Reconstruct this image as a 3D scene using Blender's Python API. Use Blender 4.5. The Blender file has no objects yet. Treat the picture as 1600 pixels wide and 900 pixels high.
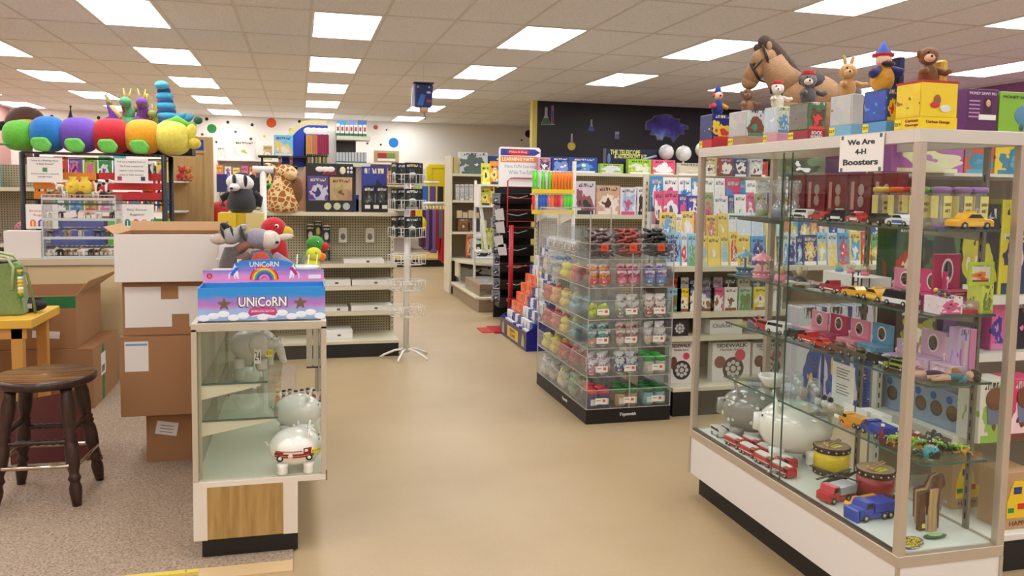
import bpy, math, random
from mathutils import Vector, Matrix
from math import sin, cos, pi, radians, sqrt
# ---------------------------------------------------------------- camera, world, exposure
SC = bpy.context.scene
H = 1.58; CZ = 3.0214
YAW, PITCH, ROLL, FOC, CYP = 0.25526, -0.07645, 0.01565, 1279.03, 392.966
_cy, _sy, _cp, _sp, _cr, _sr = cos(YAW), sin(YAW), cos(PITCH), sin(PITCH), cos(ROLL), sin(ROLL)
FWD = Vector((_sy*_cp, _cy*_cp, _sp)); _rt = Vector((_cy, -_sy, 0)); _up = _rt.cross(FWD)
RT = _rt*_cr + _up*_sr; UP = -_rt*_sr + _up*_cr
cam_d = bpy.data.cameras.new('camera'); cam = bpy.data.objects.new('camera', cam_d)
SC.collection.objects.link(cam)
cam.matrix_world = Matrix(((RT.x, UP.x, -FWD.x, 0), (RT.y, UP.y, -FWD.y, 0), (RT.z, UP.z, -FWD.z, H), (0, 0, 0, 1)))
cam_d.sensor_width = 36; cam_d.lens = FOC/1600*36; cam_d.shift_y = -(450-CYP)/1600
cam_d.clip_start = .05; cam_d.clip_end = 100
SC.camera = cam
SC.cycles.transparent_max_bounces = 48
w = bpy.data.worlds.new('world'); SC.world = w; w.use_nodes = True
w.node_tree.nodes['Background'].inputs[0].default_value = (.9, .93, 1, 1)
w.node_tree.nodes['Background'].inputs[1].default_value = .3
SC.view_settings.view_transform = 'Standard'; SC.view_settings.look = 'None'
SC.view_settings.gamma = 1; SC.view_settings.exposure = 0.13
LIGHT = 9.0                                   # emission of the fluorescent diffusers

# ---------------------------------------------------------------- helpers
C = SC.collection
RD = random.Random(7)
def at(px, py, X=None, Y=None, Z=None):
    """photo pixel + one known plane -> point in the shop"""
    d = FWD + RT*((px-800)/FOC) - UP*((py-CYP)/FOC)
    t = X/d.x if X is not None else Y/d.y if Y is not None else (Z-H)/d.z
    return Vector((0, 0, H)) + d*t
def lin(c): c = c/255; return c/12.92 if c <= .04045 else ((c+.055)/1.055)**2.4
_mats = {}
def M(r, g, b, ro=.55, me=0, fuzz=0, em=0, al=1, coat=0):
    k = (r, g, b, ro, me, fuzz, em, al, coat)
    if k in _mats: return _mats[k]
    m = bpy.data.materials.new('paint'); m.use_nodes = True; nt = m.node_tree; p = nt.nodes['Principled BSDF']
    p.inputs['Base Color'].default_value = (lin(r), lin(g), lin(b), 1)
    p.inputs['Roughness'].default_value = ro; p.inputs['Metallic'].default_value = me
    if coat: p.inputs['Coat Weight'].default_value = coat
    if em:
        p.inputs['Emission Color'].default_value = (lin(r), lin(g), lin(b), 1); p.inputs['Emission Strength'].default_value = em
    if fuzz:
        n = nt.nodes.new('ShaderNodeTexNoise'); n.inputs['Scale'].default_value = 140; n.inputs['Detail'].default_value = 3
        tc = nt.nodes.new('ShaderNodeTexCoord'); nt.links.new(tc.outputs['Object'], n.inputs['Vector'])
        bp = nt.nodes.new('ShaderNodeBump'); bp.inputs['Strength'].default_value = .8; bp.inputs['Distance'].default_value = .004*fuzz
        nt.links.new(n.outputs['Fac'], bp.inputs['Height']); nt.links.new(bp.outputs['Normal'], p.inputs['Normal'])
        mx = nt.nodes.new('ShaderNodeMix'); mx.data_type = 'RGBA'
        mx.inputs['A'].default_value = (lin(r)*.72, lin(g)*.72, lin(b)*.72, 1); mx.inputs['B'].default_value = (min(1, lin(r)*1.15), min(1, lin(g)*1.15), min(1, lin(b)*1.15), 1)
        n2 = nt.nodes.new('ShaderNodeTexNoise'); n2.inputs['Scale'].default_value = 45; nt.links.new(tc.outputs['Object'], n2.inputs['Vector'])
        nt.links.new(n2.outputs['Fac'], mx.inputs['Factor']); nt.links.new(mx.outputs['Result'], p.inputs['Base Color'])
        p.inputs['Sheen Weight'].default_value = .25
    _mats[k] = m; return m
def P(r, g, b): return M(r, g, b, .85, 0, 1)       # plush
_gl = {}
def glass(tint=(.965, .98, .97), refl=1.0, rough=.02, haze=0.0):
    k = (tint, refl, rough, haze)
    if k in _gl: return _gl[k]
    m = bpy.data.materials.new('clear_sheet'); m.use_nodes = True; nt = m.node_tree; nt.nodes.clear()
    o = nt.nodes.new('ShaderNodeOutputMaterial'); t = nt.nodes.new('ShaderNodeBsdfTransparent'); g = nt.nodes.new('ShaderNodeBsdfGlossy')
    t.inputs[0].default_value = (*tint, 1); g.inputs['Roughness'].default_value = rough
    f = nt.nodes.new('ShaderNodeLayerWeight'); f.inputs[0].default_value = .5
    pw = nt.nodes.new('ShaderNodeMath'); pw.operation = 'POWER'; pw.inputs[1].default_value = 5; nt.links.new(f.outputs['Facing'], pw.inputs[0])
    mu = nt.nodes.new('ShaderNodeMath'); mu.operation = 'MULTIPLY_ADD'; mu.inputs[1].default_value = .8*min(1, refl); mu.inputs[2].default_value = .028*refl; nt.links.new(pw.outputs[0], mu.inputs[0])
    mx = nt.nodes.new('ShaderNodeMixShader'); nt.links.new(mu.outputs[0], mx.inputs[0])
    src = t
    if haze:
        d = nt.nodes.new('ShaderNodeBsdfDiffuse'); d.inputs[0].default_value = (.85, .85, .85, 1)
        mh = nt.nodes.new('ShaderNodeMixShader'); mh.inputs[0].default_value = haze
        nt.links.new(t.outputs[0], mh.inputs[1]); nt.links.new(d.outputs[0], mh.inputs[2]); src = mh
    nt.links.new(src.outputs[0], mx.inputs[1]); nt.links.new(g.outputs[0], mx.inputs[2]); nt.links.new(mx.outputs[0], o.inputs[0])
    _gl[k] = m; return m
def nodes_mat(name):
    m = bpy.data.materials.new(name); m.use_nodes = True; nt = m.node_tree
    return m, nt, nt.nodes['Principled BSDF'], (lambda t, **kw: _nn(nt, t, kw)), nt.links.new
def _nn(nt, t, kw):
    n = nt.nodes.new('ShaderNode'+t)
    for k, v in kw.items(): setattr(n, k, v)
    return n
_art = {}
def art(c1, c2, c3, seed=0, band=.80, axis='xz', sc=4.0):
    """printed packaging: ground colour, picture blobs, a title band with broken strokes"""
    k = (c1, c2, c3, seed, band, axis, sc)
    if k in _art: return _art[k]
    m, nt, p, N, L = nodes_mat('printed_card')
    tc = N('TexCoord'); sp = N('SeparateXYZ'); L(tc.outputs['Generated'], sp.inputs[0])
    mp = N('Mapping'); mp.inputs['Location'].default_value = (seed*3.7, seed*1.3, seed*2.1); L(tc.outputs['Generated'], mp.inputs[0])
    no = N('TexNoise'); no.inputs['Scale'].default_value = sc; no.inputs['Detail'].default_value = 2; L(mp.outputs[0], no.inputs['Vector'])
    vo = N('TexVoronoi'); vo.inputs['Scale'].default_value = sc*1.3; L(mp.outputs[0], vo.inputs['Vector'])
    def mth(op, a, b):
        n = N('Math', operation=op)
        for i, q in enumerate((a, b)):
            if isinstance(q, (int, float)): n.inputs[i].default_value = q
            elif q is not None: L(q, n.inputs[i])
        return n.outputs[0]
    def mix(f, a, b):
        n = N('Mix', data_type='RGBA'); L(f, n.inputs['Factor'])
        for s, q in (('A', a), ('B', b)):
            if isinstance(q, tuple): n.inputs[s].default_value = (lin(q[0]), lin(q[1]), lin(q[2]), 1)
            else: L(q, n.inputs[s])
        return n.outputs['Result']
    zz = sp.outputs['Z']; u = mth('ABSOLUTE', mth('SUBTRACT', sp.outputs['X'], .5), None); cz_ = .36+.05*(seed % 3)
    v = mth('ABSOLUTE', mth('SUBTRACT', zz, cz_), None); wob = mth('MULTIPLY', mth('SUBTRACT', no.outputs['Fac'], .5), 1.3)
    d = mth('ADD', mth('SQRT', mth('ADD', mth('MULTIPLY', mth('MULTIPLY', u, u), 1.3), mth('MULTIPLY', mth('MULTIPLY', v, v), 1.6)), None), wob)
    tint = N('Mix', data_type='RGBA', blend_type='OVERLAY'); tint.inputs['Factor'].default_value = .14; L(vo.outputs['Color'], tint.inputs['B'])
    col = mix(mth('LESS_THAN', d, .40), c1, c2)
    col = mix(mth('LESS_THAN', mth('ADD', d, mth('MULTIPLY', vo.outputs['Distance'], .5)), .30), col, c3)
    L(col, tint.inputs['A']); col = tint.outputs['Result']
    col = mix(mth('MULTIPLY', mth('LESS_THAN', zz, .12), mth('LESS_THAN', u, .42)), col, c3 if seed % 2 else c2)
    inb = mth('MULTIPLY', mth('MULTIPLY', mth('GREATER_THAN', zz, band), mth('LESS_THAN', zz, band+.11)), mth('LESS_THAN', u, .38))
    wv = N('TexNoise'); wv.inputs['Scale'].default_value = 14; mp2 = N('Mapping'); mp2.inputs['Scale'].default_value = (1, 1, .25); L(tc.outputs['Generated'], mp2.inputs[0]); L(mp2.outputs[0], wv.inputs['Vector'])
    st = mth('GREATER_THAN', wv.outputs['Fac'], .5)
    col = mix(mth('MULTIPLY', inb, st), col, tuple(255-int(q*.6) if sum(c1) < 380 else int(q*.25) for q in c1))
    L(col, p.inputs['Base Color']); p.inputs['Roughness'].default_value = .38
    _art[k] = m; return m
PAL = [(214, 60, 50), (240, 180, 40), (50, 110, 190), (60, 160, 80), (225, 110, 160), (120, 80, 165), (235, 235, 230), (60, 60, 70), (90, 190, 210), (240, 130, 50), (150, 200, 70), (250, 225, 120)]
class MB:
    def __init__(s): s.v = []; s.f = []; s.mi = []; s.sm = []; s.mats = []; s.T = None
    def m(s, mat):
        if mat not in s.mats: s.mats.append(mat)
        return s.mats.index(mat)
    def add(s, vs, fs, mat, smooth=False):
        o = len(s.v); i = s.m(mat)
        s.v += [tuple(s.T @ Vector(q)) for q in vs] if s.T is not None else [tuple(q) for q in vs]
        for f in fs: s.f.append(tuple(o+k for k in f)); s.mi.append(i); s.sm.append(smooth)
        return s
    def box(s, x0, x1, y0, y1, z0, z1, mat):
        return s.add([(x, y, z) for x in (x0, x1) for y in (y0, y1) for z in (z0, z1)],
              [(0, 1, 3, 2), (4, 6, 7, 5), (0, 4, 5, 1), (2, 3, 7, 6), (0, 2, 6, 4), (1, 5, 7, 3)], mat)
    def cb(s, cx, cy, cz, sx, sy, sz, mat): return s.box(cx-sx/2, cx+sx/2, cy-sy/2, cy+sy/2, cz-sz/2, cz+sz/2, mat)
    def hexa(s, b, t, mat):      # b,t : 4 points each, bottom and top loops
        return s.add(list(b)+list(t), [(3, 2, 1, 0), (4, 5, 6, 7)]+[(i, (i+1) % 4, 4+(i+1) % 4, 4+i) for i in range(4)], mat)
    def lathe(s, c, prof, mat, n=20, smooth=True, ax=None, sx=1, sy=1):
        c = Vector(c); R = Vector((0, 0, 1)).rotation_difference(Vector(ax)).to_matrix() if ax is not None else None
        vs = []; fs = []
        for r, z in prof:
            for i in range(n):
                q = Vector((r*cos(2*pi*i/n)*sx, r*sin(2*pi*i/n)*sy, z)); vs.append(c+(R @ q if R else q))
        for j in range(len(prof)-1):
            for i in range(n): fs.append((j*n+i, j*n+(i+1) % n, (j+1)*n+(i+1) % n, (j+1)*n+i))
        if prof[0][0] > 1e-5: fs.append(tuple(range(n-1, -1, -1)))
        if prof[-1][0] > 1e-5: fs.append(tuple((len(prof)-1)*n+i for i in range(n)))
        return s.add(vs, fs, mat, smooth)
    def cyl(s, p0, p1, r0, mat, r1=None, n=14, smooth=True):
        p0 = Vector(p0); p1 = Vector(p1); r1 = r0 if r1 is None else r1
        return s.lathe(p0, [(r0, 0), (r1, (p1-p0).length)], mat, n, smooth, (p1-p0))
    def ell(s, c, r, mat, rot=None, n=16, k=10):
        if isinstance(r, (int, float)): r = (r, r, r)
        R = Matrix.Identity(3) if rot is None else __import__('mathutils').Euler(rot).to_matrix()
        vs = []; fs = []; c = Vector(c)
        for j in range(k+1):
            a = pi*j/k
            for i in range(n):
                b = 2*pi*i/n; vs.append(c + R @ Vector((r[0]*sin(a)*cos(b), r[1]*sin(a)*sin(b), -r[2]*cos(a))))
        for j in range(k):
            for i in range(n): fs.append((j*n+i, j*n+(i+1) % n, (j+1)*n+(i+1) % n, (j+1)*n+i))
        return s.add(vs, fs, mat, True)
    def tube(s, pts, r, mat, n=8, closed=False):
        pts = [Vector(q) for q in pts]; rr = r if isinstance(r, (list, tuple)) else [r]*len(pts)
        vs = []; fs = []; m_ = len(pts)
        for i, q in enumerate(pts):
            if closed: t = pts[(i+1) % m_]-pts[i-1]
            else: t = pts[min(i+1, m_-1)]-pts[max(i-1, 0)]
            t.normalize(); a = Vector((0, 0, 1)) if abs(t.z) < .9 else Vector((1, 0, 0))
            u = t.cross(a).normalized(); v_ = t.cross(u)
            for k in range(n): vs.append(q+u*rr[i]*cos(2*pi*k/n)+v_*rr[i]*sin(2*pi*k/n))
        for i in range(m_ if closed else m_-1):
            j = (i+1) % m_
            for k in range(n): fs.append((i*n+k, i*n+(k+1) % n, j*n+(k+1) % n, j*n+k))
        if not closed: fs += [tuple(range(n-1, -1, -1)), tuple((m_-1)*n+k for k in range(n))]
        return s.add(vs, fs, mat, True)
    def prism(s, pts, d0, d1, mat, plane='xz'):   # 2-D outline extruded along the third axis
        n = len(pts)
        def q(a, b, d): return (a, d, b) if plane == 'xz' else (a, b, d) if plane == 'xy' else (d, a, b)
        vs = [q(a, b, d0) for a, b in pts]+[q(a, b, d1) for a, b in pts]
        return s.add(vs, [tuple(range(n)), tuple(range(2*n-1, n-1, -1))]+[(i, i+n, (i+1) % n+n, (i+1) % n) for i in range(n)], mat)
    def build(s, name, parent=None, bev=0, seg=1, loc=None):
        me = bpy.data.meshes.new(name); me.from_pydata(s.v, [], s.f)
        for m_ in s.mats: me.materials.append(m_)
        me.polygons.foreach_set('material_index', s.mi); me.polygons.foreach_set('use_smooth', s.sm)
        import bmesh
        bm = bmesh.new(); bm.from_mesh(me); bmesh.ops.recalc_face_normals(bm, faces=bm.faces); bm.to_mesh(me); bm.free()
        me.update(); o = bpy.data.objects.new(name, me); C.objects.link(o)
        if parent: o.parent = parent
        if loc: o.location = loc
        if bev:
            b = o.modifiers.new('bevel', 'BEVEL'); b.width = bev; b.segments = seg; b.limit_method = 'ANGLE'
        return o
def thing(name, label, cat, loc=(0, 0, 0), rz=0, group=None):
    o = bpy.data.objects.new(name, None); C.objects.link(o); o.location = loc; o.rotation_euler = (0, 0, rz)
    o.empty_display_size = .05; o['label'] = label; o['category'] = cat
    if group: o['group'] = group
    return o
def tag(o, label, cat, group=None, kind=None):
    o['label'] = label; o['category'] = cat
    if group: o['group'] = group
    if kind: o['kind'] = kind
    return o
def struct(o): o['kind'] = 'structure'; return o
def dup(root, loc, rz=None, label=None, group=None, scale=None):
    def cp(o, par):
        c = o.copy(); C.objects.link(c)
        if par: c.parent = par
        for ch in kids.get(o.name, []): cp(ch, c)
        return c
    kids = {}
    st = [root]
    while st:
        q = st.pop(); kids[q.name] = [ch for ch in q.children]; st += kids[q.name]
    r = cp(root, None); r.location = loc
    if rz is not None: r.rotation_euler = (0, 0, rz)
    if label: r['label'] = label
    if group: r['group'] = group
    if scale: r.scale = (scale,)*3
    return r
_txt = {}
def text(s, width, mat, parent, loc, rot=(pi/2, 0, 0), h=None, name='lettering', ext=.0006, bold=0, shear=0):
    """flat raised lettering, centred on loc, fitted to a width (and a height)"""
    key = (s, mat.name, ext, bold, shear)
    if key not in _txt:
        cu = bpy.data.curves.new('t', 'FONT'); cu.body = s; cu.align_x = 'CENTER'; cu.align_y = 'CENTER'; cu.extrude = ext; cu.offset = bold; cu.shear = shear
        cu.resolution_u = 2
        o = bpy.data.objects.new('t', cu); C.objects.link(o); bpy.context.view_layer.update()
        me = bpy.data.meshes.new_from_object(o); bpy.data.objects.remove(o); me.name = 'lettering'
        xs = [v.co.x for v in me.vertices]; ys = [v.co.y for v in me.vertices]
        cx = (max(xs)+min(xs))/2; cy = (max(ys)+min(ys))/2
        for v in me.vertices: v.co.x -= cx; v.co.y -= cy
        me.materials.clear(); me.materials.append(mat)
        _txt[key] = (me, max(xs)-min(xs), max(ys)-min(ys))
    me, w_, h_ = _txt[key]
    o = bpy.data.objects.new(name, me); C.objects.link(o); o.parent = parent
    k = width/w_; o.scale = (k, (h/h_) if h else k, 1); o.location = loc; o.rotation_euler = rot
    return o
FR = (pi/2, 0, 0); LF = (pi/2, 0, -pi/2)       # facing -Y (towards the door) and facing -X
ORD = ['first', 'second', 'third', 'fourth', 'fifth', 'sixth', 'seventh', 'eighth', 'ninth', 'tenth', 'eleventh', 'twelfth', 'thirteenth', 'fourteenth', 'fifteenth', 'sixteenth', 'seventeenth', 'eighteenth', 'nineteenth', 'twentieth', 'twenty-first', 'twenty-second', 'twenty-third', 'twenty-fourth', 'twenty-fifth', 'twenty-sixth', 'twenty-seventh', 'twenty-eighth']
WHITE = M(236, 234, 228, .5); BLACK = M(22, 20, 20, .5); GREYM = M(150, 150, 148, .35, .6); CREAM = M(214, 208, 182, .45)
STEEL = M(190, 190, 186, .3, .8); CARD = M(172, 126, 82, .85); DARK = M(48, 44, 44, .6)
def ctag(c):
    r, g, b = c; mx = max(c); mn = min(c)
    if mx-mn < 28: return 'white' if mx > 205 else 'grey' if mx > 105 else 'black'
    if mn > 165 and mx-mn < 60: return 'pale'
    if r == mx: return 'pink' if b > g+25 and r > 170 else 'yellow' if g > 165 and b < 160 else 'orange' if g > 105 and b < 120 and r > 200 else 'brown' if r < 185 and g > 60 else 'red'
    if g == mx: return 'green'
    return 'purple' if r > g+15 else 'blue'
GRND = {}

# ---------------------------------------------------------------- room
XL, XR, YB, YN = -5.55, 8.8, 18.4, -4.0
def floor_mat():
    m, nt, p, N, L = nodes_mat('tan_sheet_vinyl'); tc = N('TexCoord')
    n = N('TexNoise'); n.inputs['Scale'].default_value = 1.1; n.inputs['Detail'].default_value = 5; L(tc.outputs['Object'], n.inputs['Vector'])
    r = N('ValToRGB'); r.color_ramp.elements[0].color = (lin(178), lin(154), lin(114), 1); r.color_ramp.elements[1].color = (lin(194), lin(171), lin(132), 1)
    r.color_ramp.elements[0].position = .3; r.color_ramp.elements[1].position = .7; L(n.outputs['Fac'], r.inputs[0])
    n2 = N('TexNoise'); n2.inputs['Scale'].default_value = 160; n2.inputs['Detail'].default_value = 3; L(tc.outputs['Object'], n2.inputs['Vector'])
    mx = N('Mix', data_type='RGBA', blend_type='MULTIPLY'); mx.inputs['Factor'].default_value = .25; L(r.outputs[0], mx.inputs['A']); L(n2.outputs['Color'], mx.inputs['B'])
    L(mx.outputs['Result'], p.inputs['Base Color']); p.inputs['Roughness'].default_value = .42
    n3 = N('TexNoise'); n3.inputs['Scale'].default_value = 3; L(tc.outputs['Object'], n3.inputs['Vector']); b = N('Bump'); b.inputs['Strength'].default_value = .06; L(n3.outputs['Fac'], b.inputs['Height']); L(b.outputs[0], p.inputs['Normal'])
    return m
struct(MB().box(XL-.1, XR+.1, YN-.1, YB+.1, -.08, 0, floor_mat()).build('floor'))
def carpet_mat():
    m, nt, p, N, L = nodes_mat('flecked_carpet'); tc = N('TexCoord')
    n = N('TexNoise'); n.inputs['Scale'].default_value = 90; n.inputs['Detail'].default_value = 6; n.inputs['Roughness'].default_value = .8; L(tc.outputs['Object'], n.inputs['Vector'])
    r = N('ValToRGB'); e = r.color_ramp.elements; e[0].position = .36; e[1].position = .62; e[0].color = (lin(104), lin(84), lin(68), 1); e[1].color = (lin(188), lin(170), lin(148), 1)
    k = r.color_ramp.elements.new(.48); k.color = (lin(160), lin(140), lin(118), 1)
    L(n.outputs['Fac'], r.inputs[0]); L(r.outputs[0], p.inputs['Base Color']); p.inputs['Roughness'].default_value = .95
    b = N('Bump'); b.inputs['Strength'].default_value = .5; b.inputs['Distance'].default_value = .01; L(n.outputs['Fac'], b.inputs['Height']); L(b.outputs[0], p.inputs['Normal'])
    return m
o = MB().box(XL, -.03, 3.46, 7.35, 0, .009, carpet_mat()).build('carpet'); struct(o)
def ceil_mat():
    m, nt, p, N, L = nodes_mat('mineral_ceiling_tile'); tc = N('TexCoord')
    n = N('TexNoise'); n.inputs['Scale'].default_value = 60; n.inputs['Detail'].default_value = 4; L(tc.outputs['Object'], n.inputs['Vector'])
    r = N('ValToRGB'); e = r.color_ramp.elements; e[0].position = .35; e[1].position = .6; e[0].color = (lin(231), lin(232), lin(234), 1); e[1].color = (lin(246), lin(247), lin(249), 1)
    L(n.outputs['Fac'], r.inputs[0]); L(r.outputs[0], p.inputs['Base Color']); p.inputs['Roughness'].default_value = .9
    return m
struct(MB().box(XL-.1, XR+.1, YN-.1, YB+.1, CZ, CZ+.08, ceil_mat()).build('ceiling'))
LX0, LY0 = .137-.03, 7.103-.025             # grid origin: left edge of light column A, front of its first visible panel
g = MB(); gm = M(222, 219, 212, .5)
for i in range(-10, 15):
    x = LX0+.6096*i
    if XL < x < XR: g.box(x-.012, x+.012, YN, YB, CZ-.004, CZ-.0005, gm)
for j in range(-10, 10):
    y = LY0+1.2192*j
    if YN < y < YB: g.box(XL, XR, y-.012, y+.012, CZ-.0042, CZ-.0007, gm)
struct(g.build('trim_1'))
DIFF = M(250, 251, 255, .4, em=LIGHT)
def light_fix():
    t = thing('ceiling_light', '', 'ceiling light')
    f = MB(); fm = M(240, 238, 230, .4); a, b = .3048, .6096
    f.box(-a+.013, a-.013, -b+.013, -b+.03, -.009, -.003, fm).box(-a+.013, a-.013, b-.03, b-.013, -.009, -.003, fm)
    f.box(-a+.013, -a+.03, -b+.03, b-.03, -.009, -.003, fm).box(a-.03, a-.013, -b+.03, b-.03, -.009, -.003, fm)
    f.build('frame', t); MB().box(-a+.03, a-.03, -b+.03, b-.03, -.007, -.003, DIFF).build('diffuser', t)
    return t
LF0 = light_fix(); first = True
colname = {-3: 'far left', -2: 'third left', -1: 'second left', 0: 'middle left', 1: 'middle right', 2: 'second right', 3: 'third right', 4: 'far right'}
for ci in range(-3, 5):
    for n in range(-4, 5):
        x = LX0+1.8288*ci+.3048; y = LY0+2.4384*n+.6096
        lab = 'bright rectangular ceiling light in the %s column, %s row from the back wall' % (colname[ci], ORD[4-n])
        if y > 12.2 and x > 3.4: continue
        if first: LF0.location = (x, y, CZ); LF0['label'] = lab; LF0['group'] = 'ceiling light panels'; first = False
        else: dup(LF0, (x, y, CZ), None, lab, 'ceiling light panels')
WALL = M(242, 238, 228, .8); PURP = M(150, 92, 150, .8); PINK = M(196, 150, 142, .8); YEL = M(238, 214, 20, .5)
struct(MB().box(XL-.1, XR+.1, YB, YB+.1, 0, CZ, WALL).build('wall_back'))
struct(MB().box(XL-.1, XL, YN, YB, 0, CZ, PINK).build('wall_left'))
struct(MB().box(XR, XR+.1, YN, YB, 0, CZ, PURP).build('wall_right'))
struct(MB().box(XL-.1, XR+.1, YN-.1, YN, 0, CZ, WALL).build('wall_front'))
BW = M(24, 23, 23, .38)
struct(MB().box(3.78, XR, 13.0, 13.12, 0, CZ, BW).box(3.70, 3.78, 12.99, 13.13, 0, CZ, M(226, 210, 110, .6)).build('wall_partition'))
# yellow door and its trim in the back wall
dw = struct(bpy.data.objects.new('door_1', None)); C.objects.link(dw); dw.location = (3.2, YB-.05, 0)
MB().box(-.30, .42, 0, .04, 0, 2.02, YEL).build('door_leaf', dw)
MB().box(-.38, -.30, -.02, .05, 0, 2.1, YEL).box(.42, .5, -.02, .05, 0, 2.1, YEL).box(-.30, .42, -.02, .05, 2.02, 2.1, YEL).build('door_frame', dw)
MB().ell((.34, -.03, 1.0), .03, STEEL).build('door_knob', dw)
struct(MB().box(XL, 2.8, YB-.015, YB, 0, .1, M(205, 180, 140, .5)).build('baseboard_back'))
WOODP = M(204, 172, 112, .45)
tag(MB().box(.9, 2.86, 16.15, 17.6, .14, .18, WOODP).box(.93, 2.83, 16.2, 17.6, 0, .14, BLACK).build('wooden_platform', bev=.004), 'low tan wooden floor platform with shadow painted black below in front of the back wall', 'platform')  # black box under the deck stands in for the shadow below it
# plywood edge and brass-yellow threshold strip where the carpet ends
struct(MB().box(-.40, -.03, 3.36, 3.46, 0, .008, M(206, 178, 132, .6)).build('trim_2'))
o = MB().box(-.75, -.40, 3.425, 3.455, 0, .011, M(222, 200, 90, .4)).ell((-.45, 3.44, .0112), (.004, .004, .002), DARK, n=8, k=4).ell((-.7, 3.44, .0112), (.004, .004, .002), DARK, n=8, k=4).build('trim_3'); struct(o)
# painted dots on the back wall, read off the photo
dots = [(62, 255, 8, 'yellow'), (302, 222, 10, 'yellow'), (331, 201, 6.5, 'green'), (424, 192, 7, 'orange'), (615, 223, 7.5, 'blue'), (587, 199, 3.3, 'coral'), (468, 190, 2.3, 'black'), (356, 191, 2.2, 'black'), (323, 186, 2.4, 'black'),
        (394, 195, 2.2, 'black'), (244, 190, 0, ''), (154, 184, 2.3, 'black'), (81, 182, 2.4, 'black'), (46, 174, 2.4, 'black'), (112, 188, 0, ''), (103, 224, 5, 'yellow'), (316, 210, 1.9, 'brown'), (368, 206, 1.8, 'brown'), (392, 217, 2.1, 'brown'),
        (595, 226, 1.6, 'black'), (574, 224, 1.7, 'brown'), (604, 203, 1.2, 'black'), (413, 213, 1.8, 'yellow'), (605, 217, 0, ''), (815, 219, 1.5, 'black'), (455, 204, 4, 'yellow'), (338, 222, 1.6, 'black'), (826, 209, 6, 'dark purple')]
DC = {'yellow': (232, 208, 110), 'green': (40, 140, 70), 'orange': (226, 96, 48), 'blue': (24, 120, 200), 'coral': (214, 98, 84), 'black': (26, 26, 28), 'brown': (110, 72, 66), 'dark purple': (50, 30, 60)}
nb = {}
for px, py, r, cn in sorted(dots):
    if not r: continue
    q = at(px, py, Y=YB-.004); rr = r*18.4/FOC*1.02
    nb[cn] = nb.get(cn, 0)+1
    o = MB(); o.lathe((0, 0, 0), [(rr*1.22, 0), (rr*1.22, .001)], M(246, 242, 232, .7), 24, False, (0, -1, 0))
    o.lathe((0, -.001, 0), [(rr, 0), (rr, .001)], M(*DC[cn], .7), 24, False, (0, -1, 0))
    near = 'high on the back wall' if py < 196 else 'on the back wall'
    tag(o.build('wall_dot', loc=q), '%s round dot painted %s, %s %s dot from the left' % ('large' if r > 4 else 'small', near, ORD[nb[cn]-1], cn), 'wall dot', 'dots painted on the back wall')
# ---------------------------------------------------------------- shared builders
def rect(px0, py0, px1, py1, Y):
    mx, my = (px0+px1)/2, (py0+py1)/2
    return at(px0, my, Y=Y).x, at(px1, my, Y=Y).x, at(mx, py1, Y=Y).z, at(mx, py0, Y=Y).z
def rectX(px0, py0, px1, py1, X):          # on a plane facing -X; px0 is the far end
    mx, my = (px0+px1)/2, (py0+py1)/2
    return at(px1, my, X=X).y, at(px0, my, X=X).y, at(mx, py1, X=X).z, at(mx, py0, X=X).z
def carton(r, Y, d, mat, name, label, cat, group=None, bev=.0015, zb=None, rz=0, parent=None, tilt=0):
    x0, x1, z0, z1 = r
    if zb is not None: z0 = zb
    w_ = x1-x0; h_ = z1-z0
    o = MB().box(-w_/2, w_/2, 0, d, 0, h_, mat).build(name, parent, bev=bev, loc=((x0+x1)/2, Y, z0))
    o.rotation_euler = (tilt, 0, rz)
    if label: tag(o, label, cat, group)
    return o
def rnd_art(sc=4.0, base=None, band=.8):
    a, b, c_ = RD.sample(PAL, 3)
    if base: a = base
    return art(a, b, c_, RD.randint(0, 12), band, 'xz', sc), a
PEGM = None
def peg_mat(col=(176, 168, 138)):
    m, nt, p, N, L = nodes_mat('pegboard'); tc = N('TexCoord'); mp = N('Mapping'); mp.inputs['Scale'].default_value = (39.4, 39.4, 39.4); L(tc.outputs['Object'], mp.inputs[0])
    fr = N('VectorMath', operation='FRACTION'); L(mp.outputs[0], fr.inputs[0]); sb = N('VectorMath', operation='SUBTRACT'); sb.inputs[1].default_value = (.5, .5, .5); L(fr.outputs[0], sb.inputs[0])
    sx = N('SeparateXYZ'); L(sb.outputs[0], sx.inputs[0]); cx = N('CombineXYZ'); L(sx.outputs['X'], cx.inputs['X']); L(sx.outputs['Z'], cx.inputs['Z'])
    ln = N('VectorMath', operation='LENGTH'); L(cx.outputs[0], ln.inputs[0]); lt = N('Math', operation='LESS_THAN'); lt.inputs[1].default_value = .23; L(ln.outputs['Value'], lt.inputs[0])
    mx = N('Mix', data_type='RGBA'); mx.inputs['A'].default_value = (lin(col[0]), lin(col[1]), lin(col[2]), 1); mx.inputs['B'].default_value = (.03, .028, .022, 1); L(lt.outputs[0], mx.inputs['Factor'])
    L(mx.outputs['Result'], p.inputs['Base Color']); p.inputs['Roughness'].default_value = .6
    return m
PEG = peg_mat()
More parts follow.
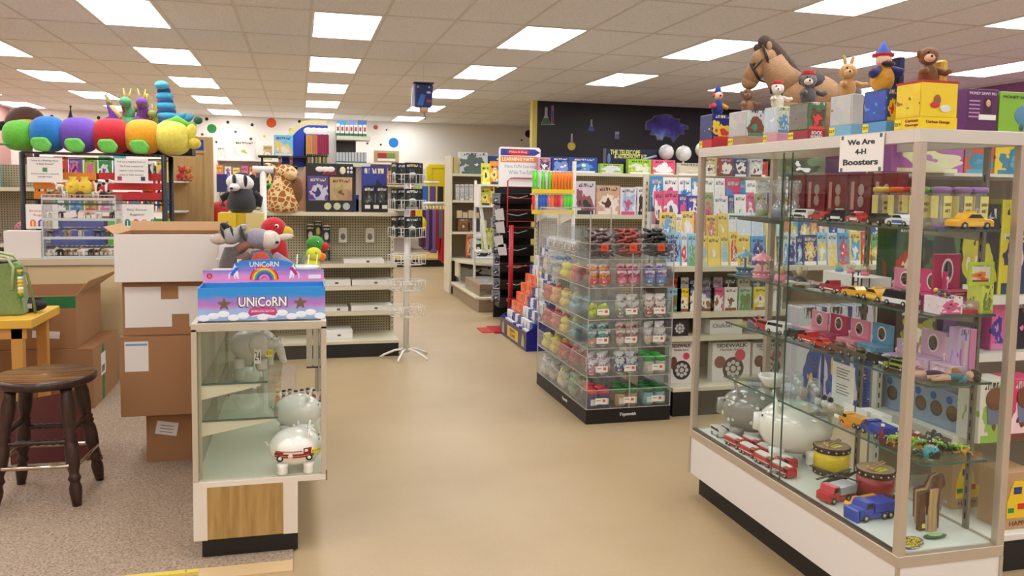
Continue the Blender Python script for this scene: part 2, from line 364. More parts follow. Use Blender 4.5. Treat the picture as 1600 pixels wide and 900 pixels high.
def gondola(label, x0, x1, yf, depth, ztop, shelves, base=.16, sd=None, name='store_gondola', peg=PEG, facing=0, pm=CREAM, kick=BLACK):
    """open shop shelving: back panel, slotted uprights, kick base, base deck, shelves (z, depth)"""
    t = thing(name, label, 'store shelving', ((x0+x1)/2, yf, 0), facing); w_ = x1-x0; a = w_/2
    MB().box(-a, a, depth-.02, depth, base, ztop, peg).build('back_panel', t)
    MB().box(-a+.005, a-.005, .01, depth, 0, base-.03, kick).build('kick_plate', t)
    MB().box(-a, a, 0, depth-.02, base-.03, base, pm).build('base_deck', t, bev=.003)
    for sx in (-1, 1):
        m = MB(); x = sx*(a-.012); m.box(x-.015, x+.015, depth-.05, depth-.018, base, ztop+.005, pm)
        for k in range(int((ztop-base)/.05)): m.box(x-.003, x+.003, depth-.052, depth-.0495, base+.02+k*.05, base+.045+k*.05, BLACK)
        m.build('upright', t)
    for z, d in shelves:
        s = MB().box(-a+.003, a-.003, depth-.03-d, depth-.03, z-.012, z, pm).box(-a+.003, a-.003, depth-.03-d-.006, depth-.03-d, z-.035, z+.002, pm)
        for sx in (-1, 1): s.prism([(depth-.05, z-.013), (depth-.05, z-.10), (depth-.03-d*.85, z-.03), (depth-.03-d*.85, z-.013)], sx*(a-.012)-.002, sx*(a-.012)+.002, pm, 'yz')
        s.build('shelf', t)
    return t
# ---------------------------------------------------------------- near left glass counter
def wood_mat(c1, c2, sc=1.0, ax='Z', ro=.45):
    m, nt, p, N, L = nodes_mat('wood_grain'); tc = N('TexCoord'); mp = N('Mapping')
    s = {'Z': (9, 9, .7), 'X': (.7, 9, 9), 'Y': (9, .7, 9)}[ax]; mp.inputs['Scale'].default_value = tuple(q*sc for q in s); L(tc.outputs['Object'], mp.inputs[0])
    n = N('TexNoise'); n.inputs['Scale'].default_value = 5; n.inputs['Detail'].default_value = 6; n.inputs['Distortion'].default_value = .6; L(mp.outputs[0], n.inputs['Vector'])
    r = N('ValToRGB'); e = r.color_ramp.elements; e[0].position = .3; e[1].position = .68; e[0].color = (lin(c1[0]), lin(c1[1]), lin(c1[2]), 1); e[1].color = (lin(c2[0]), lin(c2[1]), lin(c2[2]), 1)
    L(n.outputs['Fac'], r.inputs[0]); L(r.outputs[0], p.inputs['Base Color']); p.inputs['Roughness'].default_value = ro
    return m
OAK = wood_mat((150, 116, 62), (180, 146, 90)); ALU = M(200, 192, 176, .35, .55); ALU2 = M(222, 214, 200, .5, .1)
GL = glass(); GLS = glass((.90, .95, .92)); GEDGE = M(60, 92, 82, .15)
cx0, cx1, cy0, cy1 = -.430, .111, 3.53, 5.02
t = thing('glass_counter', 'narrow glass display counter with oak base holding piggy banks, near left', 'display case', (cx0, cy0, 0))
Wc, Dc = cx1-cx0, cy1-cy0
MB().box(.03, .42, .03, Dc, .008, .092, BLACK).build('kick_plate', t)
MB().box(.055, .36, 0, .012, .095, .318, OAK).build('wood_panel', t)
MB().box(0, .42, .012, Dc, .092, .318, ALU2).box(0, .055, 0, .012, .092, .318, ALU2).box(.36, .42, 0, .012, .092, .318, ALU2).build('base_cabinet', t, bev=.001)
fr = MB(); b_ = .026
fr.box(0, Wc, 0, Dc, .318, .342, ALU2)
for x in (0, Wc-.022):
    for y in (0, Dc-.022): fr.box(x, x+.022, y, y+.022, .342, .985, ALU)
fr.box(0, Wc, 0, .022, .975, 1.008, ALU).box(0, Wc, Dc-.022, Dc, .975, 1.008, ALU).box(0, .022, .022, Dc-.022, .975, 1.008, ALU).box(Wc-.022, Wc, .022, Dc-.022, .975, 1.008, ALU)
fr.box(Wc-.004, Wc+.003, -.002, .012, .315, .36, M(140, 110, 80, .4)).build('frame', t, bev=.001)
MB().box(.022, Wc-.022, .022, Dc-.022, .342, .346, M(206, 206, 184, .4)).build('deck', t)
MB().box(.022, Wc-.022, .006, .011, .342, .975, GL).build('glass_pane', t)
MB().box(Wc-.011, Wc-.006, .022, Dc-.022, .342, .975, GL).build('glass_pane', t)
MB().box(.022, Wc-.022, .022, Dc-.022, .998, 1.004, GL).build('glass_top', t)
MB().box(.006, .012, .022, Dc-.022, .342, .975, M(158, 148, 124, .5)).build('back_panel', t)
for y in (.03, .72, 1.42):
    MB().box(.024, .034, y, y+.02, .342, .975, M(188, 178, 150, .4)).build('shelf_standard', t)
for z, x1 in ((.590, .34), (.745, .30)):
    s = MB().box(.036, x1, .03, 1.44, z, z+.007, GLS).box(.036, x1, .028, .031, z, z+.007, GEDGE).build('glass_shelf', t)
    for y in (.032, .735): MB().prism([(.034, z-.002), (x1-.03, z-.002), (x1-.03, z-.012), (.034, z-.062)], y, y+.004, M(214, 208, 184, .4), 'xz').build('shelf_bracket', t)
# sliding-lock track at the right rear
MB().box(Wc-.075, Wc-.045, .9, .93, .62, .975, ALU).box(Wc-.04, Wc-.015, .9, .93, .62, .975, ALU).box(Wc-.075, Wc-.015, .9, .93, .61, .62, DARK).build('door_track', t)
# piggy banks
PORC = M(238, 236, 228, .12, coat=.6)
def pig(name, label, loc, rz, s=1.0, mat=PORC, group='white piggy banks', spots=None, decal=False, tagy=True):
    t = thing(name, label, 'piggy bank', loc, rz, group)
    b = MB(); b.ell((0, 0, .47*s), (.50*s, .40*s, .37*s), mat, n=28, k=18)            # belly; snout towards +X
    b.lathe((.42*s, 0, .50*s), [(.15*s, 0), (.125*s, .10*s), (.12*s, .13*s), (.10*s, .135*s), (0, .125*s)], mat, 20, True, (1, 0, .05))
    b.build('body', t)
    for y in (-.035, .035): MB().ell((.556*s, y*s, .50*s), (.006*s, .014*s, .032*s), M(120, 112, 104, .4), n=8, k=6).build('nostril', t)
    for x in (-.24, .24):
        for y in (-.2, .2): MB().lathe((x*s, y*s, 0), [(.10*s, 0), (.105*s, .04*s), (.10*s, .12*s), (.12*s, .22*s)], mat, 14).build('leg', t)
    for y in (-1, 1):
        MB().prism([(-.11*s, 0), (.11*s, 0), (.09*s, .10*s), (.0, .18*s), (-.09*s, .10*s)], -.02*s, .02*s, mat, 'yz').build('ear', t, bev=.015*s, seg=2, loc=(.24*s, y*.20*s, .74*s)).rotation_euler = (-.25*y, .25, 0)
        MB().ell((.44*s, y*.155*s, .63*s), (.012*s, .016*s, .02*s), BLACK, n=8, k=6).build('eye', t)
    MB().tube([(-.49*s, 0, .5*s), (-.54*s, .03*s, .54*s), (-.56*s, 0, .58*s), (-.53*s, -.03*s, .57*s)], [.022*s, .02*s, .016*s, .01*s], mat).build('tail', t)
    if spots:
        for i in range(26):
            a = spots.uniform(.2, 2.9); e_ = spots.uniform(-.5, 1.2); r = spots.uniform(.02, .038)*s
            p_ = Vector((.505*s*cos(e_)*cos(a), .405*s*cos(e_)*sin(a), .47*s+.375*s*sin(e_))); nrm = Vector(((p_.x)/.25, p_.y/.16, (p_.z-.47*s)/.137)).normalized()
            MB().lathe(p_, [(r, 0), (r*.9, .004*s), (0, .005*s)], M(238, 238, 236, .2), 12, True, nrm).build('spot', t)
    return t
p1_ = pig('piggy_bank', 'white piggy bank with a painted red fire truck and yellow price tag', at(462, 738, Z=.346)+Vector((0, .035, 0)), -.0, .175); p1_.scale = (1.28,)*3
# fire-truck decal wrapped on the side that faces the shop door
RED = M(142, 34, 34, .35); dk = MB(); s_ = .175
def side(x, z, e=.003): # point on the pig's belly, side -Y
    q = max(0, 1-(x/(.5*s_))**2-((z-.47*s_)/(.37*s_))**2); return Vector((x, -(.40*s_)*sqrt(q)-e, z))
def patch(m, x0, x1, z0, z1, mat, e=.002, n=8):
    vs = []; fs = []
    for i in range(n+1):
        for z in (z0, (z0+z1)/2, z1): vs.append(side(x0+(x1-x0)*i/n, z, e))
    for i in range(n):
        for j in (0, 1): fs.append((i*3+j, (i+1)*3+j, (i+1)*3+j+1, i*3+j+1))
    m.add(vs, fs, mat)
patch(dk, -.068, .06, .062, .076, RED); patch(dk, .026, .052, .076, .094, RED); patch(dk, -.066, -.04, .076, .082, RED); patch(dk, -.064, .022, .083, .0855, RED, n=10)
patch(dk, .030, .040, .082, .09, WHITE, .003, 3); patch(dk, -.068, .06, .068, .0695, M(230, 200, 120, .3), .003)
for x in (-.05, .044):
    q = side(x, .060); dk.lathe(q, [(.0115, 0), (.0115, .002), (0, .0022)], BLACK, 14, True, (0, -1, -.1)); dk.lathe(q+Vector((0, -.002, 0)), [(.006, 0), (.006, .001), (0, .0012)], WHITE, 12, True, (0, -1, -.1))
q = side(-.016, .069, .004); dk.lathe(q, [(.0085, 0), (.0085, .001), (0, .0012)], M(238, 200, 190, .4), 14, True, (0, -1, 0))
dk.build('fire_truck_picture', p1_)
YT = M(238, 224, 50, .5); BK = M(20, 20, 20, .5)
def price(parent, loc, rot, w_=.03, txt='$16.99', mat=YT, h=.012):
    o = MB().cb(0, 0, 0, w_, h, .0012, mat).build('price_tag', parent, loc=loc); o.rotation_euler = rot
    text(txt, w_*.8, BK, o, (0, 0, .0008), (0, 0, 0), h*.55, ext=.0002)
    return o
price(p1_, (.066, -.052, .080), (pi/2, 0, .55), .036, '$16.99')
price(p1_, (-.022, -.061, .098), (pi/2+.3, 0, -.2), .016, '8', M(225, 225, 220, .5), .010)
pig('piggy_bank', 'plain white piggy bank standing behind the fire truck pig, yellow tag on its cheek', Vector((-.01, 4.16, .3462)), -.1, .235)
pig('piggy_bank', 'white piggy bank on the lower glass shelf at the left of the glass counter', Vector((-.245, 4.1, .5975)), .1, .125)
pig('piggy_bank', 'small glazed white piggy bank squeezed between the two larger pigs on the right', Vector((.015, 3.92, .3462)), 2.8, .13)
t = pig('piggy_bank', 'grey white elephant shaped bank lying on the upper glass shelf with a white tag', Vector((-.20, 3.86, .7522)), -.3, .215, M(206, 202, 190, .3))
MB().tube([(.10, 0, .11), (.125, -.01, .08), (.14, -.02, .04), (.155, -.03, .03)], [.026, .02, .015, .012], M(206, 202, 190, .3), 12).build('trunk', t); MB().ell((.05, -.085, .12), (.045, .012, .055), M(206, 202, 190, .3)).build('big_ear', t)
price(t, (.05, -.095, .07), (pi/2, 0, 0), .03, '24', WHITE, .07); price(t, (.095, -.075, .08), (pi/2, 0, .5), .03, '$24', YT, .03)
for i, (px, cols) in enumerate(((402, 'small clear plastic cup'), )):
    MB().lathe((0, 0, 0), [(.028, 0), (.035, .09), (.039, .092)], glass((.9, .93, .95), 1, .05, .15), 16).build('clear_cup', loc=(-.0, 4.5, .346))
tag(bpy.data.objects['clear_cup'], 'small clear plastic cup on the deck of the glass counter behind the pigs', 'cup')
for i in range(7):
    t = thing('toy_figurine', 'tiny red and white toy figurine, %s of seven at the back of the glass counter' % ORD[i], 'figurine', (-.12+.033*i, 4.72+.02*(i % 3), .346), 0, 'tiny figurines in the glass counter')
    MB().lathe((0, 0, 0), [(.012, 0), (.014, .03), (.008, .05)], M(180, 40, 45, .4)).build('torso', t); MB().ell((0, 0, .062), .013, M(232, 214, 200, .4), n=10, k=8).build('head', t); MB().ell((0, 0, .072), (.012, .012, .007), BLACK, n=10, k=6).build('hat', t)
# ---------------------------------------------------------------- unicorn baton box
def vgrad(c0, c1, c2, name='printed_sky'):
    m, nt, p, N, L = nodes_mat(name); tc = N('TexCoord'); sp = N('SeparateXYZ'); L(tc.outputs['Generated'], sp.inputs[0])
    n = N('TexNoise'); n.inputs['Scale'].default_value = 5; L(tc.outputs['Generated'], n.inputs['Vector'])
    a = N('Math', operation='MULTIPLY_ADD'); L(n.outputs['Fac'], a.inputs[0]); a.inputs[1].default_value = .35; L(sp.outputs['Z'], a.inputs[2])
    r = N('ValToRGB'); e = r.color_ramp.elements; e[0].position = .42; e[1].position = .95
    e[0].color = (lin(c0[0]), lin(c0[1]), lin(c0[2]), 1); e[1].color = (lin(c2[0]), lin(c2[1]), lin(c2[2]), 1); k = r.color_ramp.elements.new(.68); k.color = (lin(c1[0]), lin(c1[1]), lin(c1[2]), 1)
    L(a.outputs[0], r.inputs[0]); L(r.outputs[0], p.inputs['Base Color']); p.inputs['Roughness'].default_value = .35
    return m
UB = vgrad((150, 185, 225), (186, 112, 190), (40, 140, 215))
x0, x1, z0, z1 = rect(309, 449, 508, 497, 3.60); z0 = 1.0085
t = thing('toy_display_box', 'blue and pink unicorn baton display box with rainbow header on the glass counter', 'display box', ((x0+x1)/2, 3.60, z0)); w_ = x1-x0; h_ = z1-z0; a = w_/2; dd = .20
b = MB(); b.box(-a, a, 0, .004, 0, h_, UB).box(-a, a, dd-.004, dd, 0, h_-.001, UB).box(-a, -a+.004, .004, dd-.004, 0, h_, UB).box(a-.004, a, .004, dd-.004, 0, h_, UB).box(-a, a, .004, dd-.004, 0, .004, UB).box(-a+.004, a-.004, .004, dd-.004, h_-.03, h_-.026, M(120, 90, 160, .5))
b.build('tray', t)
hd = MB(); zt = rect(355, 405, 450, 455, 3.80)[3]-z0
ab = h_+.056; arc = [(-.135*cos(q*pi/14), ab+(zt-ab)*sin(q*pi/14)**.55) for q in range(1, 14)]
hd.prism([(-a, h_), (-a, h_+.055), (-.14, h_+.055)]+arc+[(.14, h_+.055), (a, h_+.055), (a, h_)], dd-.004, dd, vgrad((226, 150, 200), (150, 130, 200), (40, 130, 205)), 'xz'); hd = hd.build('header_card', t)
cl = MB(); WC = M(238, 240, 250, .4)
for k in range(13): cl.ell((-a+.022+k*(w_-.044)/12, -.0002, .012+.008*((k*7) % 3)), (.024, .0006, .014), WC, n=16, k=6)
cl.build('cloud_print', t)
rb = MB()
for i, c_ in enumerate(((210, 40, 60), (240, 130, 40), (245, 220, 60), (70, 180, 90), (50, 110, 200), (120, 60, 160), (240, 150, 200))):
    r1 = .062-.0065*i; n = 20
    vs = [(r*cos(pi*k/n), dd-.0045-.0006*(i+1), h_+.012+r*sin(pi*k/n)) for k in range(n+1) for r in (r1, max(0, r1-.0075))]
    rb.add(vs, [(2*k, 2*k+1, 2*k+3, 2*k+2) for k in range(n)], M(*c_, .4))
rb.build('rainbow_print', t)
uni = [(-.5, -.5), (-.42, .1), (-.3, .35), (-.34, .55), (-.2, .62), (-.1, .9), (-.04, .58), (.12, .42), (.1, .3), (-.02, .32), (.0, .1), (.3, .12), (.48, -.1), (.5, -.5), (.4, -.5), (.34, -.12), (.0, -.16), (-.1, -.5), (-.2, -.5), (-.16, -.1), (-.36, -.5)]
for sx in (-1, 1):
    m = MB(); m.prism([(sx*(-.13+.045*-x_), h_+.04+.05*z_) for x_, z_ in uni], dd-.0058, dd-.0045, WC, 'xz')
    for q in range(4): m.ell((sx*(.118+.006*q), dd-.006, h_+.062-.008*q), (.009, .0012, .006), M(*((40, 110, 200) if sx < 0 else (200, 40, 110)), .4), n=10, k=6)
    m.build('unicorn_print', t)
    mm = MB(); st = [( (.030 if k % 2 == 0 else .013)*cos(pi/2+k*pi/5), (.030 if k % 2 == 0 else .013)*sin(pi/2+k*pi/5)) for k in range(10)]
    mm.prism([(sx*.155*1.0+p_[0], h_*.5+p_[1]) for p_ in st], -.0012, -.0002, M(120, 96, 78, .3, .3), 'xz'); mm.build('star_window', t)
text('UNiCoRN', .195, WHITE, t, (.0, -.0016, h_*.56), FR, .042, bold=.022); text('UNiCoRN', .203, M(30, 40, 110, .5), t, (.0, -.0006, h_*.56-.001), FR, .048, bold=.06)
bn = MB().prism([(-.06, h_*.22), (-.052, h_*.36), (0, h_*.40), (.052, h_*.36), (.06, h_*.22), (.05, h_*.12), (0, h_*.20), (-.05, h_*.12)], -.001, -.0003, M(196, 60, 130, .5), 'xz').build('banner_print', t)
text('SPARKLING BATON', .095, WHITE, t, (0, -.0018, h_*.27), FR, .010)
text('UNiCoRN', .125, WHITE, t, (0, dd-.0065, zt-.022), FR, .024, bold=.02); text('SPARKLING BATON', .085, M(250, 200, 230, .5), t, (0, dd-.0125, zt-.043), FR, .008)
MB().lathe((-a+.028, dd-.0045, h_+.03), [(.012, 0), (.012, .001)], M(200, 30, 50, .4), 18, False, (0, -1, 0)).build('badge', t); text('24\nPCS', .012, WHITE, t, (-a+.028, dd-.0062, h_+.03), FR, .012)
MB().cb(a-.04, dd-.005, h_+.022, .055, .001, .018, WHITE).build('sticker', t)
# ---------------------------------------------------------------- boxes by the counter
KR = M(156, 114, 76, .85); KR2 = M(150, 106, 66, .85); KRL = M(188, 150, 108, .85); BWH = M(222, 218, 212, .6); GRN = M(30, 110, 62, .5)
def box_thing(label, x0, x1, y0, y1, z0, z1, mat=KR, openx=False, group='cardboard boxes by the counter'):
    t = thing('cardboard_box', label, 'box', ((x0+x1)/2, y0, z0), 0, group); a = (x1-x0)/2; d = y1-y0; h = z1-z0; k = .006
    b = MB()
    if openx: b.box(-a, a, 0, k, 0, h, mat).box(-a, a, d-k, d, 0, h, KR).box(-a, -a+k, k, d-k, 0, h, KR).box(a-k, a, k, d-k, 0, h, KR).box(-a+k, a-k, k, d-k, 0, k, KR)
    else: b.box(-a, a, 0, d, 0, h-.002, mat).box(-a, -.0015, 0, d, h-.002, h, KR2).box(.0015, a, 0, d, h-.002, h, KR2)
    b.build('carton', t, bev=.002); return t, a, d, h
t, a, d, h = box_thing('small brown carton with tilted white label on the carpet at the bottom of the stack', -.835, -.44, 4.88, 5.25, .009, .30)
l = MB().cb(0, 0, 0, .115, .001, .075, BWH).build('shipping_label', t, loc=(-.09, -.001, .19)); l.rotation_euler = (0, .18, 0)
for k in range(3): MB().cb(0, -.001, .015-.018*k, .07, .0008, .003, DARK).build('printed_line', l)
t, a, d, h = box_thing('large brown carton with a white packing slip, middle of the stack', -.945, -.44, 4.78, 5.3, .302, .745)
MB().cb(-a+.085, -.001, h-.11, .12, .001, .165, BWH).build('packing_slip', t); MB().cb(-a+.085, -.0018, h-.045, .11, .0006, .012, M(120, 150, 190, .6)).build('slip_header', t)
t, a, d, h = box_thing('brown carton with white printed H shaped side, second from top of the stack', -.93, -.45, 4.80, 5.25, .747, 1.045)
MB().prism([(-a+.012, .045), (-a+.012, h-.03), (-.045, h-.03), (-.045, h-.10), (.045, h-.10), (.045, h-.03), (a-.01, h-.03), (a-.01, .045), (.1, .045), (.1, .115), (.01, .115), (.01, .045)], -.0012, -.0002, BWH, 'xz').build('white_print', t)
t, a, d, h = box_thing('open white fronted carton with flaps up, on top of the stack', -.955, -.43, 4.74, 5.2, 1.047, 1.305, BWH, True)
MB().hexa([(-a, 0, h), (-a, d, h), (-a+.004, d, h), (-a+.004, 0, h)], [(-a-.05, 0, h+.04), (-a-.05, d, h+.04), (-a-.046, d, h+.04), (-a-.046, 0, h+.04)], KRL).build('flap', t)
MB().hexa([(-a, d-.004, h), (-a, d, h), (a, d, h), (a, d-.004, h)], [(-a, d+.02, h+.05), (-a, d+.024, h+.05), (a, d+.024, h+.05), (a, d+.02, h+.05)], KRL).build('flap', t)
MB().hexa([(a-.004, 0, h), (a-.004, d, h), (a, d, h), (a, 0, h)], [(a+.02, 0, h+.06), (a+.02, d, h+.06), (a+.024, d, h+.06), (a+.024, 0, h+.06)], KRL).build('flap', t)
t, a, d, h = box_thing('large brown carton with green tape and barcode label behind the stool', -2.15, -1.385, 6.15, 6.92, .009, .43, KR, False)
MB().box(a, a+.0012, .26, .33, .0, .40, GRN).build('green_tape', t); l = MB().box(a+.0012, a+.002, .22, .36, .18, .34, BWH).build('barcode_label', t)
for k in range(8): MB().box(a+.002, a+.0026, .24+.012*k, .246+.012*k, .20, .25, BLACK).build('bar', l)
t, a, d, h = box_thing('open brown carton with green tape corner stacked behind the yellow table', -2.6, -1.49, 6.17, 6.9, .432, .80, KR, True)
MB().box(a-.22, a-.002, -.0012, -.0002, h-.085, h-.005, GRN).build('green_tape', t); MB().cb(a-.2, -.001, .13, .17, .001, .05, BWH).build('label_strip', t).rotation_euler = (0, .08, 0)
MB().hexa([(a-.004, .01, h), (a-.004, d, h), (a, d, h), (a, .01, h)], [(a+.08, .01, h+.10), (a+.16, d, h+.12), (a+.164, d, h+.12), (a+.084, .01, h+.10)], KRL).build('flap', t)
# maroon board leaning behind the stool
o = MB().prism([(-.22, 0), (-.24, .34), (.13, .40), (.245, 0)], 0, .008, M(84, 30, 26, .5), 'xz').build('leaning_board', loc=(-1.33, 4.98, .012)); o.rotation_euler = (-.12, 0, 0)
tag(o, 'dark maroon board leaning behind the wooden stool', 'board')
# ---------------------------------------------------------------- stool
DW = wood_mat((34, 20, 16), (66, 40, 30), 1.5, 'Z', .3); SEATW = wood_mat((120, 78, 44), (196, 150, 98), 1.2, 'X', .25); CHR = M(200, 190, 170, .15, 1)
sc_ = Vector((-1.225, 4.47, .009)); zs = .625
t = thing('bar_stool', 'dark turned-leg wooden stool with worn round seat and metal foot ring', 'stool', sc_)
R_ = .232
MB().lathe((0, 0, zs-.055), [(0, 0), (R_-.03, 0), (R_-.008, .008), (R_, .02), (R_, .038), (R_-.01, .048), (R_-.03, .042), (0, .030)], DW, 40).lathe((0, 0, zs-.007), [(R_-.01, 0), (R_-.04, -.003), (R_*.5, -.012), (0, -.014)], SEATW, 40).build('seat', t)
feet = [(-.19, -.17), (.175, -.19), (.20, .17), (-.18, .19)]; tops = [(-.12, -.12), (.12, -.12), (.12, .12), (-.12, .12)]
for (fx, fy), (tx, ty) in zip(feet, tops):
    p0 = Vector((fx, fy, 0)); p1 = Vector((tx, ty, zs-.05)); L_ = (p1-p0).length
    pr_ = [(.020, 0), (.024, .03), (.029, .07), (.029, .09), (.022, .115), (.024, .12), (.031, .135), (.024, .15), (.022, .16), (.031, .20), (.034, .26), (.031, .30), (.024, .325), (.031, .335), (.024, .35), (.030, .36), (.023, .375), (.027, .39), (.033, .44), (.034, .50), (.028, .54), (.026, L_)]
    MB().lathe(p0, pr_, DW, 18, True, p1-p0).build('leg', t)
def legpt(i, z): f = Vector((*feet[i], 0)); q = Vector((*tops[i], zs-.05)); return f+(q-f)*(z/(zs-.05))
for i, j, z in ((0, 1, .31), (2, 3, .31), (1, 2, .36), (3, 0, .36)):
    a_, b2 = legpt(i, z), legpt(j, z); d_ = b2-a_; pr_ = [(.010, 0), (.012, .03)]
    for q in range(7): pr_ += [(.011, .03+(d_.length-.06)*(q+.2)/7), (.016, .03+(d_.length-.06)*(q+.6)/7)]
    pr_ += [(.012, d_.length-.03), (.010, d_.length)]
    MB().lathe(a_, pr_, DW, 12, True, d_).build('stretcher', t)
ring = []
for i in range(4):
    q = legpt(i, .20); o_ = Vector((q.x, q.y, 0)).normalized()*.042; c0 = Vector((q.x, q.y, .20))+o_
    prv = legpt((i-1) % 4, .2); nx = legpt((i+1) % 4, .2)
    ring += [c0+(Vector((prv.x, prv.y, .2))-c0).normalized()*.05, c0+(Vector((nx.x, nx.y, .2))-c0).normalized()*.05]
MB().tube(ring, .011, CHR, 10, True).build('foot_ring', t)
# ---------------------------------------------------------------- yellow table with bag
YW = M(222, 176, 62, .45); YW2 = M(206, 150, 70, .5)
t = thing('wooden_table', 'small yellow wooden table with square legs at the left edge', 'table', (-2.0, 5.45, .009))
MB().box(-.7, .44, 0, .60, .685, .741, YW).build('table_top', t, bev=.004)
MB().box(-.66, .40, .03, .05, .62, .685, YW2).build('apron', t)
for x, y in ((.36, .03), (.36, .52), (-.66, .03), (-.66, .52)): MB().box(x-.045, x+.02, y, y+.055, 0, .685, YW2).build('leg', t, bev=.003)
t = thing('tote_bag', 'green fabric tote bag with pale handles on the yellow table', 'bag', (-1.795, 5.70, .7505)); t.scale = (.9, .9, 1)
BG = M(122, 146, 84, .85, 0, 1); b = MB()
b.hexa([(-.24, -.10, 0), (-.24, .10, 0), (.16, .10, 0), (.16, -.10, 0)], [(-.26, -.06, .30), (-.26, .07, .30), (.12, .07, .33), (.12, -.06, .33)], BG); b.build('bag_body', t, bev=.02, seg=3)
MB().box(-.22, .09, -.05, .055, .318, .333, BLACK).build('bag_opening', t)
for y in (-.085, .085): MB().tube([(-.16, y, .18), (-.17, y, .30), (-.12, y*.8, .37), (-.02, y*.8, .38), (.06, y*.8, .36), (.1, y*.9, .30), (.09, y, .16)], .010, M(170, 188, 136, .8)).build('handle', t)
MB().tube([(.12, -.09, .30), (.19, -.095, .26), (.22, -.09, .12), (.23, -.08, .01)], .009, M(110, 130, 80, .8)).build('strap', t)
b = MB()
for k in range(9): b.ell((.145, -.09+.0*k, .30-.022*k), (.02, .02, .016), M(*RD.choice([(220, 190, 60), (90, 140, 60), (240, 240, 230)]), .6), n=8, k=6)
b.build('flower_trim', t)
t = thing('camera_bag', 'small black bag with white print at the table corner', 'bag', at(44, 489, Z=.7505)+Vector((.0, 0, 0)))
MB().ell((0, .04, .045), (.10, .05, .045), M(26, 26, 28, .6), n=20, k=10).build('pouch', t); MB().cb(0, -.009, .045, .05, .004, .03, M(200, 200, 196, .5)).build('print', t); MB().box(-.07, .07, .03, .05, .088, .094, BLACK).build('zip_flap', t)
t = thing('gift_cup', 'printed purple and black snack cup standing at the table edge', 'container', at(8, 489, Z=.7505))
MB().lathe((0, -.02, 0), [(.055, 0), (.06, .03), (.06, .15)], art((60, 40, 70), (200, 120, 160), (240, 190, 110), 3), 20).build('cup', t); MB().lathe((0, -.02, .15), [(.062, 0), (.062, .05), (.05, .055), (0, .056)], BLACK, 20).build('lid', t)
o = MB(); o.lathe((0, 0, 0), [(.12, 0), (.16, .08), (.17, .3), (.155, .40), (.165, .42), (.10, .43), (0, .41)], glass((.86, .86, .86), 1, .25, .55), 18); o = o.build('bin_liner', loc=(-2.0, 5.2, .009)); tag(o, 'translucent plastic bag liner standing on the carpet under the yellow table', 'plastic bag')
# ---------------------------------------------------------------- sales counter and the acrylic figurine case
CB = M(206, 186, 142, .6)
t = thing('sales_counter', 'beige laminate counter with grey top edge behind the cardboard boxes', 'counter', (-1.75, 7.0, 0))
MB().box(-.95, .62, .02, .62, 0, .93, CB).build('front_panel', t); MB().box(-.97, .64, 0, .64, .93, .985, M(196, 184, 158, .4)).build('counter_top', t, bev=.004)
MB().box(-.3, -.28, .012, .02, 0, .93, M(190, 168, 124, .6)).build('panel_seam', t)
o = carton(rect(5, 361, 64, 404, 7.05), 7.06, .12, BWH, 'paper_box', 'blank white box standing on the counter at the far left', 'box', zb=.9855)
ACR = glass((.93, .95, .96), 1, .03, .06); AED = M(196, 204, 208, .2)
x0, x1, z0, z1 = rect(66, 304, 181, 405, 7.05); w_ = x1-x0; a = w_/2; z0 = .9855; h_ = z1-z0
t = thing('acrylic_display_case', 'clear acrylic four-tier case full of toy animals on the counter', 'display case', ((x0+x1)/2, 7.05, z0)); CASE = (x0, z0, w_, h_)
for x in (-a, a-.006): MB().box(x, x+.006, 0, .26, 0, h_, ACR).build('side_panel', t)
MB().box(-a, a, .254, .26, 0, h_, ACR).build('back_panel', t); m = MB()
for x in (-a-.002, a-.006): m.box(x, x+.008, -.002, .004, 0, h_, AED)
m.box(-a, a, -.002, .004, h_-.006, h_, AED); m.build('edge_trim', t)
levels = [0.004, .155, .30, .46]
for z in levels: MB().box(-a+.006, a-.006, 0, .254, z-.004, z, ACR).box(-a+.006, a-.006, -.003, 0, z-.008, z+.012, AED).build('tier', t)
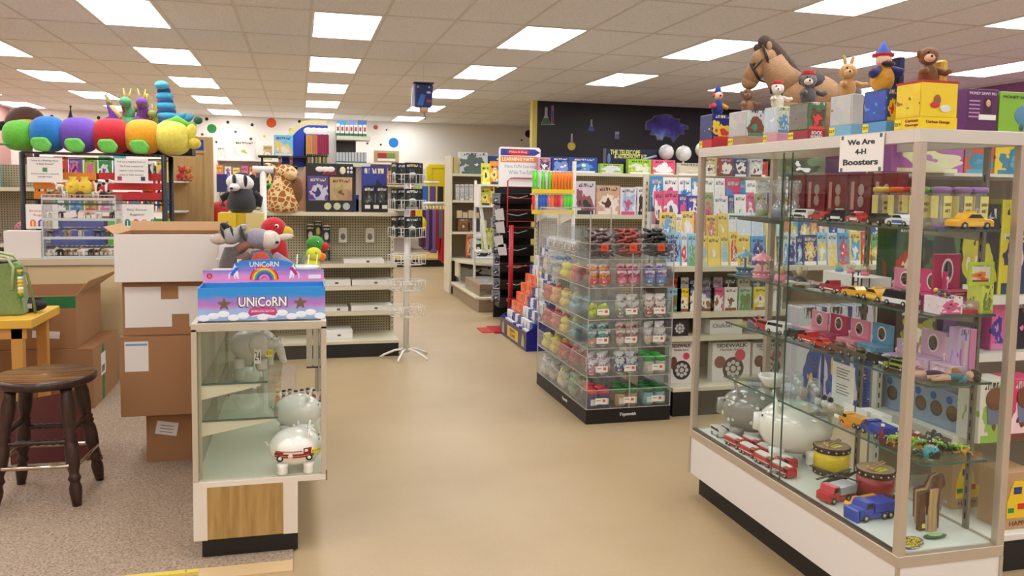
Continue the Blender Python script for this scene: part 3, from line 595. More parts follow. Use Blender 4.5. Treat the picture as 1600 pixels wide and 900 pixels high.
def toy_animal(label, loc, rz, L_, col, kind='horse', cat='toy animal', group=None, name='toy_animal'):
    """four-legged plastic animal; kind sets neck, snout and ears"""
    t = thing(name, label, cat, loc, rz, group); c = M(*col, .5); b = MB(); h = L_*.42; s = L_
    b.ell((0, 0, h+.13*s), (.34*s, .14*s, .16*s), c, n=12, k=8)
    for x in (-.22, .22):
        for y in (-.08, .08): b.cyl((x*s, y*s, 0), (x*s*.95, y*s, h+.1*s), .04*s, c, .065*s, 8)
    nk = {'horse': (.52, .40), 'cow': (.44, .20), 'pig': (.38, .12), 'wing': (.5, .15)}[kind]
    b.cyl((.24*s, 0, h+.16*s), (nk[0]*s*.85, 0, h+nk[1]*s), .11*s, c, .07*s, 10); b.ell((nk[0]*s, 0, h+nk[1]*s), (.15*s, .075*s, .075*s), c, (0, .5, 0), 10, 8)
    for y in (-.05, .05): b.cyl((nk[0]*s-.06*s, y*s, h+nk[1]*s+.05*s), (nk[0]*s-.08*s, y*s*1.3, h+nk[1]*s+.12*s), .02*s, c, .008*s, 6)
    b.tube([(-.33*s, 0, h+.18*s), (-.42*s, 0, h+.1*s), (-.43*s, 0, h-.12*s)], .02*s, c, 6)
    b.build('body', t)
    if kind == 'wing':
        for y in (-1, 1): MB().prism([(-.2*s, 0), (.2*s, 0), (.1*s, .55*s), (-.25*s, .7*s)], -.012*s, .012*s, M(210, 205, 190, .5), 'xy').build('wing', t, loc=(0, .1*y*s, h+.25*s)).rotation_euler = (0 if y > 0 else pi, .2, 0)
    else:
        m = MB(); m.ell((-.05*s, -.142*s, h+.16*s), (.12*s, .012*s, .06*s), M(*[max(10, q-70) for q in col], .5), n=8, k=6)
        if kind == 'horse': m.ell((.36*s, 0, h+.34*s), (.05*s, .02*s, .14*s), M(*[max(10, q-90) for q in col], .6), (0, .6, 0), 8, 6)
        m.build('marking', t)
    return t
AN = [(214, 206, 190), (170, 120, 84), (96, 62, 44), (60, 52, 48), (226, 220, 206), (190, 160, 120), (130, 96, 70), (40, 38, 38)]
protos = {}
def animal(kind, ci, label, loc, rz, group):
    k = (kind, ci)
    if k not in protos: protos[k] = toy_animal(label, loc, rz, .085, AN[ci], kind, group=group); return
    dup(protos[k], loc, rz, label, group)
tn = ['bottom', 'second', 'third', 'top']; an = ['white', 'tan', 'brown', 'dark brown', 'ivory', 'sandy', 'russet', 'black']
for li, z in enumerate(levels):
    n = (9, 5, 6, 9)[li]
    for k in range(n):
        kind = 'wing' if li == 1 else ('horse', 'cow', 'pig')[(k*5+li) % 3]; ci = (k*3+li*2) % 8
        animal(kind, ci, '%s toy %s, %s from the left on the %s tier of the acrylic case' % (an[ci], 'dragon' if kind == 'wing' else {'horse': 'horse', 'cow': 'cow', 'pig': 'pig'}[kind], ORD[k], tn[li]), ((x0+.045+(w_-.09)*k/(n-1)), 7.10+.05*(k % 2), z0+z+.0005), (.4, 2.7, 1.2)[k % 3], 'toy animals in the acrylic case')
o = carton((x0+.16, x0+.25, z0+.315, z0+.365), 7.052, .002, BWH, 'price_card', 'small tilted white price card on the third tier of the acrylic case', 'price card'); o.rotation_euler = (0, -.25, 0)
# ---------------------------------------------------------------- black wire rack with crates, signs, caterpillar
RY = 7.75
lx, rx = at(36, 300, Y=RY).x, at(257, 300, Y=RY).x; zt = at(146, 240, Y=RY).z
t = thing('wire_rack', 'black metal wire rack holding coloured crates behind the counter', 'rack', (lx, RY, 0)); w_ = rx-lx
for x in (0, w_):
    for y in (0, .40): MB().tube([(x, y, 0), (x, y, zt)], .022, BLACK, 10).build('post', t)
for z in (zt, zt-.40, zt-.80):
    m = MB()
    for y in (0, .40): m.tube([(0, y, z), (w_, y, z)], .006, BLACK, 6).tube([(0, y, z-.04), (w_, y, z-.04)], .005, BLACK, 6)
    for k in range(29): m.tube([(w_*k/28, 0, z), (w_*k/28, .4, z)], .003, BLACK, 4)
    m.build('wire_shelf', t)
def crate(label, r, Y, col, d=.28, zb=None):
    x0, x1, z0, z1 = r
    if zb: z1 += zb-z0; z0 = zb
    t = thing('slatted_crate', label, 'crate', ((x0+x1)/2, Y, z0), 0, 'painted slatted crates on the wire rack'); a = (x1-x0)/2; h = z1-z0; m = M(*col, .5); n = 3; sh = h/(n+.35*(n-1))
    for k in range(n):
        z = k*sh*1.35
        for y in (0, d-.012): MB().box(-a, a, y, y+.012, z, z+sh, m).build('slat', t)
        for x in (-a, a-.012): MB().box(x, x+.012, .012, d-.012, z, z+sh, m).build('slat', t)
    for x in (-a+.012, a-.03):
        for y in (.012, d-.03): MB().box(x, x+.018, y, y+.018, 0, h, m).build('corner_post', t)
    MB().box(-a+.012, a-.012, .012, d-.012, .002, .012, m).build('crate_base', t)
OR_, RE_, GR_, BL_ = (232, 140, 36), (206, 40, 44), (92, 196, 60), (40, 70, 170)
crate('orange slatted crate on the wire rack, under the birthday party sign', rect(49, 271, 148, 313, RY), RY+.06, OR_, zb=zt-.3995+.006)
crate('orange slatted crate standing behind the first orange crate and yellow chicks', rect(108, 268, 148, 300, RY+.05), RY+.36, (226, 130, 30), .15, zb=zt-.39)
crate('red slatted crate on the wire rack with its white sign', rect(152, 271, 243, 313, RY), RY+.06, RE_, zb=zt-.3995+.006)
crate('blue slatted crate on the lower rack shelf behind the acrylic case', rect(76, 344, 160, 384, RY), RY+.06, BL_, zb=zt-.7995+.006)
crate('lime green slatted crate under the baby shower sign', rect(166, 344, 257, 384, RY), RY+.06, GR_, zb=zt-.7995+.006)
def sign(label, r, Y, lines, mat=WHITE, name='paper_sign', extra=None, th=.003, tcol=None, tilt=0):
    x0, x1, z0, z1 = r; t = thing(name, label, 'sign', ((x0+x1)/2, Y, z0)); a = (x1-x0)/2; h = z1-z0; t.rotation_euler = (tilt, 0, 0)
    MB().box(-a, a, 0, th, 0, h, mat).build('sheet', t)
    for s, wf, zf, hf in lines: text(s, wf*2*a, tcol or M(60, 60, 66, .6), t, (0, -.0008, zf*h), FR, hf*h)
    if extra: extra(t, a, h)
    return t
def ex1(t, a, h): MB().box(-.018, .018, -.001, 0, h*.42, h*.42+.036, M(90, 140, 100, .5)).build('gift_picture', t)
sign('white sign about a birthday party or baby shower hanging at the left of the rack', rect(45, 246, 100, 285, RY), RY-.045, [('Going to a Birthday Party', .78, .86, .085), ('or Baby Shower?', .5, .73, .085), ('Ask the counter for a party list', .8, .34, .07), ('and gift ideas!', .4, .22, .07)], extra=ex1)
def ex2(t, a, h):
    MB().box(-a+.02, -a+.055, -.001, 0, .02, .055, M(170, 60, 90, .5)).build('gift_picture', t); MB().box(a-.06, a-.025, -.001, 0, .02, .055, M(60, 60, 90, .5)).build('gift_picture', t)
sign('white sign on the red crate about picking up a registry form', rect(181, 248, 233, 286, RY), RY-.045, [('Pick up a registry form at', .84, .86, .08), ('the front counter to', .7, .69, .08), ('register your birthday', .74, .5, .08), ('party or baby shower!', .7, .33, .08)], extra=ex2)
def gifts(cols):
    def f(t, a, h):
        for i, c_ in enumerate(cols):
            x = -a*.75+i*a*.5; m = MB(); m.box(x, x+.045, -.001, 0, .02, .065, M(*c_, .5)).box(x+.018, x+.026, -.0018, -.001, .02, .065, WHITE).ell((x+.022, -.001, .07), (.016, .001, .008), M(*c_, .5), n=8, k=6); m.build('gift_picture', t)
    return f
sign('white birthday party registry sign with an orange gift, at the left of the acrylic case', rect(43, 319, 93, 357, RY), RY-.045, [('Birthday Party', .75, .72, .1), ('Registry!', .5, .55, .1)], extra=gifts([(236, 140, 50), (110, 70, 150), (220, 200, 60)]), tcol=M(206, 90, 70, .6))
sign('white baby shower registry sign above the green crate', rect(190, 319, 242, 356, RY), RY-.045, [('Baby Shower', .6, .76, .11), ('Registry!', .42, .56, .11)], extra=gifts([(40, 130, 120), (210, 90, 80), (226, 160, 120), (60, 150, 160)]))
# caterpillar
cz = zt+.012
xs = [at(p_, 218, Y=RY).x for p_ in (0, 44, 91, 143, 194, 243, 290)]
cc = [(104, 196, 62), (30, 124, 206), (116, 76, 190), (196, 26, 40), (246, 166, 22), (236, 224, 96)]
t = thing('plush_caterpillar', 'giant rainbow plush caterpillar lying along the top of the wire rack', 'plush toy', (xs[0], RY+.15, cz))
for i in range(6):
    a_, b_ = xs[i]-xs[0], xs[i+1]-xs[0]; L_ = (b_-a_)/2; R1 = .155 if i else .13
    e = MB(); pf = [(R1*max(0, 1-abs(q/8)**2.6)**.36, L_*1.22*q/8) for q in range(-8, 9)]
    e.lathe(((a_+b_)/2, 0, .150 if i else .132), pf, P(*cc[i]), 32, True, (1, 0, 0)); e.build('body_segment', t)
for i in range(1, 5):
    a_ = xs[i+1]-xs[0]-.12
    MB().prism([(-.09, .03), (-.075, .075), (.03, .08), (.075, .02), (.05, -.04), (-.05, -.035)], -.03, .03, P(112, 206, 84), 'xz').build('foot', t, bev=.018, seg=2, loc=(a_, -.165, .035))
MB().ell((-.03, -.125, .05), (.11, .02, .01), P(70, 160, 40), n=12, k=6).build('mouth', t)
b = MB(); Xr = xs[6]-xs[0]
b.ell((Xr+.03, -.05, .20), (.05, .04, .08), P(232, 220, 90), (0, .3, 0)).ell((Xr+.06, -.06, .10), (.06, .04, .05), P(226, 206, 70)); b.build('tail_bow', t)
t2 = MB(); t2.tube([(Xr-.2, 0, .27), (Xr-.08, -.02, .30), (Xr+.02, -.03, .25), (Xr+.07, -.02, .28)], [.03, .045, .035, .02], P(110, 190, 60), 10).ell((Xr+.09, -.02, .31), (.04, .03, .035), P(40, 96, 76)); t2.build('antenna', t)
# generic plush builder: body, head, ears, limbs
def plush(label, loc, rz, h, body, belly=None, ear='round', name='plush_toy', cat='plush toy', group=None, head=None, pose='sit', muz=None, hat=None):
    t = thing(name, label, cat, loc, rz, group); B = P(*body); Hd = P(*(head or body)); s = h
    b = MB(); b.ell((0, 0, .27*s), (.22*s, .20*s, .27*s), B, n=16, k=12)
    for x in (-1, 1):
        b.tube([(x*.12*s, -.02*s, .40*s), (x*.26*s, -.12*s, .30*s), (x*.24*s, -.22*s, .22*s)], [.07*s, .065*s, .06*s], B, 8)
        b.tube([(x*.1*s, -.05*s, .08*s), (x*.18*s, -.22*s, .07*s), (x*.19*s, -.30*s, .12*s)], [.09*s, .085*s, .075*s], B, 8)
    b.build('body', t)
    if belly: MB().ell((0, -.06*s, .26*s), (.17*s, .155*s, .22*s), P(*belly), n=14, k=10).build('belly', t)
    hd = MB(); hd.ell((0, -.03*s, .66*s), (.20*s, .18*s, .18*s), Hd, n=18, k=12); hd.build('head', t)
    MB().ell((0, -.19*s, .61*s), (.09*s, .09*s, .07*s), P(*(muz or belly or body)), n=12, k=8).build('muzzle', t)
    m = MB(); m.ell((0, -.275*s, .64*s), (.03*s, .02*s, .02*s), BLACK, n=8, k=6)
    m.build('nose', t)
    for x in (-1, 1):
        MB().ell((x*.085*s, -.19*s, .71*s), .022*s, BLACK, n=8, k=6).build('eye', t)
        e = MB()
        if ear == 'round': e.ell((x*.16*s, 0, .82*s), (.075*s, .03*s, .075*s), Hd, n=12, k=8)
        elif ear == 'long': e.ell((x*.10*s, 0, .93*s), (.045*s, .025*s, .16*s), Hd, (0, x*.3, 0), 12, 8)
        elif ear == 'flop': e.ell((x*.22*s, -.02*s, .62*s), (.05*s, .05*s, .13*s), Hd, (0, -x*.3, 0), 12, 8)
        elif ear == 'horn': e.tube([(x*.08*s, 0, .8*s), (x*.12*s, 0, .92*s), (x*.09*s, 0, 1.0*s)], [.03*s, .022*s, .01*s], P(240, 220, 130), 8)
        e.build('ear', t)
    if hat: MB().lathe((0, -.02*s, .80*s), [(.20*s, 0), (.16*s, .03*s), (.15*s, .08*s), (.08*s, .12*s), (0, .13*s)], P(*hat), 16).build('hat', t)
    return t
RF = 0
# plush cluster behind the caterpillar
YB2 = RY+.46; tb = MB().box(-.16, 1.5, 0, .5, 0, 1.86, M(170, 132, 84, .6)).build('back_cabinet', loc=(lx+.0, YB2-.02, 0)); tag(tb, 'brown wooden cabinet standing right behind the wire rack', 'cabinet')
bpy.data.objects.remove(tb)
def dragon(label, px, py, Y, cb, cw, s=.3, z=None):
    q = at(px, py, Y=Y); q.z = z if z else q.z
    t = thing('plush_dragon', label, 'plush toy', q, RD.uniform(-.4, .4), 'plush dragons behind the caterpillar'); b = MB(); B = P(*cb)
    b.ell((0, 0, .33*s), (.30*s, .25*s, .33*s), B).tube([(0, 0, .5*s), (.04*s, -.04*s, .75*s), (-.02*s, -.1*s, .9*s)], [.17*s, .14*s, .12*s], B, 10).ell((-.03*s, -.2*s, .95*s), (.14*s, .2*s, .13*s), B); b.build('body', t)
    for x in (-1, 1): MB().prism([(0, .3*s), (x*.5*s, .95*s), (x*.42*s, .6*s), (x*.62*s, .5*s), (x*.45*s, .35*s), (x*.5*s, .15*s)], -.015*s, .015*s, P(*cw), 'xz').build('wing', t, bev=.006)
    for x in (-1, 1): MB().cyl((x*.05*s, -.1*s, 1.08*s), (x*.09*s, -.02*s, 1.3*s), .03*s, P(230, 200, 90), .008*s).build('horn', t)
TZ = zt+.135
o = MB().box(0, .62, 0, .26, 0, .118, M(30, 28, 30, .6)).build('storage_bin', loc=(at(186, 200, Y=RY+.36).x, RY+.33, zt+.0155)); tag(o, 'black low bin carrying the plush group behind the caterpillar', 'bin')
dragon('purple and green winged plush dragon at the left of the plush group on the rack', 200, 200, RY+.36, (90, 170, 120), (110, 60, 170), .36, TZ)
dragon('red and teal winged plush dragon in the middle of the plush group on the rack', 222, 200, RY+.36, (120, 70, 160), (190, 40, 60), .36, TZ)
dragon('green plush dragon with orange belly wings next to the striped blue one', 243, 200, RY+.36, (150, 160, 80), (200, 50, 60), .26, TZ)
t = thing('plush_giraffe', 'yellow long necked plush with upright horns rising above the rack', 'plush toy', (*at(190, 195, Y=RY+.48).xy, TZ), .5); t.scale = (1, 1, .72)
Yc = P(214, 176, 96); MB().ell((0, 0, .12), (.12, .08, .12), Yc).tube([(.02, 0, .2), (-.04, 0, .32), (-.10, 0, .44)], [.06, .04, .028], Yc, 10).build('body', t); MB().tube([(-.10, 0, .44), (-.11, -.01, .50), (-.14, -.02, .56), (-.12, -.02, .6)], [.028, .02, .014, .008], P(190, 180, 120), 8).build('tail', t)
MB().ell((.10, 0, .42), (.06, .04, .05), P(150, 112, 60)).tube([(.04, 0, .2), (.08, 0, .34), (.10, 0, .42)], [.04, .03, .03], Yc).build('head', t)
t = thing('plush_snake', 'olive plush snake standing upright behind the orange caterpillar segment', 'plush toy', (*at(229, 195, Y=RY+.50).xy, TZ)); t.scale = (1, 1, .82)
MB().tube([(0, 0, 0), (.02, 0, .2), (-.01, 0, .36), (.0, 0, .50), (.01, 0, .54)], [.045, .04, .03, .028, .015], P(190, 172, 90), 10).build('body', t)
t = thing('plush_dinosaur', 'tall turquoise and blue striped plush dinosaur above the yellow caterpillar end', 'plush toy', (*at(264, 200, Y=RY+.36).xy, zt+.012), -.3)
m = MB(); 
for k in range(13):
    r = .15-.0062*k+(.012 if k % 2 else 0); m.ell((-.006*k+.03, 0, .04+.045*k), (r*.8, r*.8, .046), P(*((60, 170, 210) if k % 2 else (40, 70, 140))), n=14, k=8)
m.build('body', t); MB().ell((-.04, -.04, .63), (.06, .08, .04), P(80, 190, 220)).build('head', t)
for x in (-1, 1): MB().ell((.12, -.08*x, .33), (.09, .03, .035), P(60, 160, 200), (0, -.5, 0)).build('arm', t)
# small plush in the orange crates
for i, (px, lb) in enumerate(((112, 'left'), (131, 'right'))):
    q = at(px, 303, Y=7.12); t = thing('plush_chick', 'yellow wrapped toy chick on top of the acrylic case, the %s one of two' % lb, 'toy', (q.x, 7.16, CASE[1]+CASE[3]+.0005), 0, 'yellow toys on the acrylic case')
    MB().lathe((0, 0, 0), [(.045, 0), (.055, .05), (.05, .09), (.02, .12), (.03, .14)], P(238, 208, 70), 14).build('body', t); MB().cb(0, -.053, .06, .02, .004, .012, M(230, 120, 30)).build('beak', t)
t = toy_animal('white toy cow with black patches on top of the acrylic case', (at(156, 300, Y=7.12).x, 7.16, CASE[1]+CASE[3]+.0005), .2, .17, (236, 232, 226), 'cow', name='toy_cow')
m = MB()
for x, z in ((-.03, .105), (.02, .088), (-.01, .075), (.045, .11)): m.ell((x, -.023, z), (.014, .004, .012), BLACK, n=8, k=6)
m.build('patches', t)
t = toy_animal('white and brown toy bird-like horse on the orange crate edge', (at(92, 296, Y=7.12).x, 7.16, CASE[1]+CASE[3]+.0005), 2.8, .11, (226, 214, 200), 'horse', name='toy_horse')
# ---------------------------------------------------------------- shelving left of and behind the rack
def row_of(kindname, cat, labf, n, x0, x1, y, z, hw, group, fn):
    for k in range(n): fn(k, x0+(x1-x0)*(k+.5)/n, y, z, labf(k), group)
gl1 = gondola('cream shelving with plush and boxed toys at the far left behind the rack', -4.4, -2.45, 9.2, .45, 1.75, [(.5, .38), (.95, .38), (at(25, 293, Y=9.25).z, .38)], name='store_gondola')
zs1 = at(25, 293, Y=9.25).z+.001
def cbox(x, y, z, w_, h_, d_, label, group=None, cat='boxed toy', name='toy_box', mat=None, rz=0, col=None):
    if mat is None: mat, col = rnd_art(3.5, col)
    o = MB().box(-w_/2, w_/2, 0, d_, 0, h_, mat).build(name, bev=.0012, loc=(x, y, z)); o.rotation_euler = (0, 0, rz); tag(o, label, cat, group); return o
CN = {(214, 60, 50): 'red', (240, 180, 40): 'amber', (50, 110, 190): 'blue', (60, 160, 80): 'green', (225, 110, 160): 'pink', (120, 80, 165): 'purple', (235, 235, 230): 'white', (60, 60, 70): 'black', (90, 190, 210): 'light blue', (240, 130, 50): 'orange', (150, 200, 70): 'lime', (250, 225, 120): 'pale yellow'}
xx = -4.2
for k in range(7):
    c_ = PAL[(k*5+2) % 12]; w_ = RD.uniform(.13, .24); cbox(xx+w_/2, 9.28, zs1, w_, RD.uniform(.22, .38), .12, '%s boxed toy, %s along the top shelf at the far left' % (CN[c_], ORD[k]), 'boxed toys on the far left shelf', col=c_); xx += w_+.015
for k in range(6):
    plush('%s sitting plush doll, %s along the middle shelf at the far left' % (['red', 'tan', 'white', 'purple', 'brown', 'pink'][k], ORD[k]), (-4.1+.27*k, 9.4, .951), 0, .26, [(180, 50, 50), (190, 150, 110), (230, 226, 220), (110, 70, 130), (110, 76, 56), (220, 150, 170)][k], None, ['round', 'long', 'flop'][k % 3], group='plush dolls on the far left shelf')
for k in range(8):
    c_ = PAL[(k*7+3) % 12]; cbox(-4.2+.21*k, 9.28, .501, .17, .26, .12, '%s toy carton, %s along the lower shelf at the far left' % (CN[c_], ORD[k]), 'toy cartons on the lower far left shelf', col=c_)
# bull cut-out hanging high on the wall
q = at(46, 215, Y=9.6); t = thing('bull_head_decoration', 'brown and yellow horned bull head decoration standing above the far left shelf', 'decoration', (q.x, 9.5, 1.751), 0)
MB().box(-.05, .05, -.02, .02, 0, .25, M(90, 60, 40)).build('stand', t)
MB().ell((0, 0, .40), (.20, .12, .20), P(92, 62, 46), n=24, k=14).build('head', t); MB().ell((.03, -.1, .36), (.17, .09, .10), P(226, 196, 70), n=20, k=12).build('muzzle', t)
for x in (-.07, .1): MB().ell((x, -.185, .36), (.035, .012, .025), BLACK, n=10, k=6).build('nostril', t)
for x in (-1, 1): MB().tube([(x*.16, 0, .40), (x*.30, 0, .38), (x*.42, 0, .46), (x*.42, 0, .62)], [.05, .05, .04, .012], BLACK, 10).build('horn', t)
MB().ell((-.42, 0, .50), (.15, .04, .12), P(34, 60, 40)).build('ear', t)
# tan wooden shelf unit between rack and plush area
TW = wood_mat((178, 142, 88), (196, 162, 106), .8, 'Z', .5)
x0, x1, z0, z1 = rect(262, 214, 335, 500, 9.1); z0 = 0
t = thing('wooden_shelf_unit', 'tall tan wooden shelf unit with blue strip, right of the wire rack', 'shelving', (x0, 9.05, 0)); w_ = x1-x0; zt2 = z1
MB().box(.0, w_, 0, .03, 0, zt2-.02, TW).build('side_panel', t); MB().box(w_-.09, w_, -.012, 0, 0, zt2, TW).box(-.0, w_-.09, -.012, 0, zt2-.17, zt2-.14, TW).box(.0, w_-.09, -.012, 0, zt2-.03, zt2, TW).build('face_frame', t)
MB().box(.0, w_-.09, -.008, 0, zt2-.14, zt2-.03, M(24, 70, 170, .4)).build('blue_strip', t)
x0b = x0
for i, py in enumerate((283, 330, 372)):
    z = at(285, py, Y=8.7).z; MB().prism([(-1.0, -.42), (.05, -.42), (.22, -.28), (.22, -.014), (-1.0, -.014)], z-.015, z, WHITE, 'xy').build('shelf_board', t)
    for k in range(8):
        x = x0-.9+.13*k; c_ = PAL[(k*5+i*3) % 12]
        cbox(x, 8.72, z+.0008, .10, RD.uniform(.16, .24), .10, '%s picture book or puzzle, %s on the %s shelf beside the wooden unit' % (CN[c_], ORD[k], ['top', 'middle', 'lower'][i]), 'goods on the wooden unit shelves', 'toy', 'toy_pack', col=c_)
for k, (px, py, col, nm) in enumerate(((284, 262, (200, 60, 60), 'red'), (294, 265, (214, 130, 60), 'orange'), (246, 262, (90, 130, 110), 'green'))):
    plush('small %s plush toy perched on the packs beside the wooden unit' % nm, (at(px, py, Y=8.8).x, 8.8, at(285, 283, Y=8.7).z+.001), 0, .17, col, group='small plush by the wooden unit')
# ---------------------------------------------------------------- puppets and jar on the glass counter
ZT = 1.0085
# white wire literature racks at the left edge
def wire_bin(label, loc, w_, d, h, rz=0):
    t = thing('wire_basket', label, 'basket', loc, rz, 'white wire baskets on the glass counter'); m = MB(); a = w_/2
    for z in (0, h): m.tube([(-a, 0, z), (a, 0, z), (a, d, z), (-a, d, z)], .003, WHITE, 6, True)
    m.build('rim_wire', t); m = MB()
    for k in range(11):
        x = -a+w_*k/10; m.tube([(x, d, h), (x, d, 0), (x, 0, 0), (x, 0, h*.85)], .0018, WHITE, 4)
    m.build('wire_grid', t)
    for k in range(4):
        o = MB().box(-a*.9, a*.9, 0, .002, 0, h*1.5, M(226, 224, 220, .6)).build('card', t, loc=(0, .02+.035*k, .004)); o.rotation_euler = (-.25, 0, 0)
wire_bin('white wire basket of pale cards at the left edge of the glass counter', (-.36, 4.18, ZT), .13, .15, .10)
wire_bin('white wire basket behind the first one, right next to the grey goat puppet', (-.37, 4.62, ZT), .12, .12, .17)
def animal_puppet(name, label, px, py, Y, z, build):
    q = at(px, py, Y=Y); t = thing(name, label, 'hand puppet', (q.x, Y, z)); build(t); return t
def zz(px, py, Y): return at(px, py, Y=Y).z-ZT
Yp = 4.55
# goat / lamb puppet with long pale ears
def goat(t):
    G = P(150, 146, 160); W = P(222, 210, 196)
    MB().lathe((0, 0, 0), [(.09, 0), (.085, .08), (.065, .17), (.05, .22)], P(112, 116, 150), 20).build('body', t)
    MB().ell((-.01, 0, .285), (.075, .07, .055), G, (0, .15, 0), 20, 12).ell((.045, -.02, .28), (.055, .055, .052), W, n=18, k=12).build('head', t)
    MB().ell((.12, -.01, .295), (.05, .016, .018), W, (0, -.15, 0)).build('ear', t); MB().ell((-.11, -.01, .285), (.05, .016, .02), G, (0, .3, 0)).build('ear', t)
    MB().ell((.085, -.065, .27), (.010, .008, .008), BLACK, n=8, k=6).build('nose', t)
    MB().tube([(.07, -.02, .19), (.12, -.05, .16), (.15, -.06, .14)], [.03, .028, .026], G, 10).build('arm', t); MB().tube([(-.06, -.02, .19), (-.12, -.05, .17)], [.03, .026], P(130, 96, 90), 10).build('arm', t)
    MB().ell((0, -.055, .17), (.05, .03, .05), P(206, 84, 50)).build('scarf', t)
animal_puppet('donkey_puppet', 'grey and cream donkey puppet with long pale ear and orange scarf', 408, 400, Yp, ZT, goat)
def zebra(t):
    G = P(176, 172, 168)
    MB().lathe((0, 0, 0), [(.07, 0), (.075, .08), (.06, .17), (.035, .24)], P(92, 84, 80), 18).build('body', t)
    MB().ell((0, -.01, .30), (.055, .055, .045), G, (0, -.2, 0), 16, 10).ell((-.06, -.03, .285), (.045, .035, .03), P(206, 184, 170)).build('head', t)
    for x in (-.02, .03, .08): MB().ell((x-.02, -.035, .315), (.008, .03, .045), P(40, 38, 40), (0, -.3, 0), 10, 8).build('stripe', t)
    MB().ell((.05, 0, .34), (.035, .015, .02), G, (0, -.5, 0)).build('ear', t); MB().ell((-.03, 0, .35), (.03, .015, .018), P(40, 40, 42), (0, .5, 0)).build('ear', t)
    MB().tube([(.03, 0, .22), (.08, -.02, .26), (.12, -.02, .25)], [.03, .025, .02], P(160, 110, 90), 10).build('arm', t)
animal_puppet('badger_puppet', 'grey striped puppet lying left of the donkey puppet on the counter', 362, 400, Yp, ZT, zebra)
def strips(t):
    for k in range(9):
        c_ = [(60, 52, 50), (150, 60, 50), (220, 216, 210), (90, 84, 80)][k % 4]
        o = MB().box(-.011, .011, 0, .004, 0, .15+.02*(k % 3), M(*c_, .7)).build('ribbon', t, bev=.001, loc=(-.075+.019*k, -.01*(k % 2), 0)); o.rotation_euler = (0, RD.uniform(-.25, .25), 0)
animal_puppet('ribbon_bundle', 'bundle of dark, white and rust striped ribbons in front of the puppets', 385, 420, Yp-.16, ZT, strips)
def strips2(t):
    for k in range(6): o = MB().box(-.014, .014, 0, .003, 0, .10+.01*(k % 3), WHITE).build('tag', t, loc=(-.05+.02*k, 0, 0)); o.rotation_euler = (0, .35-.1*k, 0)
animal_puppet('card_bundle', 'bundle of white hang tags under the donkey puppet', 392, 420, Yp-.26, ZT, strips2)
def parrot(c1, c2, c3, s, lean=0):
    def f(t):
        A = P(*c1)
        MB().lathe((0, 0, 0), [(.06*s, 0), (.095*s, .10*s), (.10*s, .2*s), (.085*s, .30*s), (.06*s, .36*s)], A, 20, True, (lean, 0, 1)).build('body', t)
        hx = lean*.36*s*1.05; MB().ell((hx, -.01, .40*s), (.085*s, .08*s, .08*s), A, n=18, k=12).build('head', t)
        MB().ell((hx+.08*s, -.03*s, .375*s), (.05*s, .035*s, .045*s), P(*c2), n=14, k=10).build('beak', t)
        MB().ell((hx+.02*s, -.075*s, .42*s), .017*s, WHITE, n=10, k=8).ell((hx+.02*s, -.09*s, .42*s), .009*s, BLACK, n=8, k=6).build('eye', t)
        MB().ell((-.05*s+lean*.2*s, -.07*s, .19*s), (.035*s, .03*s, .12*s), P(*c3), (0, .25, 0), 12, 10).build('wing', t)
    return f
animal_puppet('parrot_puppet', 'red parrot puppet with yellow wing behind the donkey puppet', 428, 400, 4.75, ZT, parrot((196, 26, 34), (226, 190, 60), (236, 200, 60), .82))
animal_puppet('parrot_puppet', 'green parrot puppet with red beak right of the glass jar', 470, 400, 4.8, ZT, parrot((60, 150, 50), (190, 40, 40), (150, 150, 150), .60, .35))
animal_puppet('bird_puppet', 'bright yellow-green bird puppet with orange beak drooping to the right', 482, 400, 4.55, ZT, parrot((214, 216, 40), (240, 120, 40), (240, 130, 50), .50, .15))
q = at(468, 436, Z=ZT); t = thing('glass_jar', 'angled clear glass jar with round lid on the counter behind the unicorn box', 'jar', (.03, 4.28, ZT))
JG = glass((.86, .93, .88), 1, .03, .08); m = MB(); m.lathe((0, 0, 0), [(.085, 0), (.10, .03), (.10, .09), (.07, .135), (.068, .15)], JG, 6, False); m.build('jar_body', t)
MB().lathe((0, 0, .15), [(.072, 0), (.074, .012), (.06, .018), (0, .018)], M(206, 214, 206, .2), 24).build('lid', t)
for x, rz in ((-.05, .06), (.0, .1), (.03, .16)):
    o = MB().tube([(0, 0, 0), (0, 0, .20)], .003, M(230, 226, 214, .3), 6).build('stick', t, loc=(x, .03, .02)); o.rotation_euler = (0, rz, 0)
# ---------------------------------------------------------------- puppet stand with badger
PV = M(226, 224, 216, .3); Yb = 5.6
xb, zb_ = at(411, 265, Y=Yb).x, at(411, 265, Y=Yb).z
t = thing('puppet_stand', 'white pipe stand beside the badger puppet', 'display stand', (xb, Yb, 0))
m = MB(); m.tube([(0, 0, .012), (0, 0, zb_)], .021, PV, 12); m.build('pole', t); MB().tube([(-.065, 0, zb_), (.065, 0, zb_)], .023, PV, 12).build('crossbar', t)
MB().tube([(-.15, 0, .024), (.15, 0, .024)], .022, PV, 10).tube([(0, -.15, .024), (0, .15, .024)], .022, PV, 10).build('foot', t)
zA = at(411, 322, Y=Yb).z; MB().tube([(0, 0, zA), (-.12, -.05, zA-.02), (-.26, -.06, zA-.08)], .012, PV, 8).build('arm', t)
xq = at(378, 330, Y=Yb-.1).x; zq = at(378, 331, Y=Yb-.1).z
st = thing('display_pedestal', 'yellow topped display pedestal carrying the badger puppet', 'pedestal', (xq, Yb-.12, 0)); MB().box(-.13, .13, -.09, .13, 0, zq-.12, M(196, 190, 170, .5)).build('column', st)
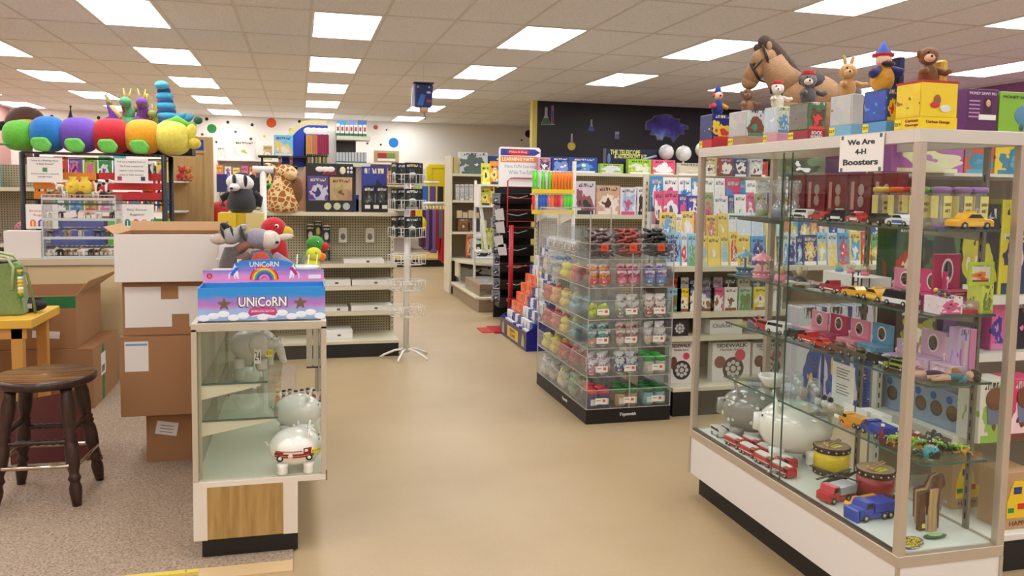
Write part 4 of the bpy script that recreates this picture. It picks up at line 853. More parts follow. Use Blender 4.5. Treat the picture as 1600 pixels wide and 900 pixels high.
MB().box(-.135, -.03, -.1, .13, zq-.12, zq-.005, M(226, 196, 40, .5)).box(.03, .135, -.1, .13, zq-.12, zq-.005, M(216, 198, 130, .6)).box(-.03, .03, -.06, .13, zq-.12, zq-.005, M(226, 196, 40, .5)).build('top_box', st)
t = thing('badger_puppet', 'black and white faced badger puppet sitting high on a yellow pedestal', 'hand puppet', (xq-.0, Yb-.12, zq-.003)); t.scale = (.74,)*3; DG = P(50, 50, 54); BKP = P(26, 26, 28); WP = P(236, 234, 230)
MB().lathe((0, 0, 0), [(.08, 0), (.125, .04), (.12, .12), (.085, .20), (.05, .24)], DG, 22).build('body', t)
MB().ell((-.01, -.02, .255), (.115, .09, .075), WP, (0, .1, 0), 22, 14).ell((-.05, -.10, .215), (.045, .06, .035), WP).build('head', t)
for x in (-.04, .05): MB().ell((x-.015, -.075, .27), (.018, .055, .055), BKP, (-.5, 0, .2), 12, 10).build('face_stripe', t)
MB().ell((.0, .0, .32), (.06, .05, .025), BKP).build('crown', t); MB().ell((-.07, -.155, .205), (.014, .012, .011), BKP, n=8, k=6).build('nose', t)
MB().ell((.09, 0, .30), (.03, .02, .03), BKP).build('ear', t); MB().tube([(-.1, 0, .16), (-.15, -.02, .12), (-.155, -.02, .05)], [.03, .03, .025], BKP, 10).build('arm', t); MB().tube([(.1, 0, .17), (.15, -.01, .12), (.14, -.02, .05)], [.03, .03, .025], BKP, 10).build('arm', t)
o = MB().ell((0, 0, 0), (.25, .12, .25), M(196, 36, 46, .6), n=28, k=18).build('red_cushion', loc=(at(350, 350, Y=9.25).x, 9.25, 1)); tag(o, 'round red foam ball seat left of the badger pedestal', 'ball')
o.location.z = at(350, 350, Y=9.25).z; zc = o.location.z-.248
o = MB().box(-.3, .3, -.15, .3, 0, zc, M(200, 176, 130, .6)).box(-.31, .31, -.16, .31, zc, zc+.0, CREAM).build('display_plinth', bev=.003, loc=(at(350, 350, Y=9.25).x, 9.25, 0)); tag(o, 'tan box plinth under the red ball beside the wooden unit', 'plinth')
# ---------------------------------------------------------------- gondola L, facing the door
gx0, gx1 = -.62, .905
zsL = [at(560, p_, Y=7.75).z for p_ in (332, 413, 448, 488)]
GL_ = gondola('cream pegboard shelving with white boxes, left of the white spinner rack', gx0, gx1, 7.6, .56, zsL[0]+.0, [(zsL[0], .36), (zsL[1], .34), (zsL[2], .34), (zsL[3], .34)], base=.155)
def flat_box(px0, py0, px1, py1, zb, lab, Y=7.83, d=.22):
    r = rect(px0, py0, px1, py1, Y); o = carton(r, Y, d, M(232, 230, 222, .5), 'white_box', lab, 'box', 'flat white boxes on the pegboard shelves', zb=zb+.0006, bev=.002)
    h_ = (r[3]-zb); a = (r[1]-r[0])/2
    MB().cb(a*.2, -.0008, h_*.45, .03, .0008, .018, M(90, 90, 96, .6)).build('print_mark', o)
flat_box(537, 405, 600, 413, zsL[1], 'long flat white box on the upper pegboard shelf')
flat_box(493, 437, 548, 449, zsL[2], 'flat white box on the second pegboard shelf, left one')
flat_box(550, 437, 612, 449, zsL[2], 'flat white box on the second pegboard shelf, right one')
flat_box(506, 480, 544, 489, zsL[3], 'low white box on the third pegboard shelf, left one')
flat_box(549, 477, 613, 489, zsL[3], 'low white box on the third pegboard shelf, right one')
flat_box(498, 517, 551, 533, .155, 'thick white box on the base deck of the pegboard shelving', 7.72, .3)
def peg_pack(px, py0, py1, w_px, Y, label, mat, group, name='hang_card', cat='hanging pack', win=None):
    x0, x1, z0, z1 = rect(px-w_px/2, py0, px+w_px/2, py1, Y); a = (x1-x0)/2; h = z1-z0
    t = thing(name, label, cat, ((x0+x1)/2, Y, z0), 0, group)
    MB().box(-a, a, 0, .012, 0, h*.93, mat).build('card', t); MB().prism([(-a, h*.93), (a, h*.93), (a*.5, h), (-a*.5, h)], .004, .006, WHITE, 'xz').build('hang_tab', t)
    if win: MB().ell((0, -.004, h*.4), (a*.6, .008, h*.22), M(*win, .3), n=12, k=8).build('toy', t)
    return t
bkart = [art((24, 26, 28), (60, 70, 66), (150, 150, 140), i, .8, 'xz', 5) for i in range(4)]
for k, (px, py0, py1) in enumerate(((497, 345, 372), (497, 376, 408), (510, 352, 380), (510, 384, 410), (485, 350, 380))):
    peg_pack(px, py0, py1, 12, 8.05, 'black carded toy on the pegboard, %s from the top left' % ORD[k], bkart[k % 4], 'black carded toys on the pegboard', win=[(200, 190, 90), (180, 60, 50), (220, 220, 220), (60, 110, 80), (210, 200, 160)][k])
for k, px in enumerate((536, 578)):
    t = peg_pack(px, 356, 379, 13, 8.08, 'white hanging card with grey bird print on bare pegboard, %s one' % ('left', 'right')[k], M(222, 216, 200, .6), 'white cards on the pegboard', win=(120, 116, 110))
# toys standing on top of gondola L
zt_ = zsL[0]+.0008
def spots_mat():
    m, nt, p, N, L = nodes_mat('giraffe_plush'); tc = N('TexCoord'); v = N('TexVoronoi', feature='DISTANCE_TO_EDGE'); v.inputs['Scale'].default_value = 22; L(tc.outputs['Object'], v.inputs['Vector'])
    lt = N('Math', operation='LESS_THAN'); lt.inputs[1].default_value = .1; L(v.outputs['Distance'], lt.inputs[0]); mx = N('Mix', data_type='RGBA'); mx.inputs['A'].default_value = (lin(170), lin(104), lin(48), 1); mx.inputs['B'].default_value = (lin(232), lin(206), lin(150), 1)
    L(lt.outputs[0], mx.inputs['Factor']); L(mx.outputs['Result'], p.inputs['Base Color']); p.inputs['Roughness'].default_value = .9; return m
GS = spots_mat(); q = at(443, 328, Y=7.8); t = thing('giraffe_puppet', 'spotted giraffe puppet sitting on the pegboard shelving top', 'hand puppet', (q.x, 7.82, zt_))
MB().lathe((0, 0, 0), [(.13, 0), (.15, .06), (.14, .18), (.09, .28), (.07, .33)], GS, 22).build('body', t); MB().ell((.03, -.03, .36), (.10, .08, .07), GS, (0, .2, 0)).ell((.07, -.11, .33), (.05, .07, .045), P(214, 176, 120)).build('head', t)
for x in (-.03, .07): MB().cyl((x, 0, .41), (x, 0, .48), .012, P(140, 84, 40)).ell((x, 0, .49), .018, P(90, 54, 34)).build('horn', t)
MB().ell((-.10, 0, .40), (.07, .02, .03), GS, (0, .5, 0)).build('ear', t); MB().ell((.12, -.06, .20), (.06, .05, .12), P(126, 80, 46)).build('arm', t)
# black display box with two packs (left) and header
x0, x1, z0, z1 = rect(478, 255, 553, 328, 7.80); t = thing('counter_display', 'black cardboard counter display holding a purple and a kraft pack', 'display box', ((x0+x1)/2, 7.80, zt_)); a = (x1-x0)/2; h = z1-zt_; bl = M(34, 32, 34, .4)
MB().box(-a, a, .10, .112, 0, h, bl).box(-a, a, 0, .012, 0, h*.24, bl).box(-a, -a+.01, .012, .10, 0, h*.5, bl).box(a-.01, a, .012, .10, 0, h*.5, bl).build('display_body', t, bev=.001)
MB().box(-a+.015, -.015, .06, .08, h*.18, h*.74, art((90, 70, 140), (210, 205, 225), (60, 60, 110), 4, .8, 'xz', 3)).build('purple_pack', t); MB().box(.0, a-.012, .06, .08, h*.18, h*.72, art((196, 170, 126), (180, 150, 104), (120, 84, 60), 2, .8, 'xz', 2)).build('kraft_pack', t)
m = MB()
for x in (-.09, -.04, .01): m.ell((x, .098, h*.88), (.04, .003, .025), WHITE, n=14, k=8)
m.build('logo_cloud', t); text('BUILDS', .12, M(214, 50, 70, .5), t, (.0, .097, h*.80), FR, .03)
for k, c_ in enumerate(((206, 206, 150), (196, 198, 160), (180, 190, 186))): MB().lathe((-a*.1+.085*k, -.0005, h*.12), [(.033, 0), (.033, .001)], M(*c_, .5), 24, False, (0, -1, 0)).build('round_picture', t)
MB().ell((a*.55, .096, h*.86), (.028, .004, .035), M(226, 220, 190, .5), n=16, k=10).build('lamp_picture', t)
for k in range(4): MB().ell((a*.78+.03*(k % 2), .097, h*(.83+.08*(k//2))), (.012, .003, .014), M(214, 214, 220, .5), n=10, k=6).build('face_picture', t)
# blue-black card display
x0, x1, z0, z1 = rect(566, 260, 606, 328, 7.80); t = thing('counter_display', 'black and blue counter display of space packs, right end of the pegboard top', 'display box', ((x0+x1)/2, 7.80, zt_)); a = (x1-x0)/2; h = z1-zt_
MB().box(-a, a, .10, .11, 0, h, art((50, 60, 150), (30, 34, 80), (190, 190, 220), 6, .85, 'xz', 3)).box(-a, a, 0, .01, 0, h*.2, BLACK).box(-a, -a+.01, .01, .1, 0, h*.4, BLACK).box(a-.01, a, .01, .1, 0, h*.4, BLACK).build('display_body', t)
for k in range(2): MB().box(-a+.012+.12*k, -a+.12+.12*k, .03, .05, h*.05, h*.58, bkart[k+1]).build('card_pack', t)
for k in range(3): MB().cb(-a+.05+.08*k, -.001, h*.12, .05, .001, .035, WHITE).build('price_label', t)
for k, (px, c_) in enumerate(((556, (40, 70, 140)), (560, (200, 190, 160)))):
    cbox(at(px, 320, Y=8).x, 7.95, zt_, .05, .16-.04*k, .08, '%s small carton in the gap between the two counter displays' % ('blue', 'tan')[k], None, col=None, mat=M(*c_, .5))
# second bay behind: tall rack with hanging packs, header, small-box shelves
YK = 8.65
t = thing('display_tower', 'tall toy display with blue arched header and small box shelves', 'display stand', (at(500, 250, Y=YK).x, YK, 0)); xo = t.location.x
X = lambda p_: at(p_, 250, Y=YK).x-xo
Zk = lambda p_: at(500, p_, Y=YK).z
pts = [(X(440)+(X(512)-X(440))*k/12, Zk(244)+(Zk(196)-Zk(244))*sin(pi*.5*min(1, k/7.5))**.8) for k in range(13)]
MB().prism([(X(432), Zk(246))]+[(p_[0]-.03+.02*i/12, p_[1]+.05) for i, p_ in enumerate(pts)]+[(X(516), Zk(246))], .02, .03, M(226, 214, 160, .6), 'xz').build('header_rim', t)
MB().prism([(X(440), Zk(262))]+pts+[(X(512), Zk(262))], .0, .015, M(20, 66, 190, .4), 'xz').build('header_board', t)
m = MB()
for k in range(4): m.ell((X(482)+.055*k, -.002, Zk(205)), (.05, .004, .035), WHITE, n=14, k=8)
m.build('logo_cloud', t)
MB().box(X(513), X(525), -.04, .0, .0, Zk(204), PV).build('white_column', t)
MB().box(X(405), X(480), -.25, .12, Zk(246)-.015, Zk(246), BLACK).build('shelf_plate', t)
for p_ in (408, 476): MB().box(X(p_), X(p_)+.02, -.02, 0, 0, Zk(246)-.015, DARK).build('post', t)
MB().box(X(476), X(513), -.0, .01, 0, Zk(212), M(70, 66, 66, .5)).build('back_panel', t)
for zp, dz in ((213, 0), (254, 0)):
    MB().box(X(525), X(576), -.22, .0, Zk(zp)-.04, Zk(zp), M(206, 202, 186, .5)).build('shelf', t)
MB().box(X(525), X(556), .0, .01, 0, Zk(210), M(60, 56, 56, .5)).build('back_panel', t)
for k in range(7):
    w0, w1 = 525+7*k, 531+7*k; r = rect(w0, 195 if k else 193, w1, 213, YK-.2)
    b = carton(r, YK-.2, .12, M(222, 222, 216, .5), 'slim_box', 'slim white and green toy box, %s from the left on the high tower shelf' % ORD[k], 'boxed toy', 'slim boxes on the tower top shelf', zb=Zk(213)+.0006)
    a = (r[1]-r[0])/2; MB().box(-a, a, -.001, 0, .0, .025, M(30, 110, 60, .5)).box(-a*.5, a*.5, -.001, 0, .05, .09, M(170, 50, 60, .5)).build('green_band', b)
for k in range(3):
    r = rect(527+16*k, 188, 541+16*k, 199, YK-.06); carton(r, YK-.06, .06, M(*[(70, 150, 200), (120, 140, 190), (70, 110, 170)][k], .4), 'blue_box', 'light blue toy box peeking over the slim boxes, %s from the left' % ORD[k], 'boxed toy', 'blue boxes on the tower top', zb=Zk(213)+.001)
for k in range(10):
    r = rect(525.5+4.8*k, 238, 529.6+4.8*k, 254, YK-.2); b = carton(r, YK-.2, .1, M(176, 178, 180, .5), 'slim_box', 'narrow grey toy box, %s from the left on the lower tower shelf' % ORD[k], 'boxed toy', 'narrow grey boxes on the tower', zb=Zk(254)+.0006)
    a = (r[1]-r[0])/2; MB().box(-a, a, -.001, 0, 0, .012, M(30, 100, 60, .5)).build('green_band', b)
for k in range(14):
    px = 478+2.6*k; c_ = (206, 150, 80) if k < 4 else (200, 120, 90) if k < 7 else (150, 34, 70); r = rect(px, 211, px+2.2, 241, YK-.16)
    o = carton(r, YK-.16, .10, M(*c_, .5), 'hanging_pack', '%s packet on edge, %s from the left on the tower pegs' % (('tan', 'orange', 'magenta')[0 if k < 4 else 1 if k < 7 else 2], ORD[k]), 'hanging pack', 'packets on the tower pegs'); MB().box(-.004, .004, .04, .05, .20, .23, WHITE).build('hang_tab', o)
for k in range(12):
    px = 478+3*k; c_ = [(60, 50, 46), (160, 150, 70), (90, 110, 60), (200, 170, 140)][k % 4]; r = rect(px, 245, px+2.4, 262, YK-.16)
    o = carton(r, YK-.16, .08, M(*c_, .5), 'hanging_pack', 'small dark packet on edge, %s from the left on the lower tower pegs' % ORD[k], 'hanging pack', 'packets on the lower tower pegs'); MB().box(-.004, .004, .03, .04, .12, .15, WHITE).build('hang_tab', o)
r = rect(428, 211, 458, 245, YK-.12); o = carton(r, YK-.12, .14, art((120, 190, 220), (226, 200, 120), (220, 220, 220), 3, .8, 'xz', 3), 'toy_box', 'clear fronted blue and yellow toy box on the black plate of the tower', 'boxed toy', zb=Zk(246)+.0006)
for k, (px, c_) in enumerate(((489, (226, 170, 140)), (470, (60, 50, 50)), (478, (190, 170, 150)))):
    o = MB().box(-.05, .05, 0, .02, 0, .42, M(*c_, .4)).build('leaning_pack', loc=(at(px-18, 300, Y=8.0).x, 8.02, zt_)); o.rotation_euler = (0, .18-.12*k, 0); tag(o, '%s tall toy pack leaning on the pegboard top beside the giraffe' % ('pale pink', 'black', 'beige')[k], 'toy pack', 'leaning packs by the giraffe')
# green capped tubes and clear bags behind the badger
gz = 1.0; gp = gondola('grey shelving with green capped tubes behind the badger puppet', at(338, 300, Y=9.6).x, at(440, 300, Y=9.6).x, 9.6, .4, 1.55, [(.5, .3), (at(380, 322, Y=9.7).z, .3)], peg=M(196, 194, 186, .6))
zg = at(380, 322, Y=9.7).z+.001; tubeM = glass((.85, .9, .9), 1, .05, .2)
for k in range(13):
    px = 362+6.5*k; q = at(px, 320, Y=9.75); t = thing('candy_tube', 'clear tube of toys with bright green cap, %s from the left behind the badger' % ORD[k], 'tube', (q.x, 9.72+.05*(k % 2), zg), 0, 'green capped tubes behind the badger')
    MB().lathe((0, 0, 0), [(.026, 0), (.026, .2)], M(*[(226, 140, 50), (220, 220, 216), (210, 80, 80)][k % 3], .3), 12).build('tube_body', t); MB().lathe((0, 0, .2), [(.031, 0), (.031, .05), (.02, .06), (0, .06)], M(40, 170, 60, .35), 12).build('cap', t)
for k in range(4):
    r = rect(338+18*k, 272+5*(k % 2), 354+18*k, 300, 9.62); carton(r, 9.66, .05, M(*[(60, 70, 130), (214, 212, 206), (190, 190, 200), (40, 44, 60)][k], .4), 'toy_pack', '%s blister pack hanging behind the badger, %s from the left' % (['blue', 'white', 'pale grey', 'dark'][k], ORD[k]), 'toy pack', 'packs behind the badger')
# wall shelving at the back
zw = at(380, 248, Y=17.3).z
gw = gondola('long white wall shelving against the back wall with wrapped toys', at(334, 250, Y=17.3).x, at(648, 250, Y=17.3).x, 17.3, .5, zw, [(zw, .4), (1.1, .36), (.6, .36)], name='wall_shelving', pm=WHITE, peg=M(196, 184, 176, .6))
gw.location.y = 17.72; gw['label'] = 'long white wall shelving against the back wall with hanging packs'
for k, (p0, p1, yt, c_, nm) in enumerate(((361, 397, 217, (226, 222, 214), 'white'), (410, 424, 226, (206, 176, 120), 'tan'), (336, 348, 228, (216, 214, 200), 'pale'))):
    carton(rect(p0, yt, p1, 248, 17.4), 17.85, .2, art(c_, (236, 232, 226), (170, 190, 110), k+2, .8, 'xz', 2), 'toy_box', '%s toy box standing on top of the back wall shelving' % nm, 'boxed toy', zb=zw+.001)
t = thing('framed_sign', 'tan framed board with red and green pictures on the back wall shelving', 'sign', (at(607, 243, Y=17.4).x, 17.8, zw+.001)); r = rect(587, 234, 627, 253, 17.5); a = (r[1]-r[0])/2; h = r[3]-r[2]
MB().box(-a, a, 0, .03, 0, h, M(188, 160, 116, .6)).build('frame_board', t); MB().box(-a*.7, 0, -.01, 0, h*.4, h*.8, M(170, 44, 50, .5)).build('red_picture', t); MB().box(.01, a*.7, -.01, 0, h*.4, h*.8, M(110, 150, 70, .5)).build('green_picture', t); MB().box(-a*.7, a*.7, -.01, 0, h*.14, h*.34, WHITE).build('caption_strip', t)
for k in range(24):
    px = 338+13*k; c_ = PAL[(k*5+1) % 12]; r = rect(px, 258+(k*7 % 5), px+10, 290+(k*5 % 9), 17.8); m_, _ = rnd_art(3, c_)
    if 430 < px < 560: continue
    carton(r, 17.85, .06, m_, 'hanging_pack', '%s packet hanging on the back wall shelving, %s in the row' % (CN[c_], ORD[k]), 'hanging pack', 'packs on the back wall shelving')
for k, (px, c_, nm) in enumerate(((610, (190, 130, 90), 'tan'), (622, (196, 140, 100), 'brown'), (638, (226, 80, 50), 'orange red'))):
    plush('%s doll standing under the back wall shelf, right part' % nm, (at(px, 280, Y=17.75).x, 17.8, 1.62), 0, .36, c_, group='dolls on the back wall shelving')
o = MB().box(at(604, 280, Y=17.7).x, at(646, 280, Y=17.7).x, 17.6, 18.15, 1.59, 1.615, WHITE).build('wall_ledge'); tag(o, 'short white ledge under the dolls on the back wall', 'shelf')
# ---------------------------------------------------------------- white spinner rack
sx_, sy_ = at(630, 552, Z=.0).x, 7.50; zt3 = at(630, 287, Y=sy_).z
t = thing('spinner_rack', 'white wire spinner rack with star foot, holding black carded toys', 'display rack', (sx_, sy_, 0))
MB().tube([(0, 0, .055), (0, 0, zt3)], .026, PV, 14).build('pole', t)
for k in range(5):
    an_ = 2*pi*k/5+.5; c_, s_2 = cos(an_), sin(an_); MB().tube([(0, 0, .085), (.10*c_, .10*s_2, .075), (.20*c_, .20*s_2, .035), (.24*c_, .24*s_2, .011)], .0105, PV, 8).build('foot', t)
zlev = [at(630, p_, Y=sy_).z for p_ in (492, 452, 412, 370, 327, 287)]
for li, z in enumerate(zlev):
    m = MB()
    for k in range(4):
        an_ = pi/2*k+.25; cx_, sy2 = cos(an_), sin(an_); ux, uy = -sy2, cx_
        P0 = Vector((cx_*.09, sy2*.09, z)); P1 = Vector((cx_*.15, sy2*.15, z))
        a_ = [P0+Vector((ux, uy, 0))*-.085, P0+Vector((ux, uy, 0))*.085, P1+Vector((ux, uy, 0))*.085, P1+Vector((ux, uy, 0))*-.085]
        m.tube(a_, .003, PV, 6, True); up = Vector((0, 0, .085)); m.tube([q_+up for q_ in a_], .003, PV, 6, True)
        for q_ in a_: m.tube([q_, q_+up], .003, PV, 6)
        for f in (.33, .66): m.tube([a_[3].lerp(a_[2], f), a_[3].lerp(a_[2], f)+up], .002, PV, 4)
        m.tube([Vector((0, 0, z+.04)), P0+Vector((0, 0, .04))], .004, PV, 6)
    m.build('wire_basket', t)
wi = 0
for li in (3, 4, 5):
    for k in range(4):
        an_ = pi/2*k+.25; z = zlev[li]; q = Vector((sx_+cos(an_)*.12, sy_+sin(an_)*.12, z+.004)); tt = thing('carded_toy', 'black carded metal model in the spinner rack, %s basket row, %s pocket' % (('middle', 'upper', 'top')[li-3], ORD[k]), 'carded toy', q, an_+pi/2, 'black carded models in the spinner rack')
        MB().box(-.07, .07, -.006, .006, 0, .185, bkart[(k+li) % 4]).build('card', tt); MB().ell((0, -.009, .08), (.035, .006, .02), M(200, 200, 196, .3, .4), n=10, k=6).build('model', tt); MB().cb(0, -.007, .165, .05, .001, .012, M(*[(40, 120, 80), (200, 200, 200), (226, 170, 40)][(k+li) % 3], .5)).build('title_strip', tt)
# ---------------------------------------------------------------- clothing rack in the back aisle
yc = 13.2; xa, xb2 = at(641, 315, Y=yc).x, at(701, 315, Y=yc).x; zr = at(670, 318, Y=yc).z; zr2 = at(670, 285, Y=yc).z
t = thing('clothing_rack', 'white clothing rack with children costumes in front of the yellow door', 'clothes rack', (xa, yc, 0)); w_ = xb2-xa
for x in (0, w_): MB().tube([(x, 0, 0), (x, 0, zr2)], .02, PV, 8).build('post', t)
MB().tube([(0, 0, zr), (w_, 0, zr)], .03, PV, 8).build('rail', t); MB().tube([(0, 0, zr2), (w_*.75, 0, zr2)], .02, PV, 8).build('top_rail', t)
for x in (0, w_): MB().tube([(x, -.3, .02), (x, .3, .02)], .02, PV, 8).build('foot', t)
cg = [(120, 30, 40), (226, 190, 30), (226, 190, 30), (70, 30, 50), (110, 90, 140), (60, 30, 70), (120, 90, 150), (150, 30, 40), (70, 120, 130), (190, 30, 40), (200, 40, 50)]
gn = ['dark red', 'yellow', 'yellow', 'maroon', 'lilac', 'plum', 'lavender', 'wine red', 'teal', 'red', 'bright red']
for k in range(11):
    x = xa+.04+(w_-.08)*k/10; L_ = [.5, .55, .55, .75, .8, .8, .85, .8, .6, 1.0, 1.05][k]*.9; tt = thing('costume', '%s child costume on a hanger, %s from the left on the white rail' % (gn[k], ORD[k]), 'costume', (x, yc, zr-.03), 0, 'costumes on the white rail')
    MB().prism([(-.035, -.06), (.035, -.06), (.045, -.2), (.03+.03*L_, -L_), (-.03-.03*L_, -L_), (-.045, -.2)], -.14, .14, M(*cg[k], .8), 'xz').build('garment', tt, bev=.02, seg=2); MB().tube([(0, -.13, -.05), (0, 0, .0), (0, .13, -.05)], .006, WHITE, 6).tube([(0, 0, 0), (0, 0, .025)], .004, WHITE, 6).build('hanger', tt)
    if k in (1, 2): MB().ell((0, -.15, -.30), (.10, .06, .13), M(232, 200, 30, .6), n=14, k=10).build('yellow_pouf', tt)
for k, c_ in enumerate(((150, 200, 80), (30, 90, 170), (90, 60, 130), (30, 30, 40))):
    o = carton(rect(648+12*k, 290, 657+12*k, 314, yc), yc, .05, M(*c_, .5), 'toy_bag', '%s bag standing between the rails of the clothing rack' % ('lime', 'blue', 'purple', 'black')[k], 'bag', 'bags above the costume rail'); o.location.z = zr+.031
# second doorway trim seen under the costumes
d2 = struct(bpy.data.objects.new('door_2', None)); C.objects.link(d2); d2.location = (2.45, YB-.06, 0); MB().box(-.3, .32, 0, .05, .2, 2.0, M(226, 220, 206, .6)).build('door_leaf', d2); MB().box(.32, .40, -.02, .06, .18, 2.05, YEL).build('door_frame', d2)
# ---------------------------------------------------------------- hanging train piñata
YH = 9.6; q = at(661, 148, Y=YH); t = thing('hanging_train_lantern', 'dark blue paper lantern train hanging from the ceiling on a string', 'hanging decoration', (q.x, YH, at(661, 168, Y=YH).z)); s1 = at(675, 148, Y=YH).x-at(645, 148, Y=YH).x; h = at(661, 131, Y=YH).z-t.location.z
NB = M(28, 44, 110, .5); a = s1/2
MB().hexa([(-a*.85, -.06, 0), (-a*.85, .06, 0), (a*.85, .06, 0), (a*.85, -.06, 0)], [(-a*.9, -.06, h), (-a*.9, .06, h), (a, .06, h*.95), (a, -.06, h*.95)], NB).build('lantern_body', t, bev=.012)
MB().box(-a*1.02, a*1.05, -.065, .065, h, h+.012, BLACK).build('roof', t)
MB().prism([(-a*.7, .02), (-a*.1, .01), (.02, h*.5), (-a*.3, h*.55)], -.067, -.061, M(50, 110, 190, .5), 'xz').build('blue_panel', t)
for x in (-a*.6, a*.55): MB().lathe((x, -.061, h*.84), [(.012, 0), (.012, .004)], M(170, 176, 130, .5), 14, False, (0, -1, 0)).build('round_lamp', t)
MB().cb(a*.55, -.064, h*.26, .055, .006, .03, M(150, 60, 60, .5)).build('buffer', t); MB().ell((a*.5, -.063, h*.62), (.026, .004, .014), M(210, 206, 220, .5), n=12, k=6).build('round_picture', t); MB().cb(-a*.2, -.064, h*.12, .02, .004, .02, WHITE).build('window_patch', t)
MB().hexa([(-a*1.25, -.03, h*.02), (-a*1.25, .03, h*.02), (-a*.86, .03, h*.02), (-a*.86, -.03, h*.02)], [(-a*1.1, -.03, h*.85), (-a*1.1, .03, h*.85), (-a*.9, .03, h*.9), (-a*.9, -.03, h*.9)], M(206, 206, 220, .4)).build('side_paper', t)
MB().lathe((a*.1, 0, -.055), [(.05, 0), (.055, .055)], M(222, 186, 160, .6), 16).build('pink_base', t)
MB().tube([(0, 0, h+.01), (0, 0, CZ-t.location.z-.001)], .0022, M(220, 214, 200, .6), 5).build('string', t); MB().tube([(a*.1, 0, -.055), (a*.2, 0, -.09), (a*.3, 0, -.12), (a*.25, 0, -.14)], .004, DARK, 5).build('pull_cord', t)
# ---------------------------------------------------------------- far shelving right of the costumes
YM = 12.0; mx0, mx1 = at(707, 350, Y=YM).x, 3.05
zM = [at(740, p_, Y=YM+.1).z for p_ in (272, 313, 362)]
gondola('cream open shelving near the yellow door with a robot kit on top', mx0, mx1, YM, .5, zM[0], [(zM[0], .42), (zM[1], .42), (zM[2], .42), (at(740, 403, Y=YM+.1).z, .44)], base=.14, peg=M(168, 156, 128, .6))
m = MB(); m.box(0, .03, 0, .48, 0, zM[0]+.27, CREAM); o = m.build('end_panel', loc=(mx0-.035, YM+.02, 0)); tag(o, 'cream end panel standing at the left side of the far open shelving', 'panel')
for k in range(30): pass
def card(px0, py0, px1, py1, Y, zb, label, mat, d=.08, group=None, name='toy_box', cat='boxed toy', tilt=0): return carton(rect(px0, py0, px1, py1, Y), Y, d, mat, name, label, cat, group, zb=zb+.0006, tilt=tilt)
card(718, 238, 762, 272, YM+.12, zM[0], 'large white and green robot kit box on top of the far shelving', art((206, 210, 212), (90, 110, 100), (230, 232, 236), 2, .85, 'xz', 3), .12)
card(763, 244, 786, 272, YM+.12, zM[0], 'dark blue toy box right of the robot kit box', art((24, 60, 130), (50, 100, 170), (220, 226, 236), 5, .6), .1)
card(709, 246, 716, 272, YM+.12, zM[0], 'slim tan box at the left end of the far shelving top', M(206, 180, 110, .6))
for k in range(5): card(712+7*k, 288, 718+7*k, 312, YM+.1, zM[1], 'clear white toy pack, %s from the left on the upper far shelf' % ORD[k], art((214, 212, 206), (170, 170, 166), (230, 230, 226), k, .8, 'xz', 5), group='clear packs on the far shelf')
card(750, 284, 770, 312, YM+.2, zM[1], 'grey picture box right of the clear packs on the far shelf', art((150, 150, 140), (90, 96, 90), (226, 226, 220), 3))
for k in range(2): card(716+18*k, 343+6*k, 732+18*k, 362, YM+.12, zM[2], 'brown wooden toy crate, %s from the left on the middle far shelf' % ORD[k], art((140, 98, 60), (110, 74, 44), (210, 186, 150), k, .9, 'xz', 3), .2, 'wooden toys on the far shelf', 'wooden_toy', 'wooden toy')
for k in range(4): card(714+9*k, 329+3*(k % 2), 722+9*k, 340, YM+.12, at(730, 341, Y=YM+.1).z, 'pale wooden block toy, %s from the left upon the brown crates' % ORD[k], M(206, 184, 150, .7), .08, 'wooden blocks on the far shelf', 'wooden_block', 'wooden toy').location.z += 0
for k in range(6): card(739+5.5*k, 340+(k*3 % 5), 744+5.5*k, 362, YM+.06, zM[2], 'small bottle-like paint pack, %s from the left at the middle far shelf edge' % ORD[k], M(*[(190, 180, 200), (60, 60, 70), (220, 220, 214), (220, 200, 120), (90, 90, 96), (160, 150, 120)][k], .5), .05, 'paint packs on the far shelf', 'paint_pack', 'art supply')
zlow = at(740, 403, Y=YM+.1).z
card(729, 366, 741, 402, YM+.06, zlow, 'tall orange craft box on the lower far shelf', art((220, 140, 90), (236, 200, 160), (150, 90, 60), 3), .1)
t = thing('drum_set_toy', 'clear and black packaged toy on the curved lower shelf', 'boxed toy', (at(757, 403, Y=YM-.15).x, YM-.1, zlow+.001), 0); MB().box(-.17, .17, 0, .2, 0, .30, art((200, 202, 206), (30, 32, 36), (236, 236, 238), 7, .9, 'xz', 5)).build('pack', t, bev=.01); MB().lathe((0, .1, .30), [(.15, 0), (.15, .05), (.06, .09), (0, .09)], M(206, 208, 214, .3), 18).build('dome_lid', t)
# curved endcap shelf and low platform base with a flat grey box
m = MB(); xa_ = mx0+.02; pts = [(xa_, YM), (xa_, YM-.35), (xa_+.2, YM-.75), (xa_+.5, YM-.98), (mx1, YM-1.0), (mx1, YM)]
t = thing('curved_shelf', 'cream curved end shelf jutting out of the far shelving', 'shelf', (0, 0, 0)); m.prism(pts, zlow-.03, zlow-.001, CREAM, 'xy'); m.build('board', t); MB().box(xa_+.02, xa_+.05, YM-.3, YM-.01, zlow-.25, zlow-.03, CREAM).build('bracket', t)
bx0, bx1 = at(745, 489, Z=0).x, 2.95; by0 = at(745, 489, Z=0).y
t = thing('base_shelf', 'low cream base shelf with grey kick at the end of the far shelving', 'shelf', (bx0, by0, 0)); MB().box(.03, bx1-bx0, .03, 1.85, 0, .16, M(150, 132, 104, .6)).build('kick_plate', t); MB().prism([(0, .12), (.12, 0), (bx1-bx0, 0), (bx1-bx0, 1.85), (0, 1.85)], .16, .19, CREAM, 'xy').build('deck', t, bev=.004); MB().lathe((.28, .028, .09), [(.028, 0), (.028, .003)], BLACK, 16, False, (0, -1, 0)).build('round_hole', t)
